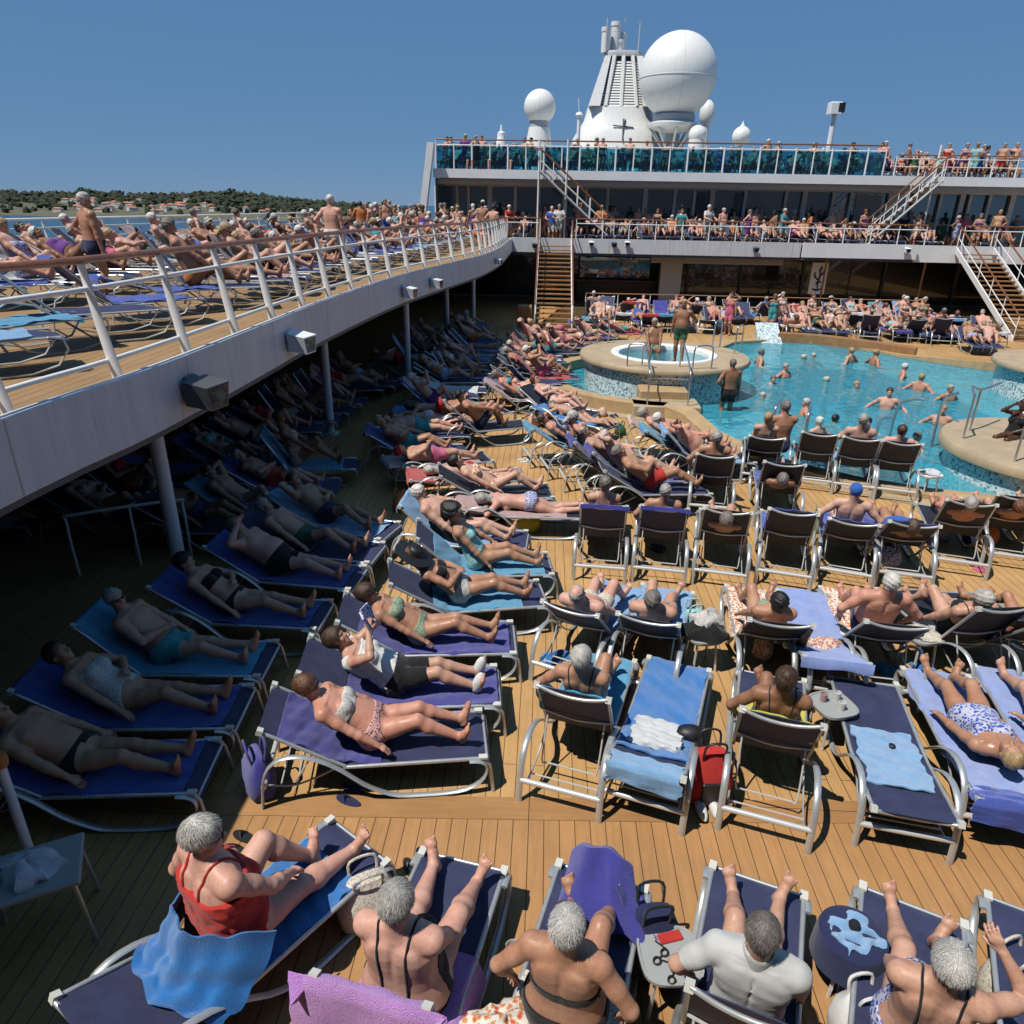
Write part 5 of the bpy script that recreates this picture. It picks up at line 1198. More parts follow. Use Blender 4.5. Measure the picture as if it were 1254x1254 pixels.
def lounger(theta, loc, rz, label, group='sun loungers round the pool', sling='navy_sling', simple=False):
    th = min((8, 18, 32, 45, 58, 68), key=lambda a: abs(a - theta)); key = (th, sling, simple)
    if key not in LP:
        p = make_lounger(th, sling, simple); LP[key] = p; p.location = loc; p.rotation_euler = (0, 0, rz); o = p
        if not simple: build_tree(p)
    else: o = dup(LP[key], loc, rz, tree=[] if simple else KT[LP[key].name])
    tag(o, label, 'sun lounger', group); return o, th
TN = [0]
def towel_on(theta, loc, rz, m, label, s0=0., s1=2.0, width=.60, hang=.06, over=0., name='towel', thick=.014, seed=None, lift=.006, twist=0., group=None):
    """cloth lying along the lounger's profile; 'over' metres hang down behind the top of the back"""
    th = min((8, 18, 32, 45, 58, 68), key=lambda a: abs(a - theta)); f, L = prof_at(prof(th)); s1 = min(s1, L); TN[0] += 1; rg = random.Random(seed or TN[0]); ph = [rg.uniform(0, 6.3) for _ in range(6)]
    tot = over + (s1 - s0)
    def fn(u, v):
        d = v * tot - over + s0
        wob = .5 + .5 * math.sin(v * 9 + ph[0]) * .5
        e = abs(u - .5) * 2; x = (u - .5) * width + twist * (v - .5) + .016 * math.sin(v * 14 + ph[1]) + .008 * math.sin(v * 37 + ph[2])
        if d < s0 and over > 0:
            y, z = f(0); dd = s0 - d; y = y - .035 - .02 * math.sin(u * 11 + ph[2]) * min(1, dd * 4); z = z + .015 - dd * (1 + .12 * math.sin(u * 7 + ph[4])); x *= 1 + .03 * math.sin(dd * 9 + ph[5])
            if dd < .04: y += .03 * (1 - dd / .04)
            return (x, y, z)
        y, z = f(d); y2, z2 = f(d + .01); ty, tz = y2 - y, z2 - z; n_ = math.hypot(ty, tz) or 1; ny, nz = -tz / n_, ty / n_
        if nz < 0 and False: ny, nz = -ny, -nz
        h_ = lift + .009 + .006 * math.sin(u * 9 + v * 13 + ph[2]) + .006 * math.sin(v * 31 + u * 5 + ph[3]) + .005 * math.sin(u * 23 + v * 6 + ph[4]) + .004 * math.sin(v * 57 + u * 17)
        side = max(0, abs(x) - .318)
        h_ -= side * 1.2 * (1 + .4 * math.sin(v * 17 + ph[5]))
        if side: x = math.copysign(.318 + side * .45, x)
        return (x, y + ny * h_ * -1 * -1, z + nz * h_)
    b = MB(); b.sheet(fn, 18, 44, thick); o = b.build(name, m, loc=loc, rz=rz); return tag(o, label, 'towel', group)
def place(A, B=None, ang=None, hip=None, head=None, tt=80., k=1.):
    if head is not None:                              # put a seated figure's head where the picture shows it
        t = rad(tt); hz = .395 + .13 * k + (.52 * k) * math.sin(t) + .19 * k; h = P(head[0], head[1], hz); a = rad(ang)
        loc = h - V((math.sin(a), math.cos(a), 0)) * (.86 - math.cos(t) * .52 * k + .03); loc.z = 0; return loc, -a
    """lounger pose from picture measurements: rear feet A on the deck, foot end B at seat height"""
    if hip is not None:
        h = P(hip[0], hip[1], .42); a = rad(ang); loc = h - V((math.sin(a), math.cos(a), 0)) * .74; loc.z = 0; return loc, -a
    a = P(*A)
    if ang is None:
        d = P(B[0], B[1], SH) - a; ang_ = math.atan2(d.x, d.y)
        mid = (a + P(B[0], B[1], 0 + SH)) / 2 ; f = V((math.sin(ang_), math.cos(ang_), 0)); loc = mid - f * .98; loc.z = 0
        return loc, -ang_
    return a, -rad(ang)
def small_table(loc, rz, label, m='sand_grey', h=.42, r=.20):
    t = empty('side_table', loc, rz, label, 'side table', 'low side tables between loungers')
    b = MB(); pts = []
    for i in range(28):
        a = 2 * math.pi * i / 28; pts.append((r * math.copysign(abs(math.cos(a)) ** .6, math.cos(a)), r * math.copysign(abs(math.sin(a)) ** .6, math.sin(a))))
    n = 28; vs = [(x * .94, y * .94, h - .03) for x, y in pts] + [(x, y, h - .012) for x, y in pts] + [(x, y, h + .012) for x, y in pts] + [(x * .93, y * .93, h + .012) for x, y in pts] + [(x * .9, y * .9, h) for x, y in pts]
    fs = [tuple(range(n - 1, -1, -1)), tuple(range(4 * n, 5 * n))] + [(k * n + i, k * n + (i + 1) % n, (k + 1) * n + (i + 1) % n, (k + 1) * n + i) for k in range(4) for i in range(n)]
    b.add(vs, fs, 0, True); b.build('table_top', m, t, auto=35)
    for a in (45, 135, 225, 315): MB().tube([(r * .75 * math.cos(rad(a)), r * .75 * math.sin(rad(a)), h - .03), (r * .95 * math.cos(rad(a)), r * .95 * math.sin(rad(a)), 0)], .014, 6).build('leg', 'alu_bright', t)
    return t
def bag(name, loc, rz, m, label, d=(.40, .26, .34), handles=True, m2=None, cat='bag'):
    """soft bag: pinched top, rounded body, two handles"""
    t = empty(name, loc, rz, label, cat); b = MB(); rg = random.Random(int(loc[0] * 100) + 5); rings = []
    for z, k in ((0, .86), (.12, 1.0), (.4, 1.03), (.7, .92), (.9, .74), (1, .60)):
        ring = []
        for i in range(22):
            a = 2 * math.pi * i / 22; c1, s1 = math.cos(a), math.sin(a); w_ = 1 + rg.uniform(-.035, .035)
            ring.append((d[0] / 2 * k * math.copysign(abs(c1) ** .7, c1) * w_, d[1] / 2 * (k if z < .8 else k * .6) * math.copysign(abs(s1) ** .7, s1) * w_, d[2] * z))
        rings.append(ring)
    loft(b, rings); b.build('body', m, t, auto=60)
    if handles:
        for s_ in (-1, 1): MB().tube(curve([(-d[0] * .22, s_ * d[1] * .2, d[2] * .9), (-d[0] * .2, s_ * d[1] * .3, d[2] * 1.25), (d[0] * .2, s_ * d[1] * .3, d[2] * 1.25), (d[0] * .22, s_ * d[1] * .2, d[2] * .9)], 4), .011, 6).build('handle', m2 or m, t)
    if m2: b = MB(); b.bbox((0, -d[1] * .49, d[2] * .35), (d[0] * .5, .03, d[2] * .4), .012); b.build('pocket', m2, t)
    return t
def heap(name, loc, m, label, r=(.2, .15, .08), seed=1, cat='clothes', rz=0):
    """crumpled cloth"""
    rg = random.Random(seed); ph = [rg.uniform(0, 6.3) for _ in range(6)]; b = MB(); n = 26; vs = []; fs = []; h = 9
    for i in range(h):
        t = (i + .02) / (h - 1) * math.pi / 2
        for j in range(n):
            a = 2 * math.pi * j / n; k = 1 + .16 * math.sin(3 * a + ph[0] + 2 * t) + .10 * math.sin(7 * a + ph[1] - 3 * t) + .06 * math.sin(13 * a + ph[2])
            vs.append((r[0] * math.sin(t) * math.cos(a) * k, r[1] * math.sin(t) * math.sin(a) * k, r[2] * (math.cos(t) * (1 + .25 * math.sin(2 * a + ph[3])) + .12 * math.sin(6 * a + ph[4] + t * 5) * math.sin(t * 2))))
    for i in range(h - 1):
        for j in range(n): j2 = (j + 1) % n; fs.append((i * n + j, (i + 1) * n + j, (i + 1) * n + j2, i * n + j2))
    fs.append(tuple(range((h - 1) * n, h * n))[::-1]); b.add(vs, fs, 0, True); o = b.build(name, m, loc=loc, rz=rz); return tag(o, label, cat)
def sandal(loc, rz, m, label):
    t = empty('sandals', loc, rz, label, 'sandals')
    for e in (-1, 1):
        b = MB(); pts = [(.045 * math.cos(a) * (1 + .15 * math.sin(a)), .125 * math.sin(a)) for a in [2 * math.pi * i / 18 for i in range(18)]]
        b.prism([(x + e * .065, y + e * .02) for x, y in pts], 0, .022); s_ = b.build('sole', m, t)
        MB().tube(curve([(e * .065 - .04, e * .02 + .01, .02), (e * .065, e * .02 + .05, .055), (e * .065 + .04, e * .02 + .01, .02)], 4), .010, 6, flat=1).build('strap', m, s_)
    return t
# ================================================================= POSES (lounger local space: x right, y towards the feet)
def lounge(theta, arms=('side', 'side'), reach=(.80, .80), spread=.12, fat=1.0, k=1., look=None, hy=.86, S=.395, belly=.4, splay=.35, neck=None, kn=(0, 0), side=0., **kw):
    t = rad(theta); td = V((side, -math.cos(t), math.sin(t))).normalized(); tn = V((0, math.sin(t), math.cos(t)))
    hip = V((0, hy, S + .118 * (1 + (fat - 1) * .8) * k)); r = {}
    A_ = []
    for e, nm in zip((-1, 1), arms):
        bl = .13 + belly * .1 + (fat - 1) * .12
        q = dict(side=((e * .30, hy + .22, S + .05), (e, -.7, .1), (0, 0, -1), .3), belly=(hip + td * .14 + tn * bl + V((e * .07, 0, 0)), (e, -.6, -.2), (0, -.5, -1), .35),
                 thigh=((e * .16, hy + .34, S + .20), (e, -.4, -.1), (0, 0, -1), .5), chest=(hip + td * .34 + tn * (bl + .03) + V((e * .05, 0, 0)), (e, -.2, -.7), -tn, .4),
                 book=(hip + td * .50 + tn * .34 + V((e * .10, 0, 0)), (e, .1, -.8), (-e, 0, 0), .6), behind=(hip + td * .72 + V((e * .09, 0, 0)) - tn * .02, (e, 0, .55), tn, .3),
                 rail=((e * .35, hy + .02, S + .19), (e, -.7, .1), (0, 0, -1), .7), face=(hip + td * .68 + tn * .15 + V((e * .07, 0, 0)), (e, .2, -.9), (0, -1, 0), .5),
                 knee=((e * .13, hy + .40, S + .34), (e, -.2, -.1), (0, 0, -1), .6), up=(hip + td * .62 + tn * .26 + V((e * .26, 0, 0)), (e, -.1, -1), (0, 1, .2), .5), down=((e * .42, hy - .02, S - .12), (e, -.6, .1), (-e, 0, 0), .3),
                 lap=((e * .06, hy + .20, S + .24), (e, -.5, -.1), (0, -.2, -1), .5))[nm]
        A_.append(q)
    L_ = []
    for e, rc, kk in zip((-1, 1), reach, kn):
        L_.append(((e * spread, hy + rc * k, S + .052), (kk * e, .0, 1), (e * splay, .25, 1)))
    if look is None: look = (tn + V((0, .35, -.1))).normalized()
    d = dict(hip=hip, td=td, tn=tn, arms=A_, legs=L_, look=look, hup=tuple(td + V((0, 0, .6))), fat=fat, h=k, belly=belly, neck=neck or (td + tn * .12 + V((0, 0, .35))))
    d.update(kw); return d
def prone(k=1., fat=1., **kw):
    S = .395; hip = V((0, 1.02, S + .115 * fat)); td = V((0, -1, .04)); tn = V((0, 0, -1))
    d = dict(hip=hip, td=td, tn=tn, arms=[((.14, .38, S + .06), (1, .3, 0), (0, 0, -1), .3), ((-.14, .38, S + .06), (-1, .3, 0), (0, 0, -1), .3)],
             legs=[((.10, 1.84, S + .05), (0, 0, -1), (0, .85, -.5)), ((-.10, 1.84, S + .05), (0, 0, -1), (0, .85, -.5))], look=(.85, -.2, -.25), hup=(0, -1, .1), neck=(0, -1, .1), fat=fat, h=k, belly=.1, navel=False); d.update(kw); return d
def stand(arms=('hang', 'hang'), k=1., fat=1., belly=.4, step=.08, look=(0, 1, -.1), lean=0., **kw):
    hip = V((0, 0, .90 * k)); td = V((0, lean, 1)); tn = V((0, 1, -lean)); A_ = []
    for e, nm in zip((-1, 1), arms):
        q = dict(hang=((e * .27, .04, .80 * k), (e, -1, 0), (-e, 0, 0), .4), hip=((e * .20, .0, 1.02 * k), (e, -.8, 0), (-e, .2, 0), .4), rail=((e * .24, .38, 1.10 * k), (e, -.5, -1), (0, 0, -1), .6), front=((e * .08, .24, 1.05 * k), (e, -.5, -.6), (0, -1, 0), .5), up=((e * .10, .12, 1.66 * k), (e, .2, -.4), (0, -1, 0), .4), out=((e * .5, .15, 1.15 * k), (e * .2, -1, -.3), (0, 0, -1), .2))[nm]; A_.append(q)
    d = dict(hip=hip, td=td, tn=tn, arms=A_, legs=[((-.11, step, .085), (0, 1, 0), (-.25, 1, -.0)), ((.11, -step, .085), (0, 1, 0), (.25, 1, 0))], look=look, hup=(0, 0, 1), fat=fat, h=k, belly=belly, neck=(0, .12, 1)); d.update(kw); return d
def sit_edge(arms=('thigh', 'thigh'), k=1., fat=1., seat=.40, belly=.5, look=(0, 1, -.15), **kw):
    """sitting upright, feet on the floor ahead"""
    hip = V((0, 0, seat + .11 * fat)); td = V((0, -.12, 1)); tn = V((0, 1, .12)); A_ = []
    for e, nm in zip((-1, 1), arms):
        A_.append(dict(thigh=((e * .15, .32, seat + .19), (e, -.5, -.1), (0, 0, -1), .5), face=((e * .06, .18, hip.z + .70), (e, .1, -1), (0, -1, 0), .5), lap=((e * .06, .20, seat + .22), (e, -.5, -.2), (0, 0, -1), .5), rail=((e * .32, .1, seat + .18), (e, -.6, 0), (0, 0, -1), .5))[nm])
    d = dict(hip=hip, td=td, tn=tn, arms=A_, legs=[((-.14, .46, .085), (0, 1, 1), (-.2, 1, 0)), ((.14, .46, .085), (0, 1, 1), (.2, 1, 0))], look=look, fat=fat, h=k, belly=belly, neck=(0, .12, 1)); d.update(kw); return d
# ================================================================= PROTOTYPES
STRAP = lambda m, r=.005, sb=.58, w_=.088: [('strap', m, [[(e * w_, sb, -.25), (e * w_, .85, -.25), (e * w_, 1.03, 0), (e * w_, .82, .25)] for e in (-1, 1)], r)]
PR = {}
SPEC = {}
def proto(key, sp, th):
    sp.setdefault('vox', .0125); SPEC[key] = sp; o = body(sp); o.location = (0, 0, -60); build_tree(o); PR[key] = (o, th, sp.get('fem', False)); return o
VX = .0125
proto('m_side', lounge(34, ('side', 'belly'), (.80, .76), fat=1.12, belly=.7, wear=[('trunks', 'trunks', 'cloth_blue', dict(off=.010))]), 32)
proto('f_side', lounge(33, ('belly', 'side'), (.80, .70), fem=True, hair='bob', glasses=True, wear=[('bikini_bottom', 'briefs', 'cloth_black', {}), ('bikini_top', 'bandeau', 'cloth_black', {})]), 32)
proto('m_fat', lounge(46, ('behind', 'belly'), (.78, .80), fat=1.3, belly=1.2, glasses=True, hair='thin', bald=True, wear=[('trunks', 'trunks', 'cloth_navy', dict(off=.010))]), 45)
proto('f_suit', lounge(20, ('side', 'side'), (.82, .80), fem=True, fat=1.15, belly=.6, hair='bob', wear=[('swimsuit', 'swimsuit', 'print_turq', {})]), 18)
proto('m_up', lounge(68, ('thigh', 'rail'), (.66, .80), fat=1.15, belly=.8, look=(0, 1, -.2), wear=[('trunks', 'trunks', 'cloth_navy', dict(off=.010))]), 58)
proto('f_up', lounge(68, ('thigh', 'thigh'), (.72, .62), fem=True, fat=1.12, look=(.2, 1, -.25), wear=[('swimsuit', 'swimsuit', 'cloth_black', dict(back=.42))], straps=STRAP('cloth_black', .006)), 58)
proto('m_prone', prone(wear=[('trunks', 'trunks', 'cloth_blue', dict(off=.010))]), 8)
proto('f_prone', prone(fem=True, hair='long', haircol='hair_blond', wear=[('bikini_bottom', 'briefs', 'cloth_red', {})]), 8)
proto('m_book', lounge(47, ('book', 'book'), (.50, .76), belly=.5, hair='cap', haircol='cloth_white', wear=[('trunks', 'trunks', 'cloth_green', dict(off=.010))]), 45)
proto('f_hat', lounge(46, ('thigh', 'belly'), (.46, .52), fem=True, hair='long', hat='print_sand', wear=[('swimsuit', 'swimsuit', 'cloth_purple', {})]), 45)
proto('m_thin', lounge(35, ('behind', 'side'), (.84, .62), fat=.96, belly=.2, k=1.03, hair='short', glasses=True, wear=[('trunks', 'briefs', 'cloth_black', {})]), 32)
proto('f_big', lounge(34, ('side', 'side'), (.52, .80), fem=True, fat=1.38, belly=.9, k=.96, hair='short', wear=[('swimsuit', 'swimsuit', 'cloth_navy', {})]), 32)
proto('m_knees', lounge(47, ('knee', 'thigh'), (.50, .46), fat=1.18, belly=.8, hair='thin', look=(.5, 1, 0), wear=[('trunks', 'trunks', 'cloth_teal', dict(off=.010))]), 45)
proto('f_phone', lounge(60, ('lap', 'lap'), (.62, .66), fem=True, fat=1.0, hair='long', glasses=True, look=(0, 1, -.7), wear=[('bikini_bottom', 'briefs', 'cloth_pink', {}), ('bikini_top', 'bandeau', 'cloth_pink', {})]), 58)
proto('m_flat', lounge(10, ('belly', 'side'), (.82, .84), fat=1.22, belly=1.0, hair='cap', haircol='cloth_red', look=(.4, .1, 1), wear=[('trunks', 'trunks', 'cloth_blue', dict(off=.010))]), 8)
proto('m_sit', sit_edge(('thigh', 'thigh'), fat=1.15, belly=.8, wear=[('trunks', 'trunks', 'cloth_navy', dict(off=.010))]), None)
proto('f_sit', sit_edge(('lap', 'face'), fem=True, hair='bun', wear=[('swimsuit', 'swimsuit', 'cloth_black', {})]), None)
proto('m_shirt', sit_edge(('lap', 'thigh'), fat=1.1, wear=[('shirt', 'shirt', 'cloth_white', dict(off=.012, bot=-.02, sleeve=.6)), ('shorts', 'trunks', 'cloth_navy', dict(off=.012, cut=.8))]), None)
proto('m_stand', stand(('hip', 'hang'), fat=1.15, belly=.8, wear=[('trunks', 'trunks', 'cloth_navy', dict(off=.012))]), None)
proto('f_stand', stand(('hang', 'front'), k=.95, fem=True, hair='bob', wear=[('bikini_bottom', 'briefs', 'cloth_teal', {}), ('bikini_top', 'bandeau', 'cloth_teal', {})]), None)
proto('m_rail', stand(('rail', 'rail'), lean=.1, fat=1.1, wear=[('shirt', 'shirt', 'cloth_blue', dict(off=.012, bot=-.05, sleeve=.6)), ('shorts', 'trunks', 'cloth_grey', dict(off=.012, cut=.8))]), None)
proto('f_dress', stand(('hang', 'hip'), k=.95, fem=True, hair='long', wear=[('dress', 'swimsuit', 'cloth_white', dict(cut=.8, off=.016))]), None)
proto('swim_out', stand(('out', 'out'), fat=1.05, vox=.014, wear=[('trunks', 'trunks', 'cloth_navy', dict(off=.012))]), None)
proto('swim_f', stand(('front', 'out'), fem=True, hair='bun', vox=.014, wear=[('swimsuit', 'swimsuit', 'cloth_black', {})]), None)
SK = ['skin_tan', 'skin_pink', 'skin_pale', 'skin_bronze', 'skin_red', 'skin_olive', 'skin_tan', 'skin_bronze', 'skin_pink', 'skin_brown']
HC = [('hair_grey', 'grey'), ('hair_white', 'white'), ('hair_silver', 'silver'), ('hair_brown', 'brown'), ('hair_black', 'black'), ('hair_blond', 'blond'), ('hair_salt', 'dark grey'), ('hair_auburn', 'auburn')]
CC = [('cloth_black', 'black'), ('cloth_navy', 'navy'), ('cloth_red', 'red'), ('cloth_white', 'white'), ('cloth_teal', 'teal'), ('cloth_blue', 'blue'), ('cloth_purple', 'purple'), ('print_turq', 'turquoise print'), ('print_red', 'red print'), ('print_blue', 'blue print'), ('cloth_pink', 'pink'), ('print_green', 'green print'), ('cloth_orange', 'orange'), ('cloth_green', 'green'), ('print_mixed', 'multicoloured')]
TC = [('towel_blue', 'bright blue'), ('towel_indigo', 'indigo'), ('towel_royal', 'royal blue'), ('towel_sky', 'pale blue'), ('towel_white', 'white'), ('towel_indigo', 'indigo'), ('towel_red', 'red'), ('towel_indigo', 'indigo'), ('towel_royal', 'royal blue'), ('towel_cyan', 'cyan'), ('print_mixed', 'multicoloured'), ('towel_pinkish', 'pink')]
WEARN = dict(trunks='trunks', bikini_bottom='bikini', swimsuit='swimsuit', shirt='shirt', dress='dress')
CR = random.Random(21)
def recolor(o, m):
    for s_ in o.material_slots: s_.link = 'OBJECT'; s_.material = M[m]
def person(key, loc, rz, label=None, group=None, skin_=None, cloth_=None, hair_=None, scale=None):
    p, th, fem = PR[key]; o = dup(p, loc, rz, label, group, tree=KT[p.name]); o['category'] = 'person'
    sk = skin_ or CR.choice(SK); hc = next((h for h in HC if h[0] == hair_), None) or CR.choice(HC[:7] if not fem else HC); cc = next((c_ for c_ in CC if c_[0] == cloth_), None) or CR.choice(CC)
    recolor(o, sk); g = None; hat = None
    for ch in [c_ for c_ in LASTKIDS(o)]:
        n = ch.name.split('.')[0]
        if n == 'hair': recolor(ch, hc[0])
        elif n in ('trunks', 'bikini_bottom', 'bikini_top', 'swimsuit', 'dress', 'shirt', 'strap'):
            recolor(ch, cc[0]); g = WEARN.get(n, g) or g
    sc_k = scale or CR.uniform(.95, 1.05); o.scale = (sc_k * (CR.choice((-1, 1)) if th else 1), sc_k * CR.uniform(.97, 1.03), sc_k * CR.uniform(.96, 1.06))
    o['_d'] = ('woman' if fem else 'man', cc[1], g or 'trunks', hc[1]); return o
def LASTKIDS(o):
    n = len(KT[next(p for p, _, _ in PR.values() if p.data == o.data).name]); out = []
    i = len(COL.objects) - 1
    # children were linked straight after their root
    names = list(COL.objects)[-(n * 3 + 3):]
    return [c_ for c_ in names if c_.parent == o]
CROWD = []; CLN = []; COARSE = {}
def crowd_add(key, loc, rz, lounge_=False): CROWD.append((key, V(loc), rz, CR.choice(SK), CR.choice(CC)[0], CR.choice(HC)[0])); CLN.append((PR[key][1], V(loc), rz)) if lounge_ else None
def merge(name, items, label):
    """one mesh from (mesh, matrix, [materials per slot])"""
    vs, fv, fn_, mi = [], [], [], []; mats = []; base = 0
    for me, mx, ml in items:
        n = len(me.vertices); a = np.empty(n * 3, np.float32); me.vertices.foreach_get('co', a); a = a.reshape(-1, 3); m3 = np.array(mx.to_3x3(), np.float32); a = a @ m3.T + np.array(mx.translation, np.float32); vs.append(a)
        l = np.empty(len(me.loops), np.int32); me.loops.foreach_get('vertex_index', l); fv.append(l + base); t = np.empty(len(me.polygons), np.int32); me.polygons.foreach_get('loop_total', t); fn_.append(t)
        q = np.empty(len(me.polygons), np.int32); me.polygons.foreach_get('material_index', q); lut = []
        for m in ml:
            if m not in mats: mats.append(m)
            lut.append(mats.index(m))
        mi.append(np.array(lut, np.int32)[q]); base += n
    vs = np.concatenate(vs); fv = np.concatenate(fv); fn_ = np.concatenate(fn_); mi = np.concatenate(mi)
    me = bpy.data.meshes.new(name); me.vertices.add(len(vs)); me.vertices.foreach_set('co', vs.ravel()); me.loops.add(len(fv)); me.loops.foreach_set('vertex_index', fv); me.polygons.add(len(fn_)); me.polygons.foreach_set('loop_start', np.concatenate([[0], np.cumsum(fn_)[:-1]]).astype(np.int32)); me.polygons.foreach_set('use_smooth', np.ones(len(fn_), bool))
    for m in mats: me.materials.append(M[m])
    me.polygons.foreach_set('material_index', mi); me.update(calc_edges=True); o = bpy.data.objects.new(name, me); COL.objects.link(o); tag(o, label, name, kind='stuff'); return o
def build_crowd():
    items = []
    for key, loc, rz, sk, cl, hr_ in CROWD:
        if key not in COARSE:
            sp = dict(SPEC[key]); sp['vox'] = .026; sp['straps'] = []; sp['glasses'] = False; o = body(sp); COARSE[key] = [(o.data, 'skin')] + [(c_.data, 'hair' if c_.name.startswith('hair') else 'keep' if c_.name.startswith(('cap', 'hat', 'peak')) else 'cloth') for c_ in kids(o)]
            for c_ in kids(o): bpy.data.objects.remove(c_)
            bpy.data.objects.remove(o)
        k = CR.uniform(.95, 1.05); mx = Matrix.Translation(loc) @ Matrix.Rotation(rz, 4, 'Z') @ Matrix.Diagonal((k * CR.choice((-1, 1)), k, k, 1))
        for me, kd in COARSE[key]: items.append((me, mx, [dict(skin=sk, hair=hr_, cloth=cl).get(kd) or me.materials[0].name]))
    merge('crowd', items, 'crowd of people packed along the top deck and before the far windows')
    items = []
    for th, loc, rz in CLN:
        th = min((8, 18, 32, 45, 58, 68), key=lambda a: abs(a - th)); p = LP.get((th, 'navy_sling', True))
        if p: items.append((p.data, Matrix.Translation(loc) @ Matrix.Rotation(rz, 4, 'Z'), ['aluminium', 'navy_sling']))
    merge('deck_chairs', items, 'navy deck chairs packed behind the blue glass of the top deck')['category'] = 'deck chairs'
ORD = ['first', 'second', 'third', 'fourth', 'fifth', 'sixth', 'seventh', 'eighth', 'ninth', 'tenth', 'eleventh', 'twelfth', 'thirteenth', 'fourteenth', 'fifteenth', 'sixteenth', 'seventeenth', 'eighteenth', 'nineteenth', 'twentieth', 'twenty-first', 'twenty-second', 'twenty-third', 'twenty-fourth', 'twenty-fifth', 'twenty-sixth', 'twenty-seventh', 'twenty-eighth', 'twenty-ninth', 'thirtieth'] + ['%dth' % i for i in range(31, 99)]
AREAS = {}
def note(area, kind, o): AREAS.setdefault((area, kind), []).append(o)
POSEN = dict(m_side='reclining', f_side='reclining', m_fat='reclining', f_suit='lying flat', m_up='sitting up', f_up='sitting up', m_prone='lying face down', f_prone='lying face down', m_thin='reclining', f_big='reclining', m_knees='reclining', f_phone='sitting up', m_flat='lying flat', m_book='reclining', f_hat='reclining in a hat', m_sit='sitting', f_sit='sitting', m_shirt='sitting', m_stand='standing', f_stand='standing', m_rail='standing', f_dress='standing', swim_out='in the pool', swim_f='in the pool')
def finish_labels():
    for (area, kind), lst in AREAS.items():
        lst.sort(key=lambda o: sx(o.location))
        for i, o in enumerate(lst):
            pos = '%s from left %s' % (ORD[i], area)
            if kind == 'person':
                d = o['_d']; lb = '%s in %s %s %s, %s' % (d[0], d[1], d[2], o['_p'], pos)
                if len(lb.split()) > 16: lb = '%s in %s %s, %s' % (d[0], d[1], d[2], pos)
                if len(lb.split()) > 16: lb = '%s in %s, %s' % (d[0], d[1].split()[0], pos)
                o['label'] = lb; del o['_d']; del o['_p']
            elif kind == 'lounger': o['label'] = '%s lounger %s, %s' % ('black' if 'black_sling' in str(o.get('_m', '')) else 'navy', o['_w'], pos); del o['_w']; o['category'] = 'sun lounger'
            elif kind == 'towel': o['label'] = '%s towel on a lounger, %s' % (o['_c'], pos); del o['_c']; o['category'] = 'towel'
            elif kind == 'sandals': o['label'] = 'pair of sandals lying on the deck, %s' % pos
            elif kind == 'heap': o['label'] = 'crumpled %s towel lying on the deck, %s' % (o['_c'], pos); del o['_c']
            elif kind == 'bag': o['label'] = '%s bag on the deck, %s' % (o['_c'], pos); del o['_c']
TWL = {}
def crowd_towel(th, loc, rz, area, full=True):
    m, nm = CR.choice(TC)
    if th not in TWL: o = towel_on(th, loc, rz, m, '', s1=1.75, width=.66, lift=.004, over=.12); TWL[th] = o
    else: o = TWL[th].copy(); COL.objects.link(o); o.location = loc; o.rotation_euler = (0, 0, rz)
    recolor(o, m); o['_c'] = nm; o['group'] = 'towels ' + area; note(area, 'towel', o); return o
def spot(area, loc, rz, keys, pp=.8, tp=.4, group=None, sling='navy_sling', simple=True, **kw):
    """one lounger of a crowd with perhaps a towel and a person"""
    if CR.random() < pp: key = CR.choice(keys); th = PR[key][1]
    else: key = None; th = CR.choice((18, 32, 45, 58))
    o, th = lounger(th, loc, rz, None, 'loungers ' + area, sling=sling, simple=simple); o['_w'] = 'under a sunbather' if key else 'left empty'; note(area, 'lounger', o)
    if CR.random() < tp: crowd_towel(th, loc, rz, area)
    if key:
        p = person(key, loc, rz, group='sunbathers ' + area, **kw); p['_p'] = POSEN[key]; note(area, 'person', p)
def stander(area, loc, rz, keys=('m_stand', 'f_stand', 'm_rail', 'f_dress'), **kw):
    key = CR.choice(keys); p = person(key, loc, rz, group='people ' + area, **kw); p['_p'] = POSEN[key]; note(area, 'person', p); return p
LIE = ['m_thin', 'f_big', 'm_knees', 'f_phone', 'm_flat', 'm_side', 'f_side', 'm_fat', 'f_suit', 'm_side', 'f_side', 'm_fat', 'm_prone', 'f_prone', 'm_book', 'f_hat', 'm_up', 'f_up']
# ================================================================= HERO PEOPLE, NEAR ROW
def put(sp, loc, rz, label, group=None, skin_=None):
    if skin_: sp['skin'] = skin_
    o = body(sp); o.location = loc; o.rotation_euler = (0, 0, rz); tag(o, label, 'person', group); return o
NG = 'front row of sunbathers seen from behind'; LGN = 'loungers in the front row'; RG = 'sun loungers round the pool'
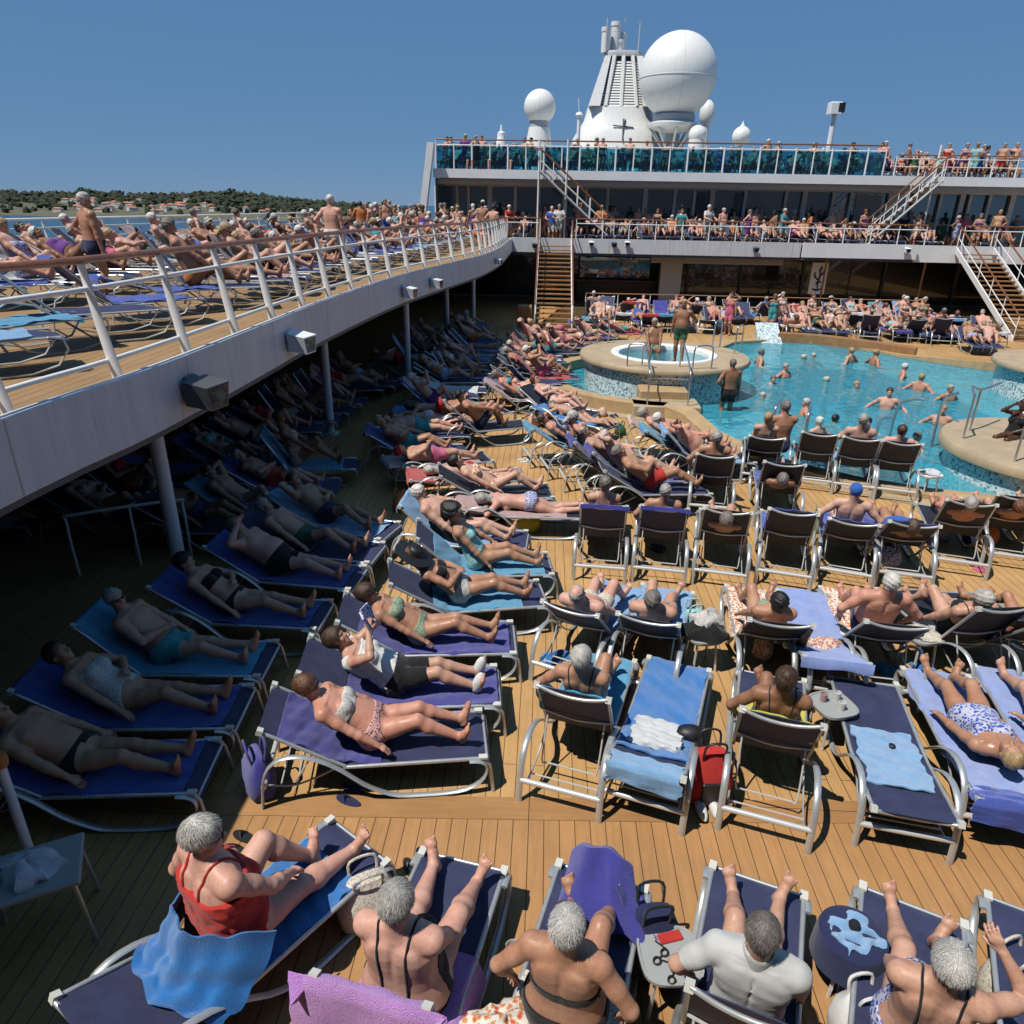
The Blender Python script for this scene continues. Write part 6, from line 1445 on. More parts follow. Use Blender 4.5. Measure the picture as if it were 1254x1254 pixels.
# 1: woman in red
loc, rz = place(None, head=(256, 1022), ang=35, tt=86, k=1.12)
lounger(18, loc, rz, 'navy lounger with low back under the woman in red, bottom left', LGN)
towel_on(18, loc, rz, 'towel_blue', 'bright blue towel under and behind the woman in red', s0=.85, s1=1.75, width=.62)
put(lounge(86, ('rail', 'knee'), (.62, .84), k=1.12, spread=.10, kn=(.25, .3), fem=True, fat=1.50, belly=.7, vox=.0075, look=(.55, 1, -.1), hair='short', haircol='hair_white', haircol2='hair_silver', strands=4200, glasses=True, eyes=False,
    wear=[('dress', 'swimsuit', 'cloth_red', dict(back=.78, front=.88, cut=.2, off=.016, wr=.004))], straps=STRAP('cloth_red', .009, .66)), loc, rz, 'woman in a red dress with short white hair, sitting sideways on a bright blue towel', NG, 'skin_pink')
b = MB(); rg = random.Random(4)
def wrap_fn(u, v):
    e = abs(2 * u - 1); x = (u - .5) * (.74 + .10 * v) + .012 * math.sin(v * 15 + u * 4)
    y = .57 - .25 * v ** 1.1 + .42 * e ** 2.6 * (1 - .5 * v) + .02 * math.sin(u * 17 + 1)
    f_, _ = prof_at(prof(18)); zb = SH + .03 + max(0, (PV - y)) * math.tan(rad(18))
    z = zb + (.42 - .10 * e ** 2) * (1 - v) ** 1.7 + .018 * math.sin(u * 23 + v * 5) * (.3 + v) + .014 * math.sin(u * 41 + 2) * (1 - v * .5) + .012 * math.sin(v * 19 + u * 9)
    z -= max(0, abs(x) - .33) * 1.0
    return (x, y, max(z, .20))
b.sheet(wrap_fn, 90, 14, .012); o = b.build('towel', 'towel_blue', loc=loc, rz=rz); tag(o, 'bright blue towel wrapped round the hips of the woman in red', 'towel')
b = MB()
def red_fn(u, v): return (-.33 + .16 * math.sin(u * 3.0) - .06 * v + .015 * math.sin(v * 13), .55 + .42 * u, 1.0 - .50 * v - .12 * u + .02 * math.sin(u * 15 + v * 6))
# 2: woman with the violet towel
loc, rz = place(None, head=(489, 1100), ang=12, tt=84, k=1.07)
lounger(68, loc, rz, 'navy lounger draped with a violet towel, second from left in front row', LGN)
towel_on(68, loc, rz, 'towel_violet', 'pink-lilac towel hanging over the back of a front row lounger', s1=1.3, width=.90, over=.5, lift=.02)
put(lounge(84, ('side', 'thigh'), (.86, .78), k=1.07, spread=.17, kn=(-.1, .3), fem=True, fat=1.42, belly=.7, vox=.0072, look=(.05, 1, -.28), hair='short', haircol='hair_grey', haircol2='hair_silver', strands=4200,
    wear=[('swimsuit', 'swimsuit', 'cloth_black', dict(back=-.06, cut=.22))], straps=STRAP('cloth_black', .0075, .02, .085)), loc, rz, 'grey haired woman with thin black straps, leaning on a violet towel', NG, 'skin_pink')
# 3: woman with the black bandeau
loc, rz = place(None, head=(697, 1128), ang=16, tt=82, k=1.05)
L3 = (loc.copy(), rz)
lounger(45, loc, rz, 'navy lounger under the woman in a black bandeau, indigo cloth on its foot', LGN)
towel_on(45, loc, rz, 'print_sand', 'cream patterned towel under the woman in a black bandeau', s0=.1, s1=1.15, width=.66)
put(lounge(82, ('rail', 'rail'), (.66, .72), k=1.05, spread=.13, fem=True, fat=1.32, belly=.6, vox=.0072, look=(-.02, 1, -.3), hair='short', haircol='hair_silver', haircol2='hair_white', strands=4200,
    wear=[('bikini_top', 'bandeau', 'cloth_black', dict(s=.50, wf=.14, wb=.06)), ('bikini_bottom', 'briefs', 'cloth_black', {})]), loc, rz, 'tanned woman with silver hair and a black bandeau across her bare back', NG, 'skin_bronze')
b = MB()
def knee_cloth(u, v):
    x = (u - .5) * (.40 + .16 * v) + .10 * v * v * (u > .5) + .05 * v; z = .72 - .02 * math.cos((u - .5) * 6); y = 1.80
    d = v * .62
    if v < .12: y = 1.86 - v * .4; z = .74 - (.12 - v) * .3
    else: y = 1.81 - (v - .12) * .42; z = .74 - (v - .12) * .34
    z += -.10 * (abs(u - .5) * 2) ** 3 + .014 * math.sin(u * 19 + 2) * v; y += .016 * math.sin(u * 13 + v * 5)
    return (x, y, z)
b.sheet(knee_cloth, 30, 24, .014); o = b.build('cloth', 'towel_indigo', loc=L3[0], rz=L3[1]); tag(o, 'indigo cloth draped over the raised feet of the woman in a black bandeau', 'towel')
b = MB()
def side_cloth(u, v): return (.14 + .30 * u + .02 * math.sin(v * 9), 1.62 - .16 * u + .22 * v, .66 - .30 * u ** .7 - .03 * math.sin(v * 7 + u * 3) + .025 * math.sin(u * 14))
b.sheet(side_cloth, 22, 14, .014); o = b.build('cloth', 'towel_indigo', loc=L3[0], rz=L3[1]); tag(o, 'loose end of indigo cloth spread over the lounger edge', 'towel')
# 4: man in the white polo shirt
loc, rz = place(None, head=(936, 1130), ang=20, tt=80, k=1.08)
lounger(68, loc, rz, 'navy lounger under the man in a white polo shirt', LGN)
put(lounge(80, ('rail', 'side'), (.74, .84), k=1.06, spread=.15, fat=1.12, belly=.9, vox=.0072, look=(.0, 1, -.3), hair='thin', bald=False, haircol='hair_salt', haircol2='hair_salt', strands=3600,
    wear=[('polo_shirt', 'shirt', 'polo_white', dict(off=.012, wr=.0010, bot=-.12, top=1.1, sleeve=.78)), ('collar', 'collar', 'polo_white', {}), ('shorts', 'trunks', 'cloth_navy', dict(off=.012, cut=.6))]), loc, rz, 'man in a white polo shirt with thinning dark grey hair', NG, 'skin_tan')
# 5: woman at the bottom right
loc, rz = place(None, head=(1166, 1170), ang=25, tt=78, k=1.06)
lounger(58, loc, rz, 'navy lounger under the silver haired woman at the bottom right', LGN)
put(lounge(78, ('thigh', 'up'), (.80, .70), k=1.06, spread=.13, kn=(-.2, .1), fem=True, fat=1.25, belly=.5, vox=.0072, look=(-.08, 1, -.26), hair='short', haircol='hair_grey', haircol2='hair_white', strands=4200,
    wear=[('swimsuit', 'swimsuit', 'print_blue', dict(back=.14, cut=.2))], straps=STRAP('cloth_black', .0075, .16, .085)), loc, rz, 'silver haired woman with dark straps lifting her right hand, bottom right', NG, 'skin_tan')
loc, rz = place(None, head=(1375, 1190), ang=25)
lounger(45, loc, rz, 'navy lounger cut by the bottom right corner of the picture', LGN)
bag('beach_bag', P(1240, 1235, 0) + V((0, .1, 0)), .4, 'print_sand', 'cream and yellow bag between the last two loungers of the front row')
# things of the near row
bag('beach_bag', P(452, 1120, 0.0), .5, 'print_sand', 'off white patterned bag beside the head of the woman with the violet towel', (.44, .30, .38))
sandal(P(512, 1060, 0), .6, 'black', 'dark sandals on the deck beyond the woman with the violet towel')
sandal(P(296, 1035, 0), 1.2, 'black', 'black sandals on the sunlit deck behind the woman in red')
small_table(P(812, 1222, 0), .1, 'grey side table with phones and sunglasses, right of the black bandeau')
tp = P(812, 1222, 0)
for i, (dx, dy, m, lb, r_) in enumerate([(.02, .12, 'cloth_red', 'small red and black case on the grey side table', .3), (-.06, -.02, 'black', 'black sunglasses lying on the grey side table', .8), (.08, -.04, 'lamp_grey', 'dark grey phone on the grey side table', -.3), (.0, -.13, 'black', 'black keys at the front of the grey side table', 1.2)]):
    b = MB()
    if i == 1 or i == 3:
        for e in (-1, 1): b.tube(curve([(e * .04 + .026 * math.cos(a), .022 * math.sin(a), .012) for a in [0, 1, 2, 3, 4, 5, 6.2]], 2), .007, 5)
        b.tube([(-.015, 0, .014), (.015, 0, .014)], .005, 5); b.tube([(.066, 0, .014), (.06, .09, .010)], .005, 5)
    else: b.bbox((0, 0, .009), (.16 if i == 0 else .075, .07 if i == 0 else .15, .018), .006)
    tag(b.build(['glasses_case', 'sunglasses', 'phone', 'keys'][i], m, loc=(tp.x + dx, tp.y + dy, .4205), rz=r_), lb, ['case', 'sunglasses', 'phone', 'keys'][i])
bag('backpack', P(792, 1178, 0), .2, 'cloth_navy', 'navy backpack standing beside the indigo cloth in the front row', (.40, .30, .52), m2='cloth_black')
small_table(P(1028, 1200, 0), 0, 'round table covered with a dark blue cloth, right of the white polo shirt', 'cloth_navy', .45, .18)
tp = P(1028, 1200, 0); b = MB()
b.sheet(lambda u, v: ((u - .5) * .27 + .02 * math.sin(v * 9), (v - .5) * .25 + .02 * math.sin(u * 11), .472 + .012 * math.sin(u * 13 + v * 4) + .012 * math.sin(v * 17) - .02 * max(0, abs(u - .5) * 2 - .8)), 20, 20, .012)
tag(b.build('folded_cloth', 'towel_sky', loc=(tp.x, tp.y, 0), rz=.3), 'pale blue cloth lying on the dark blue round table', 'cloth')
b = MB(); b.lathe([(.035, 0), (.038, .02), (.03, .035), (.01, .036)], 14); tag(b.build('bottle_cap', 'black', loc=(tp.x + .01, tp.y + .03, .49)), 'black round lid on the pale blue cloth', 'lid')
b = MB(); b.lathe([(.235, .24), (.225, .40), (.212, .455), (.18, .468), (.01, .466)], 32, cap=False); tag(b.build('table_cloth', 'cloth_navy', loc=(tp.x, tp.y, 0)), 'dark blue cloth skirt hanging round the round table', 'cloth')
bag('beach_bag', P(1046, 1262, 0), .2, 'cloth_white', 'white bag with a red mark on the deck by the white polo shirt', (.34, .24, .34), m2='cloth_white')
b = MB(); b.lathe([(.045, 0), (.055, .11), (.05, .112), (.042, .01)], 18); h = tag(b.build('cup', 'cap_plastic', loc=P(628, 1172, 0) , rz=0), 'pale plastic cup on the deck beside the woman in a black bandeau', 'cup')
heap('pink_throw', P(620, 1262, .32), 'print_red', 'pink patterned cloth heaped at the bottom edge, left of the black bandeau', (.24, .16, .14), 7, 'cloth')
# ================================================================= LEFT GROUP
LG = 'sunbathers in the left sunlit column'; LL = 'loungers in the left sunlit column'
def pair(A, B, th, lab, sling='navy_sling', group=LL): loc, rz = place(A, B); o, t_ = lounger(th, loc, rz, lab, group, sling); return loc, rz
loc, rz = pair((333, 953), (596, 897), 32, 'navy lounger under the woman in leopard briefs, nearest in left column')
towel_on(32, loc, rz, 'towel_indigo', 'indigo towel under the woman in leopard briefs', s0=.16, s1=1.1, width=.60)
put(lounge(38, ('side', 'side'), (.80, .78), fem=True, fat=1.2, belly=.7, vox=.0085, hair='short', haircol='hair_auburn', strands=1800, glasses=True, hy=.92, look=(.25, 1, .15),
    wear=[('bikini_bottom', 'briefs', 'print_leopard', dict(waist=.16, cut=.28)), ('bikini_top', 'bandeau', 'print_silver', dict(s=.64))]), loc, rz, 'auburn haired woman in leopard briefs and a silver top, sunglasses on', LG, 'skin_red')
bag('beach_bag', loc + V((-.05, -.12, 0)), rz + .4, 'towel_indigo', 'indigo bag under the head of the nearest left lounger', (.42, .26, .40))
sandal(P(430, 975, 0), 1.2, 'cloth_navy', 'navy sandals under the nearest left lounger')
loc, rz = pair((378, 882), (611, 838), 32, 'navy lounger under the reader in black shorts')
towel_on(32, loc, rz, 'towel_indigo', 'indigo towel under the reader in black shorts', s0=.5, s1=2.0, width=.66)
put(lounge(36, ('book', 'book'), (.82, .80), fem=True, fat=1.15, belly=.7, vox=.0085, hair='bob', haircol='hair_brown', strands=1500, hy=.90, wear=[('top', 'shirt', 'cloth_white', dict(off=.012, wr=.004, bot=.06, top=.9, sleeve=.1)), ('shorts', 'trunks', 'cloth_black', dict(off=.013, cut=.8, waist=.14, wr=.002))]), loc, rz, 'reader in a white top and black shorts holding a book over the face', LG, 'skin_tan')
t_ = empty('book', loc, rz, 'open book with a blue patterned cover held up by the reader', 'book')
bc = V((0, .90, .51)) + V((0, -math.cos(rad(36)), math.sin(rad(36)))) * .56 + V((0, math.sin(rad(36)), math.cos(rad(36)))) * .40
for e in (-1, 1):
    b = MB(); mx = Matrix.Rotation(e * .35, 3, 'Z') @ Matrix.Rotation(rad(20), 3, 'X'); b.box(bc + V((e * .075, .0, 0)), (.15, .012, .22), 0, mx=mx); b.build('cover', 'print_blue', t_)
    b = MB(); b.box(bc + V((e * .073, -.012, 0)), (.14, .010, .21), 0, mx=mx); b.build('pages', 'cloth_white', t_)
for e, rc in ((-1, .82), (1, .80)):
    b = MB(); b.ell((e * .12 + e * .012, .90 + rc + .03, .395 + .10), (.05, .06, .125), 12, mx=Matrix.Rotation(-.3, 3, 'X')); s_ = b.build('shoe', 'cloth_white', None, loc, rz); tag(s_, ('left' if e < 0 else 'right') + ' white shoe on the foot of the reader in black shorts', 'shoe')
loc, rz = pair((425, 818), (627, 780), 32, 'navy lounger under the woman in a green print bikini')
towel_on(32, loc, rz, 'towel_indigo', 'indigo towel under the woman in a green print bikini', s0=.25, s1=1.95, width=.62)
put(lounge(36, ('side', 'side'), (.82, .78), fem=True, fat=1.05, belly=.4, vox=.0085, hair='bob', haircol='hair_brown', strands=1500, glasses=True, look=(.1, 1, .3), wear=[('bikini_bottom', 'briefs', 'print_green', dict(waist=.14, cut=.24)), ('bikini_top', 'bandeau', 'print_green', {})]), loc, rz, 'brown haired woman in a green print bikini', LG, 'skin_bronze')
bag('beach_bag', loc + V((.45, -.36, 0)), rz, 'print_turq', 'turquoise bag under the lounger with the green bikini', (.36, .24, .28))
loc, rz = pair((488, 770), (657, 726), 32, 'navy lounger under the sunbather with a wide black hat')
towel_on(32, loc, rz, 'towel_cyan', 'cyan blue towel under the sunbather with a wide black hat', s0=.6, s1=1.7, width=.64)
put(lounge(38, ('belly', 'belly'), (.82, .80), fem=True, fat=1.1, belly=.5, vox=.0095, hair='bob', haircol='hair_auburn', hat='black', brim=.24, look=(.1, 1, -.45), wear=[('shorts', 'trunks', 'print_silver', dict(cut=.3, off=.01)), ('bikini_top', 'bandeau', 'cloth_black', {})]), loc, rz, 'bronzed sunbather in silver shorts with a wide black hat', LG, 'skin_bronze')
bag('beach_bag', loc + V((-.1, -.2, 0)), rz, 'cloth_navy', 'navy bag under the lounger of the black hat', (.36, .24, .34))
loc, rz = pair((512, 725), (664, 690), 45, 'navy lounger under the woman with a dark round hairdo')
towel_on(45, loc, rz, 'towel_cyan', 'cyan blue towel under the woman with a dark round hairdo', s0=.3, s1=1.9, width=.62)
put(lounge(62, ('thigh', 'side'), (.80, .80), fem=True, fat=1.15, belly=.5, vox=.0095, hair='afro', haircol='hair_black', hy=.92, look=(.5, 1, -.1), wear=[('swimsuit', 'swimsuit', 'print_turq', {})]), loc, rz, 'woman with a big dark round hairdo in a turquoise swimsuit', LG, 'skin_olive')
loc, rz = pair((478, 680), (655, 662), 45, 'navy lounger under the pale man with a white beard of hair')
COL.objects[-1]
towel_on(45, loc, rz, 'towel_sky', 'pale blue towel behind the pale man in the left column', s0=0, s1=1.5, width=.64, over=.1)
put(lounge(42, ('belly', 'side'), (.82, .78), fat=1.3, belly=1.3, vox=.0095, hair='short', haircol='hair_white', look=(-.2, 1, .1), wear=[('trunks', 'trunks', 'cloth_black', dict(off=.011))]), loc, rz, 'pale stout man with white hair behind the dark round hairdo', LG, 'skin_pale')
# shaded column on the far left
SG = 'sunbathers in the shade of the left deck'; SLg = 'loungers in the shade of the left deck'
def shade(A, B, th, lab, key_sp, plab, tw=None, twl=None, skin_='skin_tan'):
    loc, rz = pair(A, B, th, lab, group=SLg)
    if tw: towel_on(th, loc, rz, tw, twl, s0=0, s1=1.9, width=.64, over=.08)
    if key_sp: put(key_sp, loc, rz, plab, SG, skin_)
shade((98, 838), (350, 806), 45, 'navy lounger under the white haired man in the shade', lounge(50, ('side', 'belly'), (.84, .82), fat=1.1, belly=.7, vox=.010, hair='thin', haircol='hair_white', strands=1200, glasses=True, look=(.5, 1, .15), wear=[('trunks', 'trunks', 'cloth_teal', dict(off=.011))]), 'white haired man in pale teal trunks lying in the shade', 'towel_turq', 'turquoise towel over the back of the white haired man’s lounger', 'skin_tan')
shade((40, 905), (318, 864), 32, 'navy lounger under the woman in a pale swimsuit in the shade', lounge(38, ('belly', 'side'), (.84, .80), fem=True, fat=1.1, belly=.5, vox=.010, hair='bob', haircol='hair_brown', wear=[('swimsuit', 'swimsuit', 'print_silver', {})]), 'woman in a pale patterned swimsuit lying in the shade', 'towel_royal', 'royal blue towel under the woman in a pale swimsuit', 'skin_olive')
shade((-30, 985), (272, 936), 32, 'navy lounger at the left edge in deep shade', lounge(36, ('side', 'side'), (.84, .82), fat=1.1, belly=.6, vox=.010, hair='short', haircol='hair_salt', wear=[('trunks', 'briefs', 'cloth_black', dict(off=.011))]), 'man in black briefs at the left edge in deep shade', 'towel_royal', 'royal blue towel under the man at the left edge', 'skin_olive')
shade((215, 775), (393, 752), 32, 'navy lounger under the woman in a black bikini beside the thick column', lounge(38, ('belly', 'side'), (.84, .82), fem=True, fat=1.05, vox=.010, hair='bob', haircol='hair_black', look=(-.3, 1, .2), wear=[('bikini_bottom', 'briefs', 'cloth_black', {}), ('bikini_top', 'bandeau', 'cloth_black', {})]), 'woman in a black bikini in the shade beside the thick column', 'towel_royal', 'royal blue towel under the woman in a black bikini', 'skin_tan')
shade((262, 722), (452, 708), 32, 'navy lounger under the big man half in sunlight', lounge(36, ('side', 'up'), (.84, .82), fat=1.25, belly=1.1, vox=.010, hair='short', haircol='hair_salt', wear=[('trunks', 'trunks', 'cloth_black', dict(off=.011))]), 'big bare chested man in the shade with sunlit shins', 'towel_royal', 'royal blue towel under the big man in the shade', 'skin_pink')
shade((335, 652), (492, 652), 32, 'navy lounger with a pale turquoise towel at the edge of the shade', lounge(36, ('belly', 'behind'), (.82, .74), fat=1.0, vox=.0105, hair='short', haircol='hair_brown', wear=[('trunks', 'trunks', 'cloth_navy', dict(off=.011))]), 'man with sunlit feet on the pale turquoise towel in the shade', 'towel_sky', 'pale turquoise towel over a lounger at the edge of the shade', 'skin_olive')
shade((295, 688), (478, 678), 32, 'navy lounger between the big man and the turquoise towel', lounge(34, ('side', 'side'), (.82, .74), fat=1.0, vox=.0105, hair='short', haircol='hair_grey', wear=[('trunks', 'trunks', 'cloth_green', dict(off=.011))]), 'sunbather in green trunks between the big man and the turquoise towel', None, None, 'skin_tan')
# folding table and tilted pole in the shade, bottom left
t_ = empty('folding_table', P(62, 1140, 0), .5, 'grey folding table with crumpled cloth in deep shade, bottom left', 'table')
b = MB(); b.bbox((0, 0, .58), (.62, .46, .03), .01); b.build('table_top', 'sand_grey', t_)
for ex in (-1, 1):
    for ey in (-1, 1): MB().tube([(ex * .26, ey * .19, .57), (ex * .30, ey * .22, 0)], .017, 6).build('leg', 'aluminium', t_)
heap('crumpled_towel', P(62, 1140, 0) + V((0, 0, .596)), 'towel_white', 'crumpled white towel on the folding table in the shade', (.20, .15, .10), 9, 'towel')
b = MB(); b.lathe([(.12, 0), (.12, .03), (.035, .05), (.034, 1.05), (.05, 1.06), (.05, 1.12), (.02, 1.13)], 14); bpst = tag(b.build('barrier_post', 'rail_white', loc=P(45, 1068, 0)), 'white barrier post with an orange top in the shade at the left edge', 'post')
b = MB(); b.lathe([(.055, 1.06), (.06, 1.10), (.052, 1.16), (.01, 1.17)], 14); b.build('post_cap', 'cloth_orange', bpst)
t_ = empty('hand_rail', P(150, 700, 0), rad(15), 'pale tubular stand rail in the shade behind the thick column', 'rail')
MB().tube(curve([(-.55, 0, 0), (-.55, 0, .8), (-.45, .0, .9), (.75, .3, .9), (.85, .32, .8), (.85, .32, 0)], 4), .022, 8).build('tube', 'rail_white', t_)
MB().tube([(.2, .17, .89), (.2, .17, 0)], .018, 8).build('post', 'rail_white', t_)
# ================================================================= RIGHT ROWS
RR1 = 'loungers of the right front row'; RP = 'sunbathers on the right side'
def row(A, B, th, lab, group=RR1, sling='navy_sling', ang=None): loc, rz = place(A, B, ang); o, t_ = lounger(th, loc, rz, lab, group, sling); return loc, rz
loc, rz = row((690, 974), (738, 812), 58, 'navy lounger with a turquoise towel under the woman with black straps')
towel_on(58, loc, rz, 'towel_turq', 'turquoise towel on the lounger of the woman with black straps', s0=.02, s1=2.0, width=.66)
put(lounge(64, ('rail', 'thigh'), (.62, .60), spread=.12, fem=True, fat=1.12, belly=.5, vox=.008, look=(.1, 1, -.1), hair='short', haircol='hair_silver', haircol2='hair_white', strands=800, hy=.88, k=1.06,
    wear=[('swimsuit', 'swimsuit', 'cloth_teal', dict(back=.24))], straps=STRAP('cloth_black', .006, .26)), loc, rz, 'silver haired woman with black straps on a turquoise towel, right front row', RP, 'skin_bronze')
loc, rz = row((787, 991), (829, 820), 18, 'empty lounger with a blue towel and a folded white towel')
towel_on(18, loc, rz, 'towel_blue', 'bright blue towel on the empty lounger of the right front row', s0=.35, s1=2.05, width=.64)
towel_on(18, loc, rz, 'towel_white', 'folded white towel lying on the bright blue towel', s0=.45, s1=.95, width=.44, lift=.03, thick=.045)
towel_on(18, loc, rz, 'towel_sky', 'pale towel hung over the head end of the empty blue lounger', s0=.0, s1=.22, width=.60, over=.18)
t_ = bag('backpack', P(863, 975, 0), .1, 'cloth_red', 'bright red backpack standing between two loungers of the right front row', (.40, .30, .52), m2='black')
b = MB(); b.ell((0, 0, .07), (.13, .09, .07), 12, jit=.06); tag(b.build('pouch', 'black', loc=P(863, 975, 0) + V((-.12, .32, .36))), 'black pouch on top of things behind the red backpack', 'bag')
t_ = empty('trainers', P(866, 995, 0), .1, 'pair of white trainers in front of the red backpack', 'shoes')
for e in (-1, 1):
    b = MB(); b.ell((e * .06, 0, .045), (.045, .14, .055), 12); s_ = b.build('shoe', 'cloth_white', t_)
loc, rz = row((933, 1008), (945, 836), 58, 'navy lounger with a yellow towel, middle of the right front row')
towel_on(58, loc, rz, 'towel_yellow', 'yellow towel behind the dark haired woman', s0=.03, s1=1.5, width=.64)
put(lounge(66, ('rail', 'thigh'), (.66, .70), k=1.06, spread=.10, fem=True, fat=1.15, belly=.5, vox=.008, look=(.1, 1, -.2), hair='bun', haircol='hair_brown', haircol2='hair_brown', strands=700,
    wear=[('swimsuit', 'swimsuit', 'cloth_black', dict(back=.22))], straps=STRAP('cloth_black', .006, .24)), loc, rz, 'dark haired woman with thin straps leaning on a yellow towel', RP, 'skin_brown')
small_table(P(1010, 905, 0), .3, 'small table with cups between yellow and pale blue towel loungers'); tp = P(1010, 905, 0)
for i, (dx, dy) in enumerate([(-.08, .05), (.06, .08), (.05, -.07)]):
    b = MB(); b.lathe([(.028, 0), (.036, .09), (.032, .092), (.025, .01)], 14); tag(b.build('cup', 'cloth_white' if i else 'towel_pinkish', loc=(tp.x + dx, tp.y + dy, .42)), ['pink cup at the back left of the small table', 'white cup at the back right of the small table', 'white cup at the front of the small table'][i], 'cup')
loc, rz = row((1092, 1012), (1063, 850), 8, 'empty navy lounger with a pale blue towel, right front row')
towel_on(8, loc, rz, 'towel_sky', 'pale blue towel lying flat on an empty navy lounger', s0=.38, s1=1.18, width=.52)
b = MB(); b.lathe([(.025, 0), (.03, .01), (.02, .018), (.004, .02)], 12); o = tag(b.build('lens_cap', 'black'), 'small round black cap on the flat pale blue towel', 'cap'); o.location = Matrix.Translation(loc) @ Matrix.Rotation(rz, 4, 'Z') @ V((.04, .86, .40))
loc, rz = row((1216, 1014), (1150, 832), 8, 'navy lounger with a pale violet towel under the woman lying flat')
towel_on(8, loc, rz, 'towel_periwinkle', 'pale violet towel under the woman lying flat', s0=.1, s1=2.05, width=.68)
towel_on(8, loc, rz, 'towel_royal', 'royal blue towel hanging off the head end beside the woman lying flat', s0=-.0, s1=.16, width=.72, over=.22, lift=.02)
put(lounge(10, ('side', 'side'), (.83, .80), fem=True, fat=1.1, belly=.4, vox=.009, hair='thin', haircol='hair_blond', hy=.95, look=(-.1, .1, 1), wear=[('swimsuit', 'swimsuit', 'print_blue', {})]), loc, rz, 'woman in a blue print swimsuit lying flat on a pale violet towel', RP, 'skin_bronze')
loc, rz = row((1312, 1010), (1238, 828), 8, 'lounger with a pale violet towel cut by the right edge')
towel_on(8, loc, rz, 'towel_periwinkle', 'pale violet towel at the right edge', s0=.1, s1=2.05, width=.68)
p = person('f_suit', loc, rz, 'sunbather cut by the right edge on a pale violet towel', RP, 'skin_tan', 'cloth_navy'); del p['_d']
# second row
RR2 = 'loungers of the second right row'
def sit(key, loc, rz, label, **kw): p = person(key, loc, rz, label, RP, **kw); del p['_d']; return p
loc, rz = row((699, 826), (752, 726), 45, 'navy lounger first from left in the second right row', RR2); towel_on(45, loc, rz, 'towel_sky', 'pale blue towel under the bald man of the second right row', s0=.2, s1=2.0, width=.64)
put(lounge(40, ('side', 'side'), (.74, .66), spread=.15, fat=1.15, belly=.7, vox=.010, hair='thin', bald=True, haircol='hair_grey', look=(.1, 1, .4), wear=[('shorts', 'trunks', 'print_sand', dict(off=.011))]), loc, rz, 'bald man in pale shorts, first in the second right row', RP, 'skin_pink')
loc, rz = row((789, 832), (812, 738), 45, 'dark lounger second from left in the second right row', RR2, 'black_sling'); towel_on(45, loc, rz, 'towel_sky', 'pale blue towel under the man with salt hair', s0=.2, s1=2.0, width=.64)
put(lounge(44, ('side', 'thigh'), (.56, .80), spread=.13, fat=1.1, vox=.010, hair='short', haircol='hair_salt', strands=300, look=(0, 1, .1), wear=[('trunks', 'trunks', 'cloth_blue', dict(off=.011))]), loc, rz, 'man with dark grey hair, second in the second right row', RP, 'skin_tan')
small_table(P(856, 815, 0), .2, 'small table piled with bags in the second right row'); tp = P(856, 815, 0)
heap('clothes_pile', tp + V((0, 0, .432)), 'cloth_black', 'black clothes piled on the small table of the second right row', (.26, .2, .16), 3); heap('hat_pile', tp + V((.02, .05, .57)), 'print_silver', 'grey patterned cloth on top of the black clothes', (.17, .13, .12), 5)
bag('beach_bag', tp + V((0, .55, .0)), .2, 'print_turq', 'patterned bag behind the table piled with bags', (.34, .24, .40))
loc, rz = row((935, 836), (925, 738), 45, 'dark lounger with a red print towel in the second right row', RR2, 'black_sling'); towel_on(45, loc, rz, 'print_red', 'red and white print towel in the second right row', s0=.1, s1=2.0, width=.74)
put(lounge(44, ('side', 'side'), (.66, .80), spread=.17, fat=1.1, vox=.010, hair='bob', haircol='hair_black', look=(0, 1, -.3), fem=True, wear=[('swimsuit', 'swimsuit', 'print_green', {})]), loc, rz, 'dark haired sunbather on a red print towel', RP, 'skin_bronze')
loc, rz = row((1000, 838), (985, 740), 18, 'lounger wholly covered by a light blue towel', RR2, 'black_sling'); towel_on(18, loc, rz, 'towel_periwinkle', 'light blue towel covering a whole lounger in the second right row', s0=.0, s1=2.05, width=.70, over=.1)
heap('clothes', Matrix.Translation(loc) @ Matrix.Rotation(rz, 4, 'Z') @ V((.0, .52, .46)), 'print_mixed', 'small heap of patterned clothes on the light blue towel', (.20, .13, .06), 12)
loc, rz = row((1068, 838), (1045, 740), 45, 'dark lounger under the man with a sunburnt back', RR2, 'black_sling'); towel_on(45, loc, rz, 'print_red', 'red patterned towel under the man with a sunburnt back', s0=.3, s1=2., width=.64)
put(lounge(66, ('rail', 'rail'), (.70, .74), fat=1.25, belly=.9, vox=.009, hair='short', haircol='hair_white', haircol2='hair_white', strands=400, look=(.05, 1, -.25), wear=[('trunks', 'trunks', 'cloth_navy', dict(off=.011))]), loc, rz, 'man with a broad sunburnt back and white hair', RP, 'skin_red')
small_table(P(1118, 815, 0), .3, 'small table with papers right of the sunburnt man'); heap('papers', P(1118, 815, 0) + V((0, 0, .432)), 'print_sand', 'cream papers and cloth on the table right of the sunburnt man', (.2, .16, .05), 8, 'papers')
loc, rz = row((1185, 832), (1128, 742), 58, 'dark lounger under the woman leaning on her side', RR2, 'black_sling')
put(lounge(50, ('side', 'belly'), (.66, .80), fem=True, fat=1.15, vox=.010, hair='short', haircol='hair_silver', strands=300, look=(-.4, 1, -.1), side=-.25, wear=[('swimsuit', 'swimsuit', 'cloth_black', dict(back=.4))], straps=STRAP('cloth_black', .006, .4)), loc, rz, 'silver haired woman in a black swimsuit leaning sideways', RP, 'skin_tan')
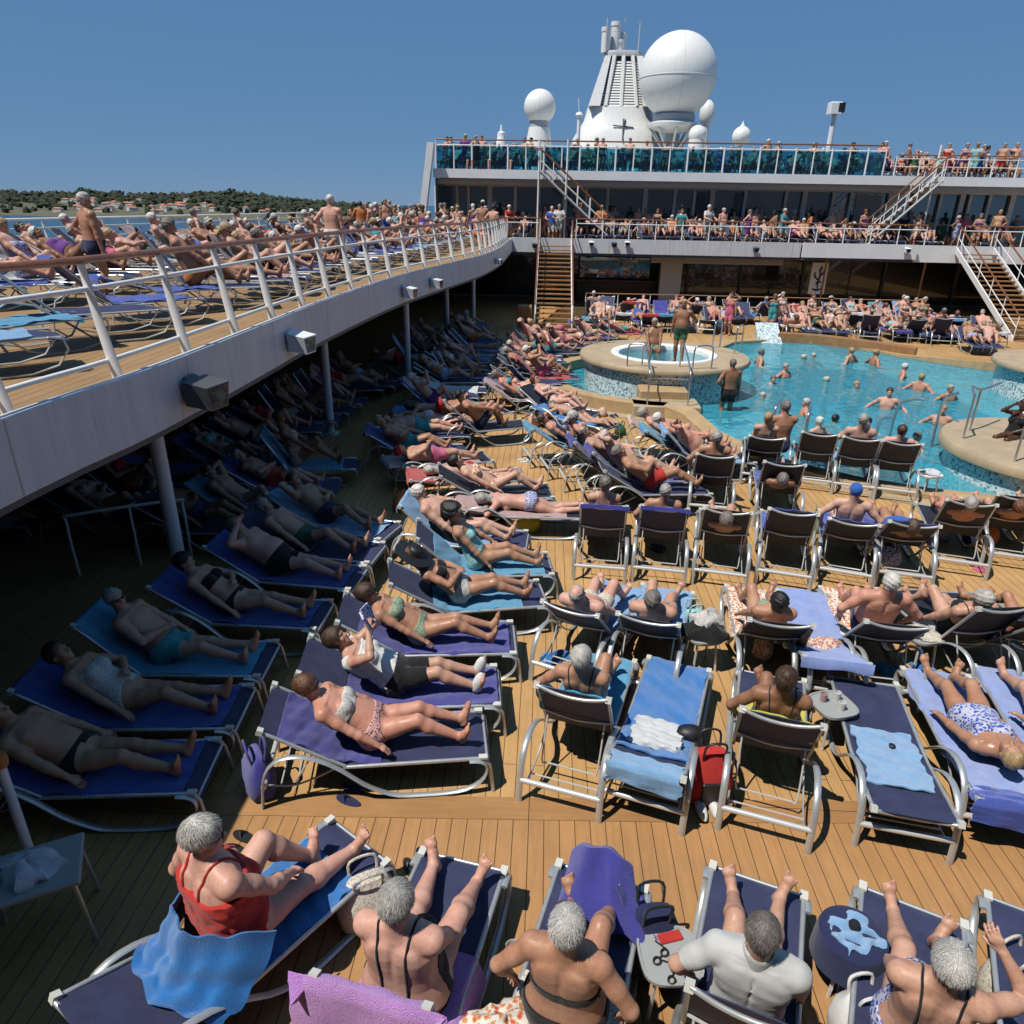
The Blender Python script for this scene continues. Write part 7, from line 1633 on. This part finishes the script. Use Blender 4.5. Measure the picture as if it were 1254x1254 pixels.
loc, rz = row((1248, 836), (1200, 745), 45, 'dark lounger at the right edge of the second right row', RR2, 'black_sling'); sit('f_side', loc, rz, 'sunbather at the right end of the second right row', skin_='skin_bronze', cloth_='cloth_navy', hair_='hair_brown')
# third row
RR3 = 'loungers of the third right row'
r3 = [((733, 713), 5, 58, 'f_up', 'skin_tan', 'towel_indigo'), ((805, 716), 8, 58, 'm_up', 'skin_bronze', 'towel_indigo'), ((879, 720), 12, 58, 'f_side', 'skin_tan', None), ((957, 721), 15, 58, None, None, 'towel_royal'), ((1030, 719), 18, 45, 'hero', None, 'towel_royal'), ((1104, 722), 12, 45, 'f_suit', 'skin_bronze', 'towel_indigo'), ((1172, 706), 16, 58, 'm_side', 'skin_red', None), ((1234, 698), 16, 58, 'f_side', 'skin_tan', None), ((1290, 694), 16, 58, 'm_side', 'skin_tan', None)]
for i, (A, ang, th, key, sk, tw) in enumerate(r3):
    loc, rz = row(A, None, th, '%s lounger seen from behind, %s from left in the third right row' % ('navy' if i in (0, 1) else 'black', ORD[i]), RR3, 'navy_sling' if i in (0, 1) else 'black_sling', ang=ang)
    if tw: towel_on(th, loc, rz, tw, '%s towel on the %s lounger of the third right row' % ('indigo' if tw == 'towel_indigo' else 'royal blue', ORD[i]), s0=0, s1=1.9, width=.66, over=.06 if i < 2 else 0)
    if key == 'hero': put(lounge(74, ('rail', 'rail'), (.60, .62), fat=1.12, belly=.6, vox=.010, hair='cap', haircol='cloth_blue', look=(-.15, 1, -.2), wear=[('trunks', 'trunks', 'cloth_white', dict(off=.011))]), loc, rz, 'pale backed man in a blue cap sitting up in the third right row', RP, 'skin_pale')
    elif key:
        lb = ['woman with a dark plait seen from behind, first in third right row', 'grey haired man with bronzed shoulders, second in third right row', 'sunbather hidden by the third lounger of the third right row', '', '', 'bronzed sunbather on an indigo towel, sixth in third right row', 'sunburnt man lying sideways, seventh in third right row', 'sunbather on the eighth lounger of the third right row', 'sunbather at the right end of the third right row'][i]
        sit(key, loc, rz, lb, skin_=sk, hair_={0: 'hair_salt', 1: 'hair_grey', 5: 'hair_brown'}.get(i))
# fourth and fifth rows by the pool edge
RR4 = 'loungers facing the near pool edge'
r4 = [((868, 636), 10, 58, 'm_up', 'skin_bronze', None), ((950, 648), 12, 58, 'f_suit', 'skin_brown', 'towel_royal'), ((930, 596), 14, 45, 'f_up', 'skin_tan', None), ((993, 602), 16, 58, None, None, None), ((1043, 609), 17, 58, 'm_up', 'skin_tan', 'towel_sky'), ((1092, 615), 17, 58, 'm_up', 'skin_pink', 'towel_royal')]
for i, (A, ang, th, key, sk, tw) in enumerate(r4):
    loc, rz = row(A, None, th, 'black lounger facing the near pool edge, ' + ['left one of the nearer pair', 'right one of the nearer pair', 'low one beside two bathers', 'tall one left of two bathers’ heads', 'middle one with a grey head above it', 'right one beside the white table'][i], RR4, 'black_sling', ang=ang)
    if tw: towel_on(th, loc, rz, tw, '%s towel on the %s lounger facing the near pool edge' % ('pale blue' if tw == 'towel_sky' else 'royal blue', ['', 'right nearer', '', '', 'middle', 'right end'][i]), s0=.05, s1=1.9, width=.66)
    if key: sit(key, loc, rz, ['grey haired bather turned sideways by the pool edge loungers', 'dark sunbather on a royal blue towel near the pool edge', 'woman sitting low among the pool edge loungers', '', 'grey head above the middle pool edge lounger', 'pink skinned man on the right pool edge lounger'][i], skin_=sk, hair_='hair_grey' if i in (0, 4) else None)
p = sit('m_sit', P(948, 575, 0), 0, 'bronzed bather sitting on the coping with his back turned', skin_='skin_bronze', hair_='hair_salt', cloth_='cloth_navy')
small_table(P(1131, 606, 0), .2, 'small white table at the right end of the pool edge loungers', 'white_paint'); heap('white_towel', P(1131, 606, 0) + V((0, 0, .435)), 'towel_white', 'white towel heaped on the small white table by the pool', (.18, .14, .07), 4, 'towel')
# ================================================================= DIAGONAL CLUSTERS (feet towards the right)
def cluster(area, A0, A1, B0, B1, n, keys, pp=1., tp=.5, sling='black_sling', simple=False, **kw):
    for i in range(n):
        f = i / max(1, n - 1); A = (A0[0] + (A1[0] - A0[0]) * f, A0[1] + (A1[1] - A0[1]) * f); B = (B0[0] + (B1[0] - B0[0]) * f, B0[1] + (B1[1] - B0[1]) * f)
        loc, rz = place(A, B); spot(area, loc, rz + CR.uniform(-.04, .04), keys, pp, tp, sling=sling, simple=simple, **kw)
LIE2 = ['m_side', 'f_side', 'm_fat', 'f_suit', 'm_thin', 'f_big', 'f_prone', 'm_book', 'm_knees', 'm_flat', 'f_phone']
cluster('in the cluster left of centre', (655, 566), (755, 622), (745, 540), (842, 597), 5, LIE2, tp=.6, sling='navy_sling')
cluster('in the cluster at the shade edge', (500, 592), (590, 648), (580, 560), (690, 623), 4, LIE2, tp=.4)
cluster('at the shade edge beyond', (545, 530), (560, 545), (610, 502), (628, 520), 2, LIE2, tp=.4)
cluster('near the left tub', (625, 500), (668, 522), (702, 492), (742, 520), 3, LIE2, tp=.4)
cluster('in front of the pool steps', (783, 558), (815, 580), (865, 540), (905, 560), 3, ['m_fat', 'f_side', 'm_side'], tp=1.)
bag('beach_bag', P(640, 648, 0), .2, 'towel_yellow', 'yellow knitted bag under a lounger of the shade edge cluster', (.55, .34, .36), handles=False)
heap('white_towels', P(830, 590, 0), 'towel_white', 'white towels dropped on the deck left of the pool edge loungers', (.35, .22, .12), 6, 'towel'); sandal(P(752, 510, 0), .4, 'cloth_navy', 'sandals on the deck near the left tub')
# shaded places behind the columns
for i, (x, y) in enumerate([(-5.0, 9.4), (-4.6, 10.25), (-4.5, 11.1), (-4.4, 11.95), (-5.9, 12.4), (-5.8, 13.3), (-5.7, 14.2), (-5.6, 15.1), (-5.5, 16.0), (-5.4, 16.9), (-5.2, 17.8), (-5., 18.7), (-4.8, 19.6), (-6.6, 9.7), (-6.7, 10.6), (-6.8, 11.5), (-4.4, 21.2), (-4.2, 22.4), (-4.0, 23.8), (-3.9, 25.2), (-3.4, 27.8), (-3.2, 29.2)] + [(-7.8 - CR.random(), 7.5 + 1.6 * k) for k in range(8)] + [(-2.6 + CR.uniform(-.15, .15), 13.2 + k * .86) for k in range(16)] + [(-.6 + .02 * k, 17.6 + k * .8) for k in range(11)]):
    a = rad(CR.uniform(72, 96)); spot('in the shade behind columns', V((x - .9, y, 0)), -a, LIE, .82, .35)
# crowd round the left whirlpool
for i, (px, py) in enumerate([(655, 440), (672, 432), (690, 425), (640, 455), (650, 425), (668, 415), (706, 418), (726, 413), (745, 414), (640, 470), (628, 482)]):
    loc = P(px - 14, py + 6, 0); spot('left of the left tub', loc, -rad(CR.uniform(60, 85)), LIE, .95, .4)
# far crowd behind the pool: three rows facing the pool
for r_, (y0, n, x0, x1) in enumerate([(30.9, 11, 1.9, 8.0), (30.0, 13, 9.8, 17.6), (33.6, 20, 1.8, 17.6), (31.7, 9, 10., 18.)]):
    for i in range(n):
        x = x0 + (x1 - x0) * (i + .5) / n + CR.uniform(-.08, .08); flip = CR.random() < (.85 if r_ == 2 else .7)
        loc = V((x, y0 + (2.0 if flip else -.2) + CR.uniform(-.15, .15), 0)); spot('behind the pool, %s row' % (('left front', 'right front', 'back', 'right middle')[r_]), loc, PI + CR.uniform(-.2, .2) if flip else CR.uniform(-.3, .3), LIE, .88, .5)
for i in range(8): spot('far right corner of the pool deck', V((15.6 + .75 * (i % 4) + .2 * (i // 4), 29.2 + (i // 4) * 2.3, 0)), PI + CR.uniform(-.3, .2) if i % 3 else CR.uniform(-.3, .3), LIE, .9, .5)
for i in range(18): spot('in the dark below the left deck', V((-10.4 + CR.uniform(-.2, .2), 8 + i * 1.2, 0)), -rad(CR.uniform(75, 95)), LIE, 0, .3)
for px, py in [(890, 410), (943, 405), (952, 404), (988, 408), (1100, 412), (1122, 414)]: stander('standing behind the pool', P(px, py, 0), PI + CR.uniform(-.6, .6))
# people in and round the water
A_ = 'in the pool'
def swim(px, py, rz, z=None, key=None, **kw):
    p = P(px, py, 0); key = key or CR.choice(['swim_out', 'swim_f', 'swim_out']); o = person(key, (p.x, p.y, (z - .32) if z is not None else -1.42), rz, group='bathers in the pool', **kw); o['_p'] = 'up to the chest' if (z is None or z < -1) else 'standing'; note(A_, 'person', o)
SW = [(px, py, -1.16 + .25 * ((px * 7) % 5 == 0)) for px, py in [(930, 447), (946, 470), (984, 440), (996, 437), (1040, 444), (1070, 447), (960, 462), (1012, 466), (1048, 475), (934, 486), (985, 508), (1022, 517), (1000, 535), (1085, 500), (1120, 548), (1160, 490), (1105, 462), (1125, 478), (1060, 530), (1150, 520)]]
for px, py, z in SW or [(938, 450, -1.1), (946, 470, None), (984, 440, -.95), (992, 437, -.95), (1003, 440, -1.0), (1008, 462, None), (960, 462, -1.2), (1022, 440, -1.1), (1040, 444, -1.2), (1070, 447, -1.0), (1016, 466, -1.3), (1048, 470, -1.3), (930, 488, -1.2), (938, 483, -1.2), (985, 508, -1.15), (1022, 515, -1.1), (995, 535, -.95), (1016, 530, -1.1), (1120, 548, -.9), (1160, 490, -.9), (1175, 495, -1.0), (980, 455, -1.25), (955, 440, -1.)]:
    swim(px, py, CR.uniform(0, 6.28), z)
o = person('m_stand', P(887, 522, -.42) , rad(5), group='bathers in the pool', skin_='skin_brown', cloth_='cloth_black', hair_='hair_salt'); tag(o, 'bronzed man in long black shorts standing in shallow water by the left tub', 'person'); del o['_d']
p = PY(830, 445, 19.9); o = person('m_stand', (p.x, 19.9, .90), rad(160), group='bathers in the pool', skin_='skin_brown', cloth_='cloth_brown'); tag(o, 'deeply tanned man standing on the rim of the left tub', 'person'); del o['_d']
o = person('m_sit', (JL[0] - .2, JL[1] + .9, .40), PI, group='bathers in the pool', skin_='skin_brown'); tag(o, 'bather sitting in the left whirlpool', 'person'); del o['_d']
o = person('f_sit', (10.35 - .7, 13.9 + .6, .18), rad(120), group='bathers in the pool', skin_='skin_dark', hair_='hair_black', cloth_='cloth_black'); tag(o, 'dark haired bather sitting on the near drum at the right edge', 'person'); del o['_d']
# ================================================================= UPPER DECK, LEFT SIDE
for c_, (xc, y0, y1, n, nm) in enumerate([(-5.85, 5.2, 35.5, 28, 'upper left deck, rail row'), (-9.0, 7.0, 35.0, 25, 'upper left deck, middle row'), (-11.5, 9.0, 34.5, 19, 'upper left deck, outer row')]):
    for i in range(n):
        y = y0 + (y1 - y0) * (i + .5) / n + CR.uniform(-.12, .12); xx = xc + .9 * max(0, (y - 17) / 19) * 1.6
        spot(nm, V((xx - .5, y, UZ)), -rad(CR.uniform(62, 92) if y > 10.5 else CR.uniform(28, 50)), ['m_side', 'f_side', 'm_fat', 'm_up', 'f_up', 'f_hat', 'm_book', 'm_thin', 'f_big', 'm_knees', 'f_phone', 'm_flat'], .86 if y > 10.5 else 0., .6)
o = person('m_stand', (-7.6, 12.3, UZ), -rad(38), None, 'people on the upper left deck', 'skin_bronze', 'cloth_navy', 'hair_silver', .97); tag(o, 'bare backed man with a pale cap of hair rising above the upper left deck crowd', 'person'); del o['_d']
o = person('m_stand', (-5.25, 18.3, UZ), -rad(12), None, 'people on the upper left deck', 'skin_pink', 'cloth_white', 'hair_white', 1.04); tag(o, 'tall pink backed man in white trunks walking along the upper left deck', 'person'); del o['_d']
for px, y in [(442, 31), (455, 30), (462, 33), (472, 32), (484, 34), (508, 37), (515, 36), (560, 38.6), (590, 38.8)]: p = PY(px, 260, y); stander('standing at the end of the upper left deck', V((p.x, y, UZ)), CR.uniform(0, 6.28))
# ================================================================= UPPER DECK AND TOP DECK, FAR END
for i in range(32):
    x = -1.6 + (22.5 + 1.6) * (i + .5) / 32 + CR.uniform(-.1, .1)
    if xs0 - .2 < x < xs1 + .2 or xr0 - .2 < x < xr1 + .2: continue
    crowd_add(CR.choice(['m_side', 'f_side', 'm_fat', 'm_up', 'f_up', 'f_hat', 'm_book', 'f_phone', 'm_knees']), (x, FY + 2.3, UZ), PI + CR.uniform(-.25, .25), True)
for i in range(24): px = 655 + (1092 - 655) * (i + .5) / 24 + CR.uniform(-6, 6); p = PY(px, 195, TY + .9); crowd_add(CR.choice(['m_sit', 'f_sit', 'm_shirt', 'm_stand', 'f_stand']), (p.x, TY + .8, TZ), PI + CR.uniform(-.9, .9))
for i in range(26):
    x = -4.5 + 27.5 * (i + .5) / 26 + CR.uniform(-.3, .3); stander('behind the far upper deck rail', V((x, FY + CR.uniform(1.0, 3.9), UZ)), PI + CR.uniform(-.9, .9), ['m_stand', 'f_stand', 'm_rail', 'f_dress', 'm_stand'])
for px in (675, 684): stander('at the head of the left stairs', V((PY(px, 280, FY + .6).x, FY + .6, UZ)), PI, ['f_dress', 'm_rail'], cloth_='cloth_blue' if px == 675 else 'cloth_white')
for i in range(40):
    px = 540 + (1240 - 540) * (i + .5) / 40 + CR.uniform(-5, 5); p = PY(px, 205, TY + 1.6); crowd_add(CR.choice(['m_up', 'f_up', 'f_hat', 'm_fat', 'm_knees', 'f_phone']), (p.x, TY + 2.5, TZ), PI + CR.uniform(-.3, .3), True)
    if CR.random() < .7: p = PY(px + 8, 205, TY + 4); crowd_add(CR.choice(['m_up', 'f_up', 'f_hat', 'm_fat', 'f_phone']), (p.x, TY + 4.8, TZ), PI + CR.uniform(-.3, .3), True)
for px in (541, 547, 553, 560, 570, 578, 583, 590, 596, 604, 610, 616, 631, 642, 650, 668, 700, 706, 730, 790, 866, 905, 950, 983, 997, 1050, 1078, 1090, 1112, 1120, 1130, 1138, 1150, 1165, 1180, 1184, 1192, 1200, 1205, 1212, 1217, 1226, 1232, 1240, 1250): p = PY(px, 195, TY + .9); crowd_add(CR.choice(['m_stand', 'f_stand', 'm_rail', 'f_dress', 'm_sit', 'f_sit', 'm_shirt', 'f_sit'] if px < 650 or px > 1090 else ['m_stand', 'f_stand', 'm_sit', 'f_sit', 'f_sit']), (p.x, TY + CR.uniform(.6, 1.5), TZ), PI + CR.uniform(-1.2, 1.2))
for i in range(52):
    px = 625 + (1250 - 625) * (i + .5) / 52 + CR.uniform(-4, 4); y = FY + CR.uniform(2.2, 4.4); p = PY(px, 270, y); crowd_add(CR.choice(['m_stand', 'f_stand', 'm_rail', 'f_dress', 'm_sit', 'f_sit', 'm_shirt', 'f_sit', 'm_up', 'f_hat']), (p.x, y, UZ), PI + CR.uniform(-1.5, 1.5))
for i in range(26):
    px = 430 + (606 - 430) * (i + .5) / 26 + CR.uniform(-4, 4); y = CR.uniform(32, 40); p = PY(px, 280, y); crowd_add(CR.choice(['m_stand', 'f_stand', 'm_sit', 'f_sit', 'm_shirt', 'f_dress']), (p.x, y, UZ), CR.uniform(0, 6.28))
build_crowd()
# odds and ends on the deck
for i in range(34):
    a_, b_, c_, d_ = CR.choice([(640, 1230, 640, 700), (650, 1230, 800, 835), (480, 660, 620, 660), (620, 860, 560, 640), (560, 760, 490, 540)])
    p = P(CR.uniform(a_, b_), CR.uniform(c_, d_), 0); k_ = CR.random(); rr = CR.uniform(0, 6)
    if k_ < .45: m, nm = CR.choice(CC); o = bag('beach_bag', p, rr, m, None, (CR.uniform(.26, .4), .22, CR.uniform(.2, .34)), handles=CR.random() < .6); o['_c'] = nm; note('among the loungers', 'bag', o); o['category'] = 'bag'; o['group'] = 'bags among the loungers'
    elif k_ < .75: o = sandal(p, rr, CR.choice(['black', 'cloth_navy', 'cloth_brown', 'cloth_pink', 'cloth_white']), None); note('among the loungers', 'sandals', o); o['category'] = 'sandals'; o['group'] = 'sandals among the loungers'
    else: m, nm = CR.choice(TC); o = heap('towel', p, m, None, (CR.uniform(.12, .2), .12, .08), i, 'towel', rr); o['_c'] = nm; note('among the loungers', 'heap', o); o['group'] = 'dropped towels'
finish_labels()
# the prototypes themselves are removed
for k_, (o, th, fem) in PR.items():
    for ch, gs in KT[o.name]:
        for g in gs: bpy.data.objects.remove(g)
        bpy.data.objects.remove(ch)
    bpy.data.objects.remove(o)
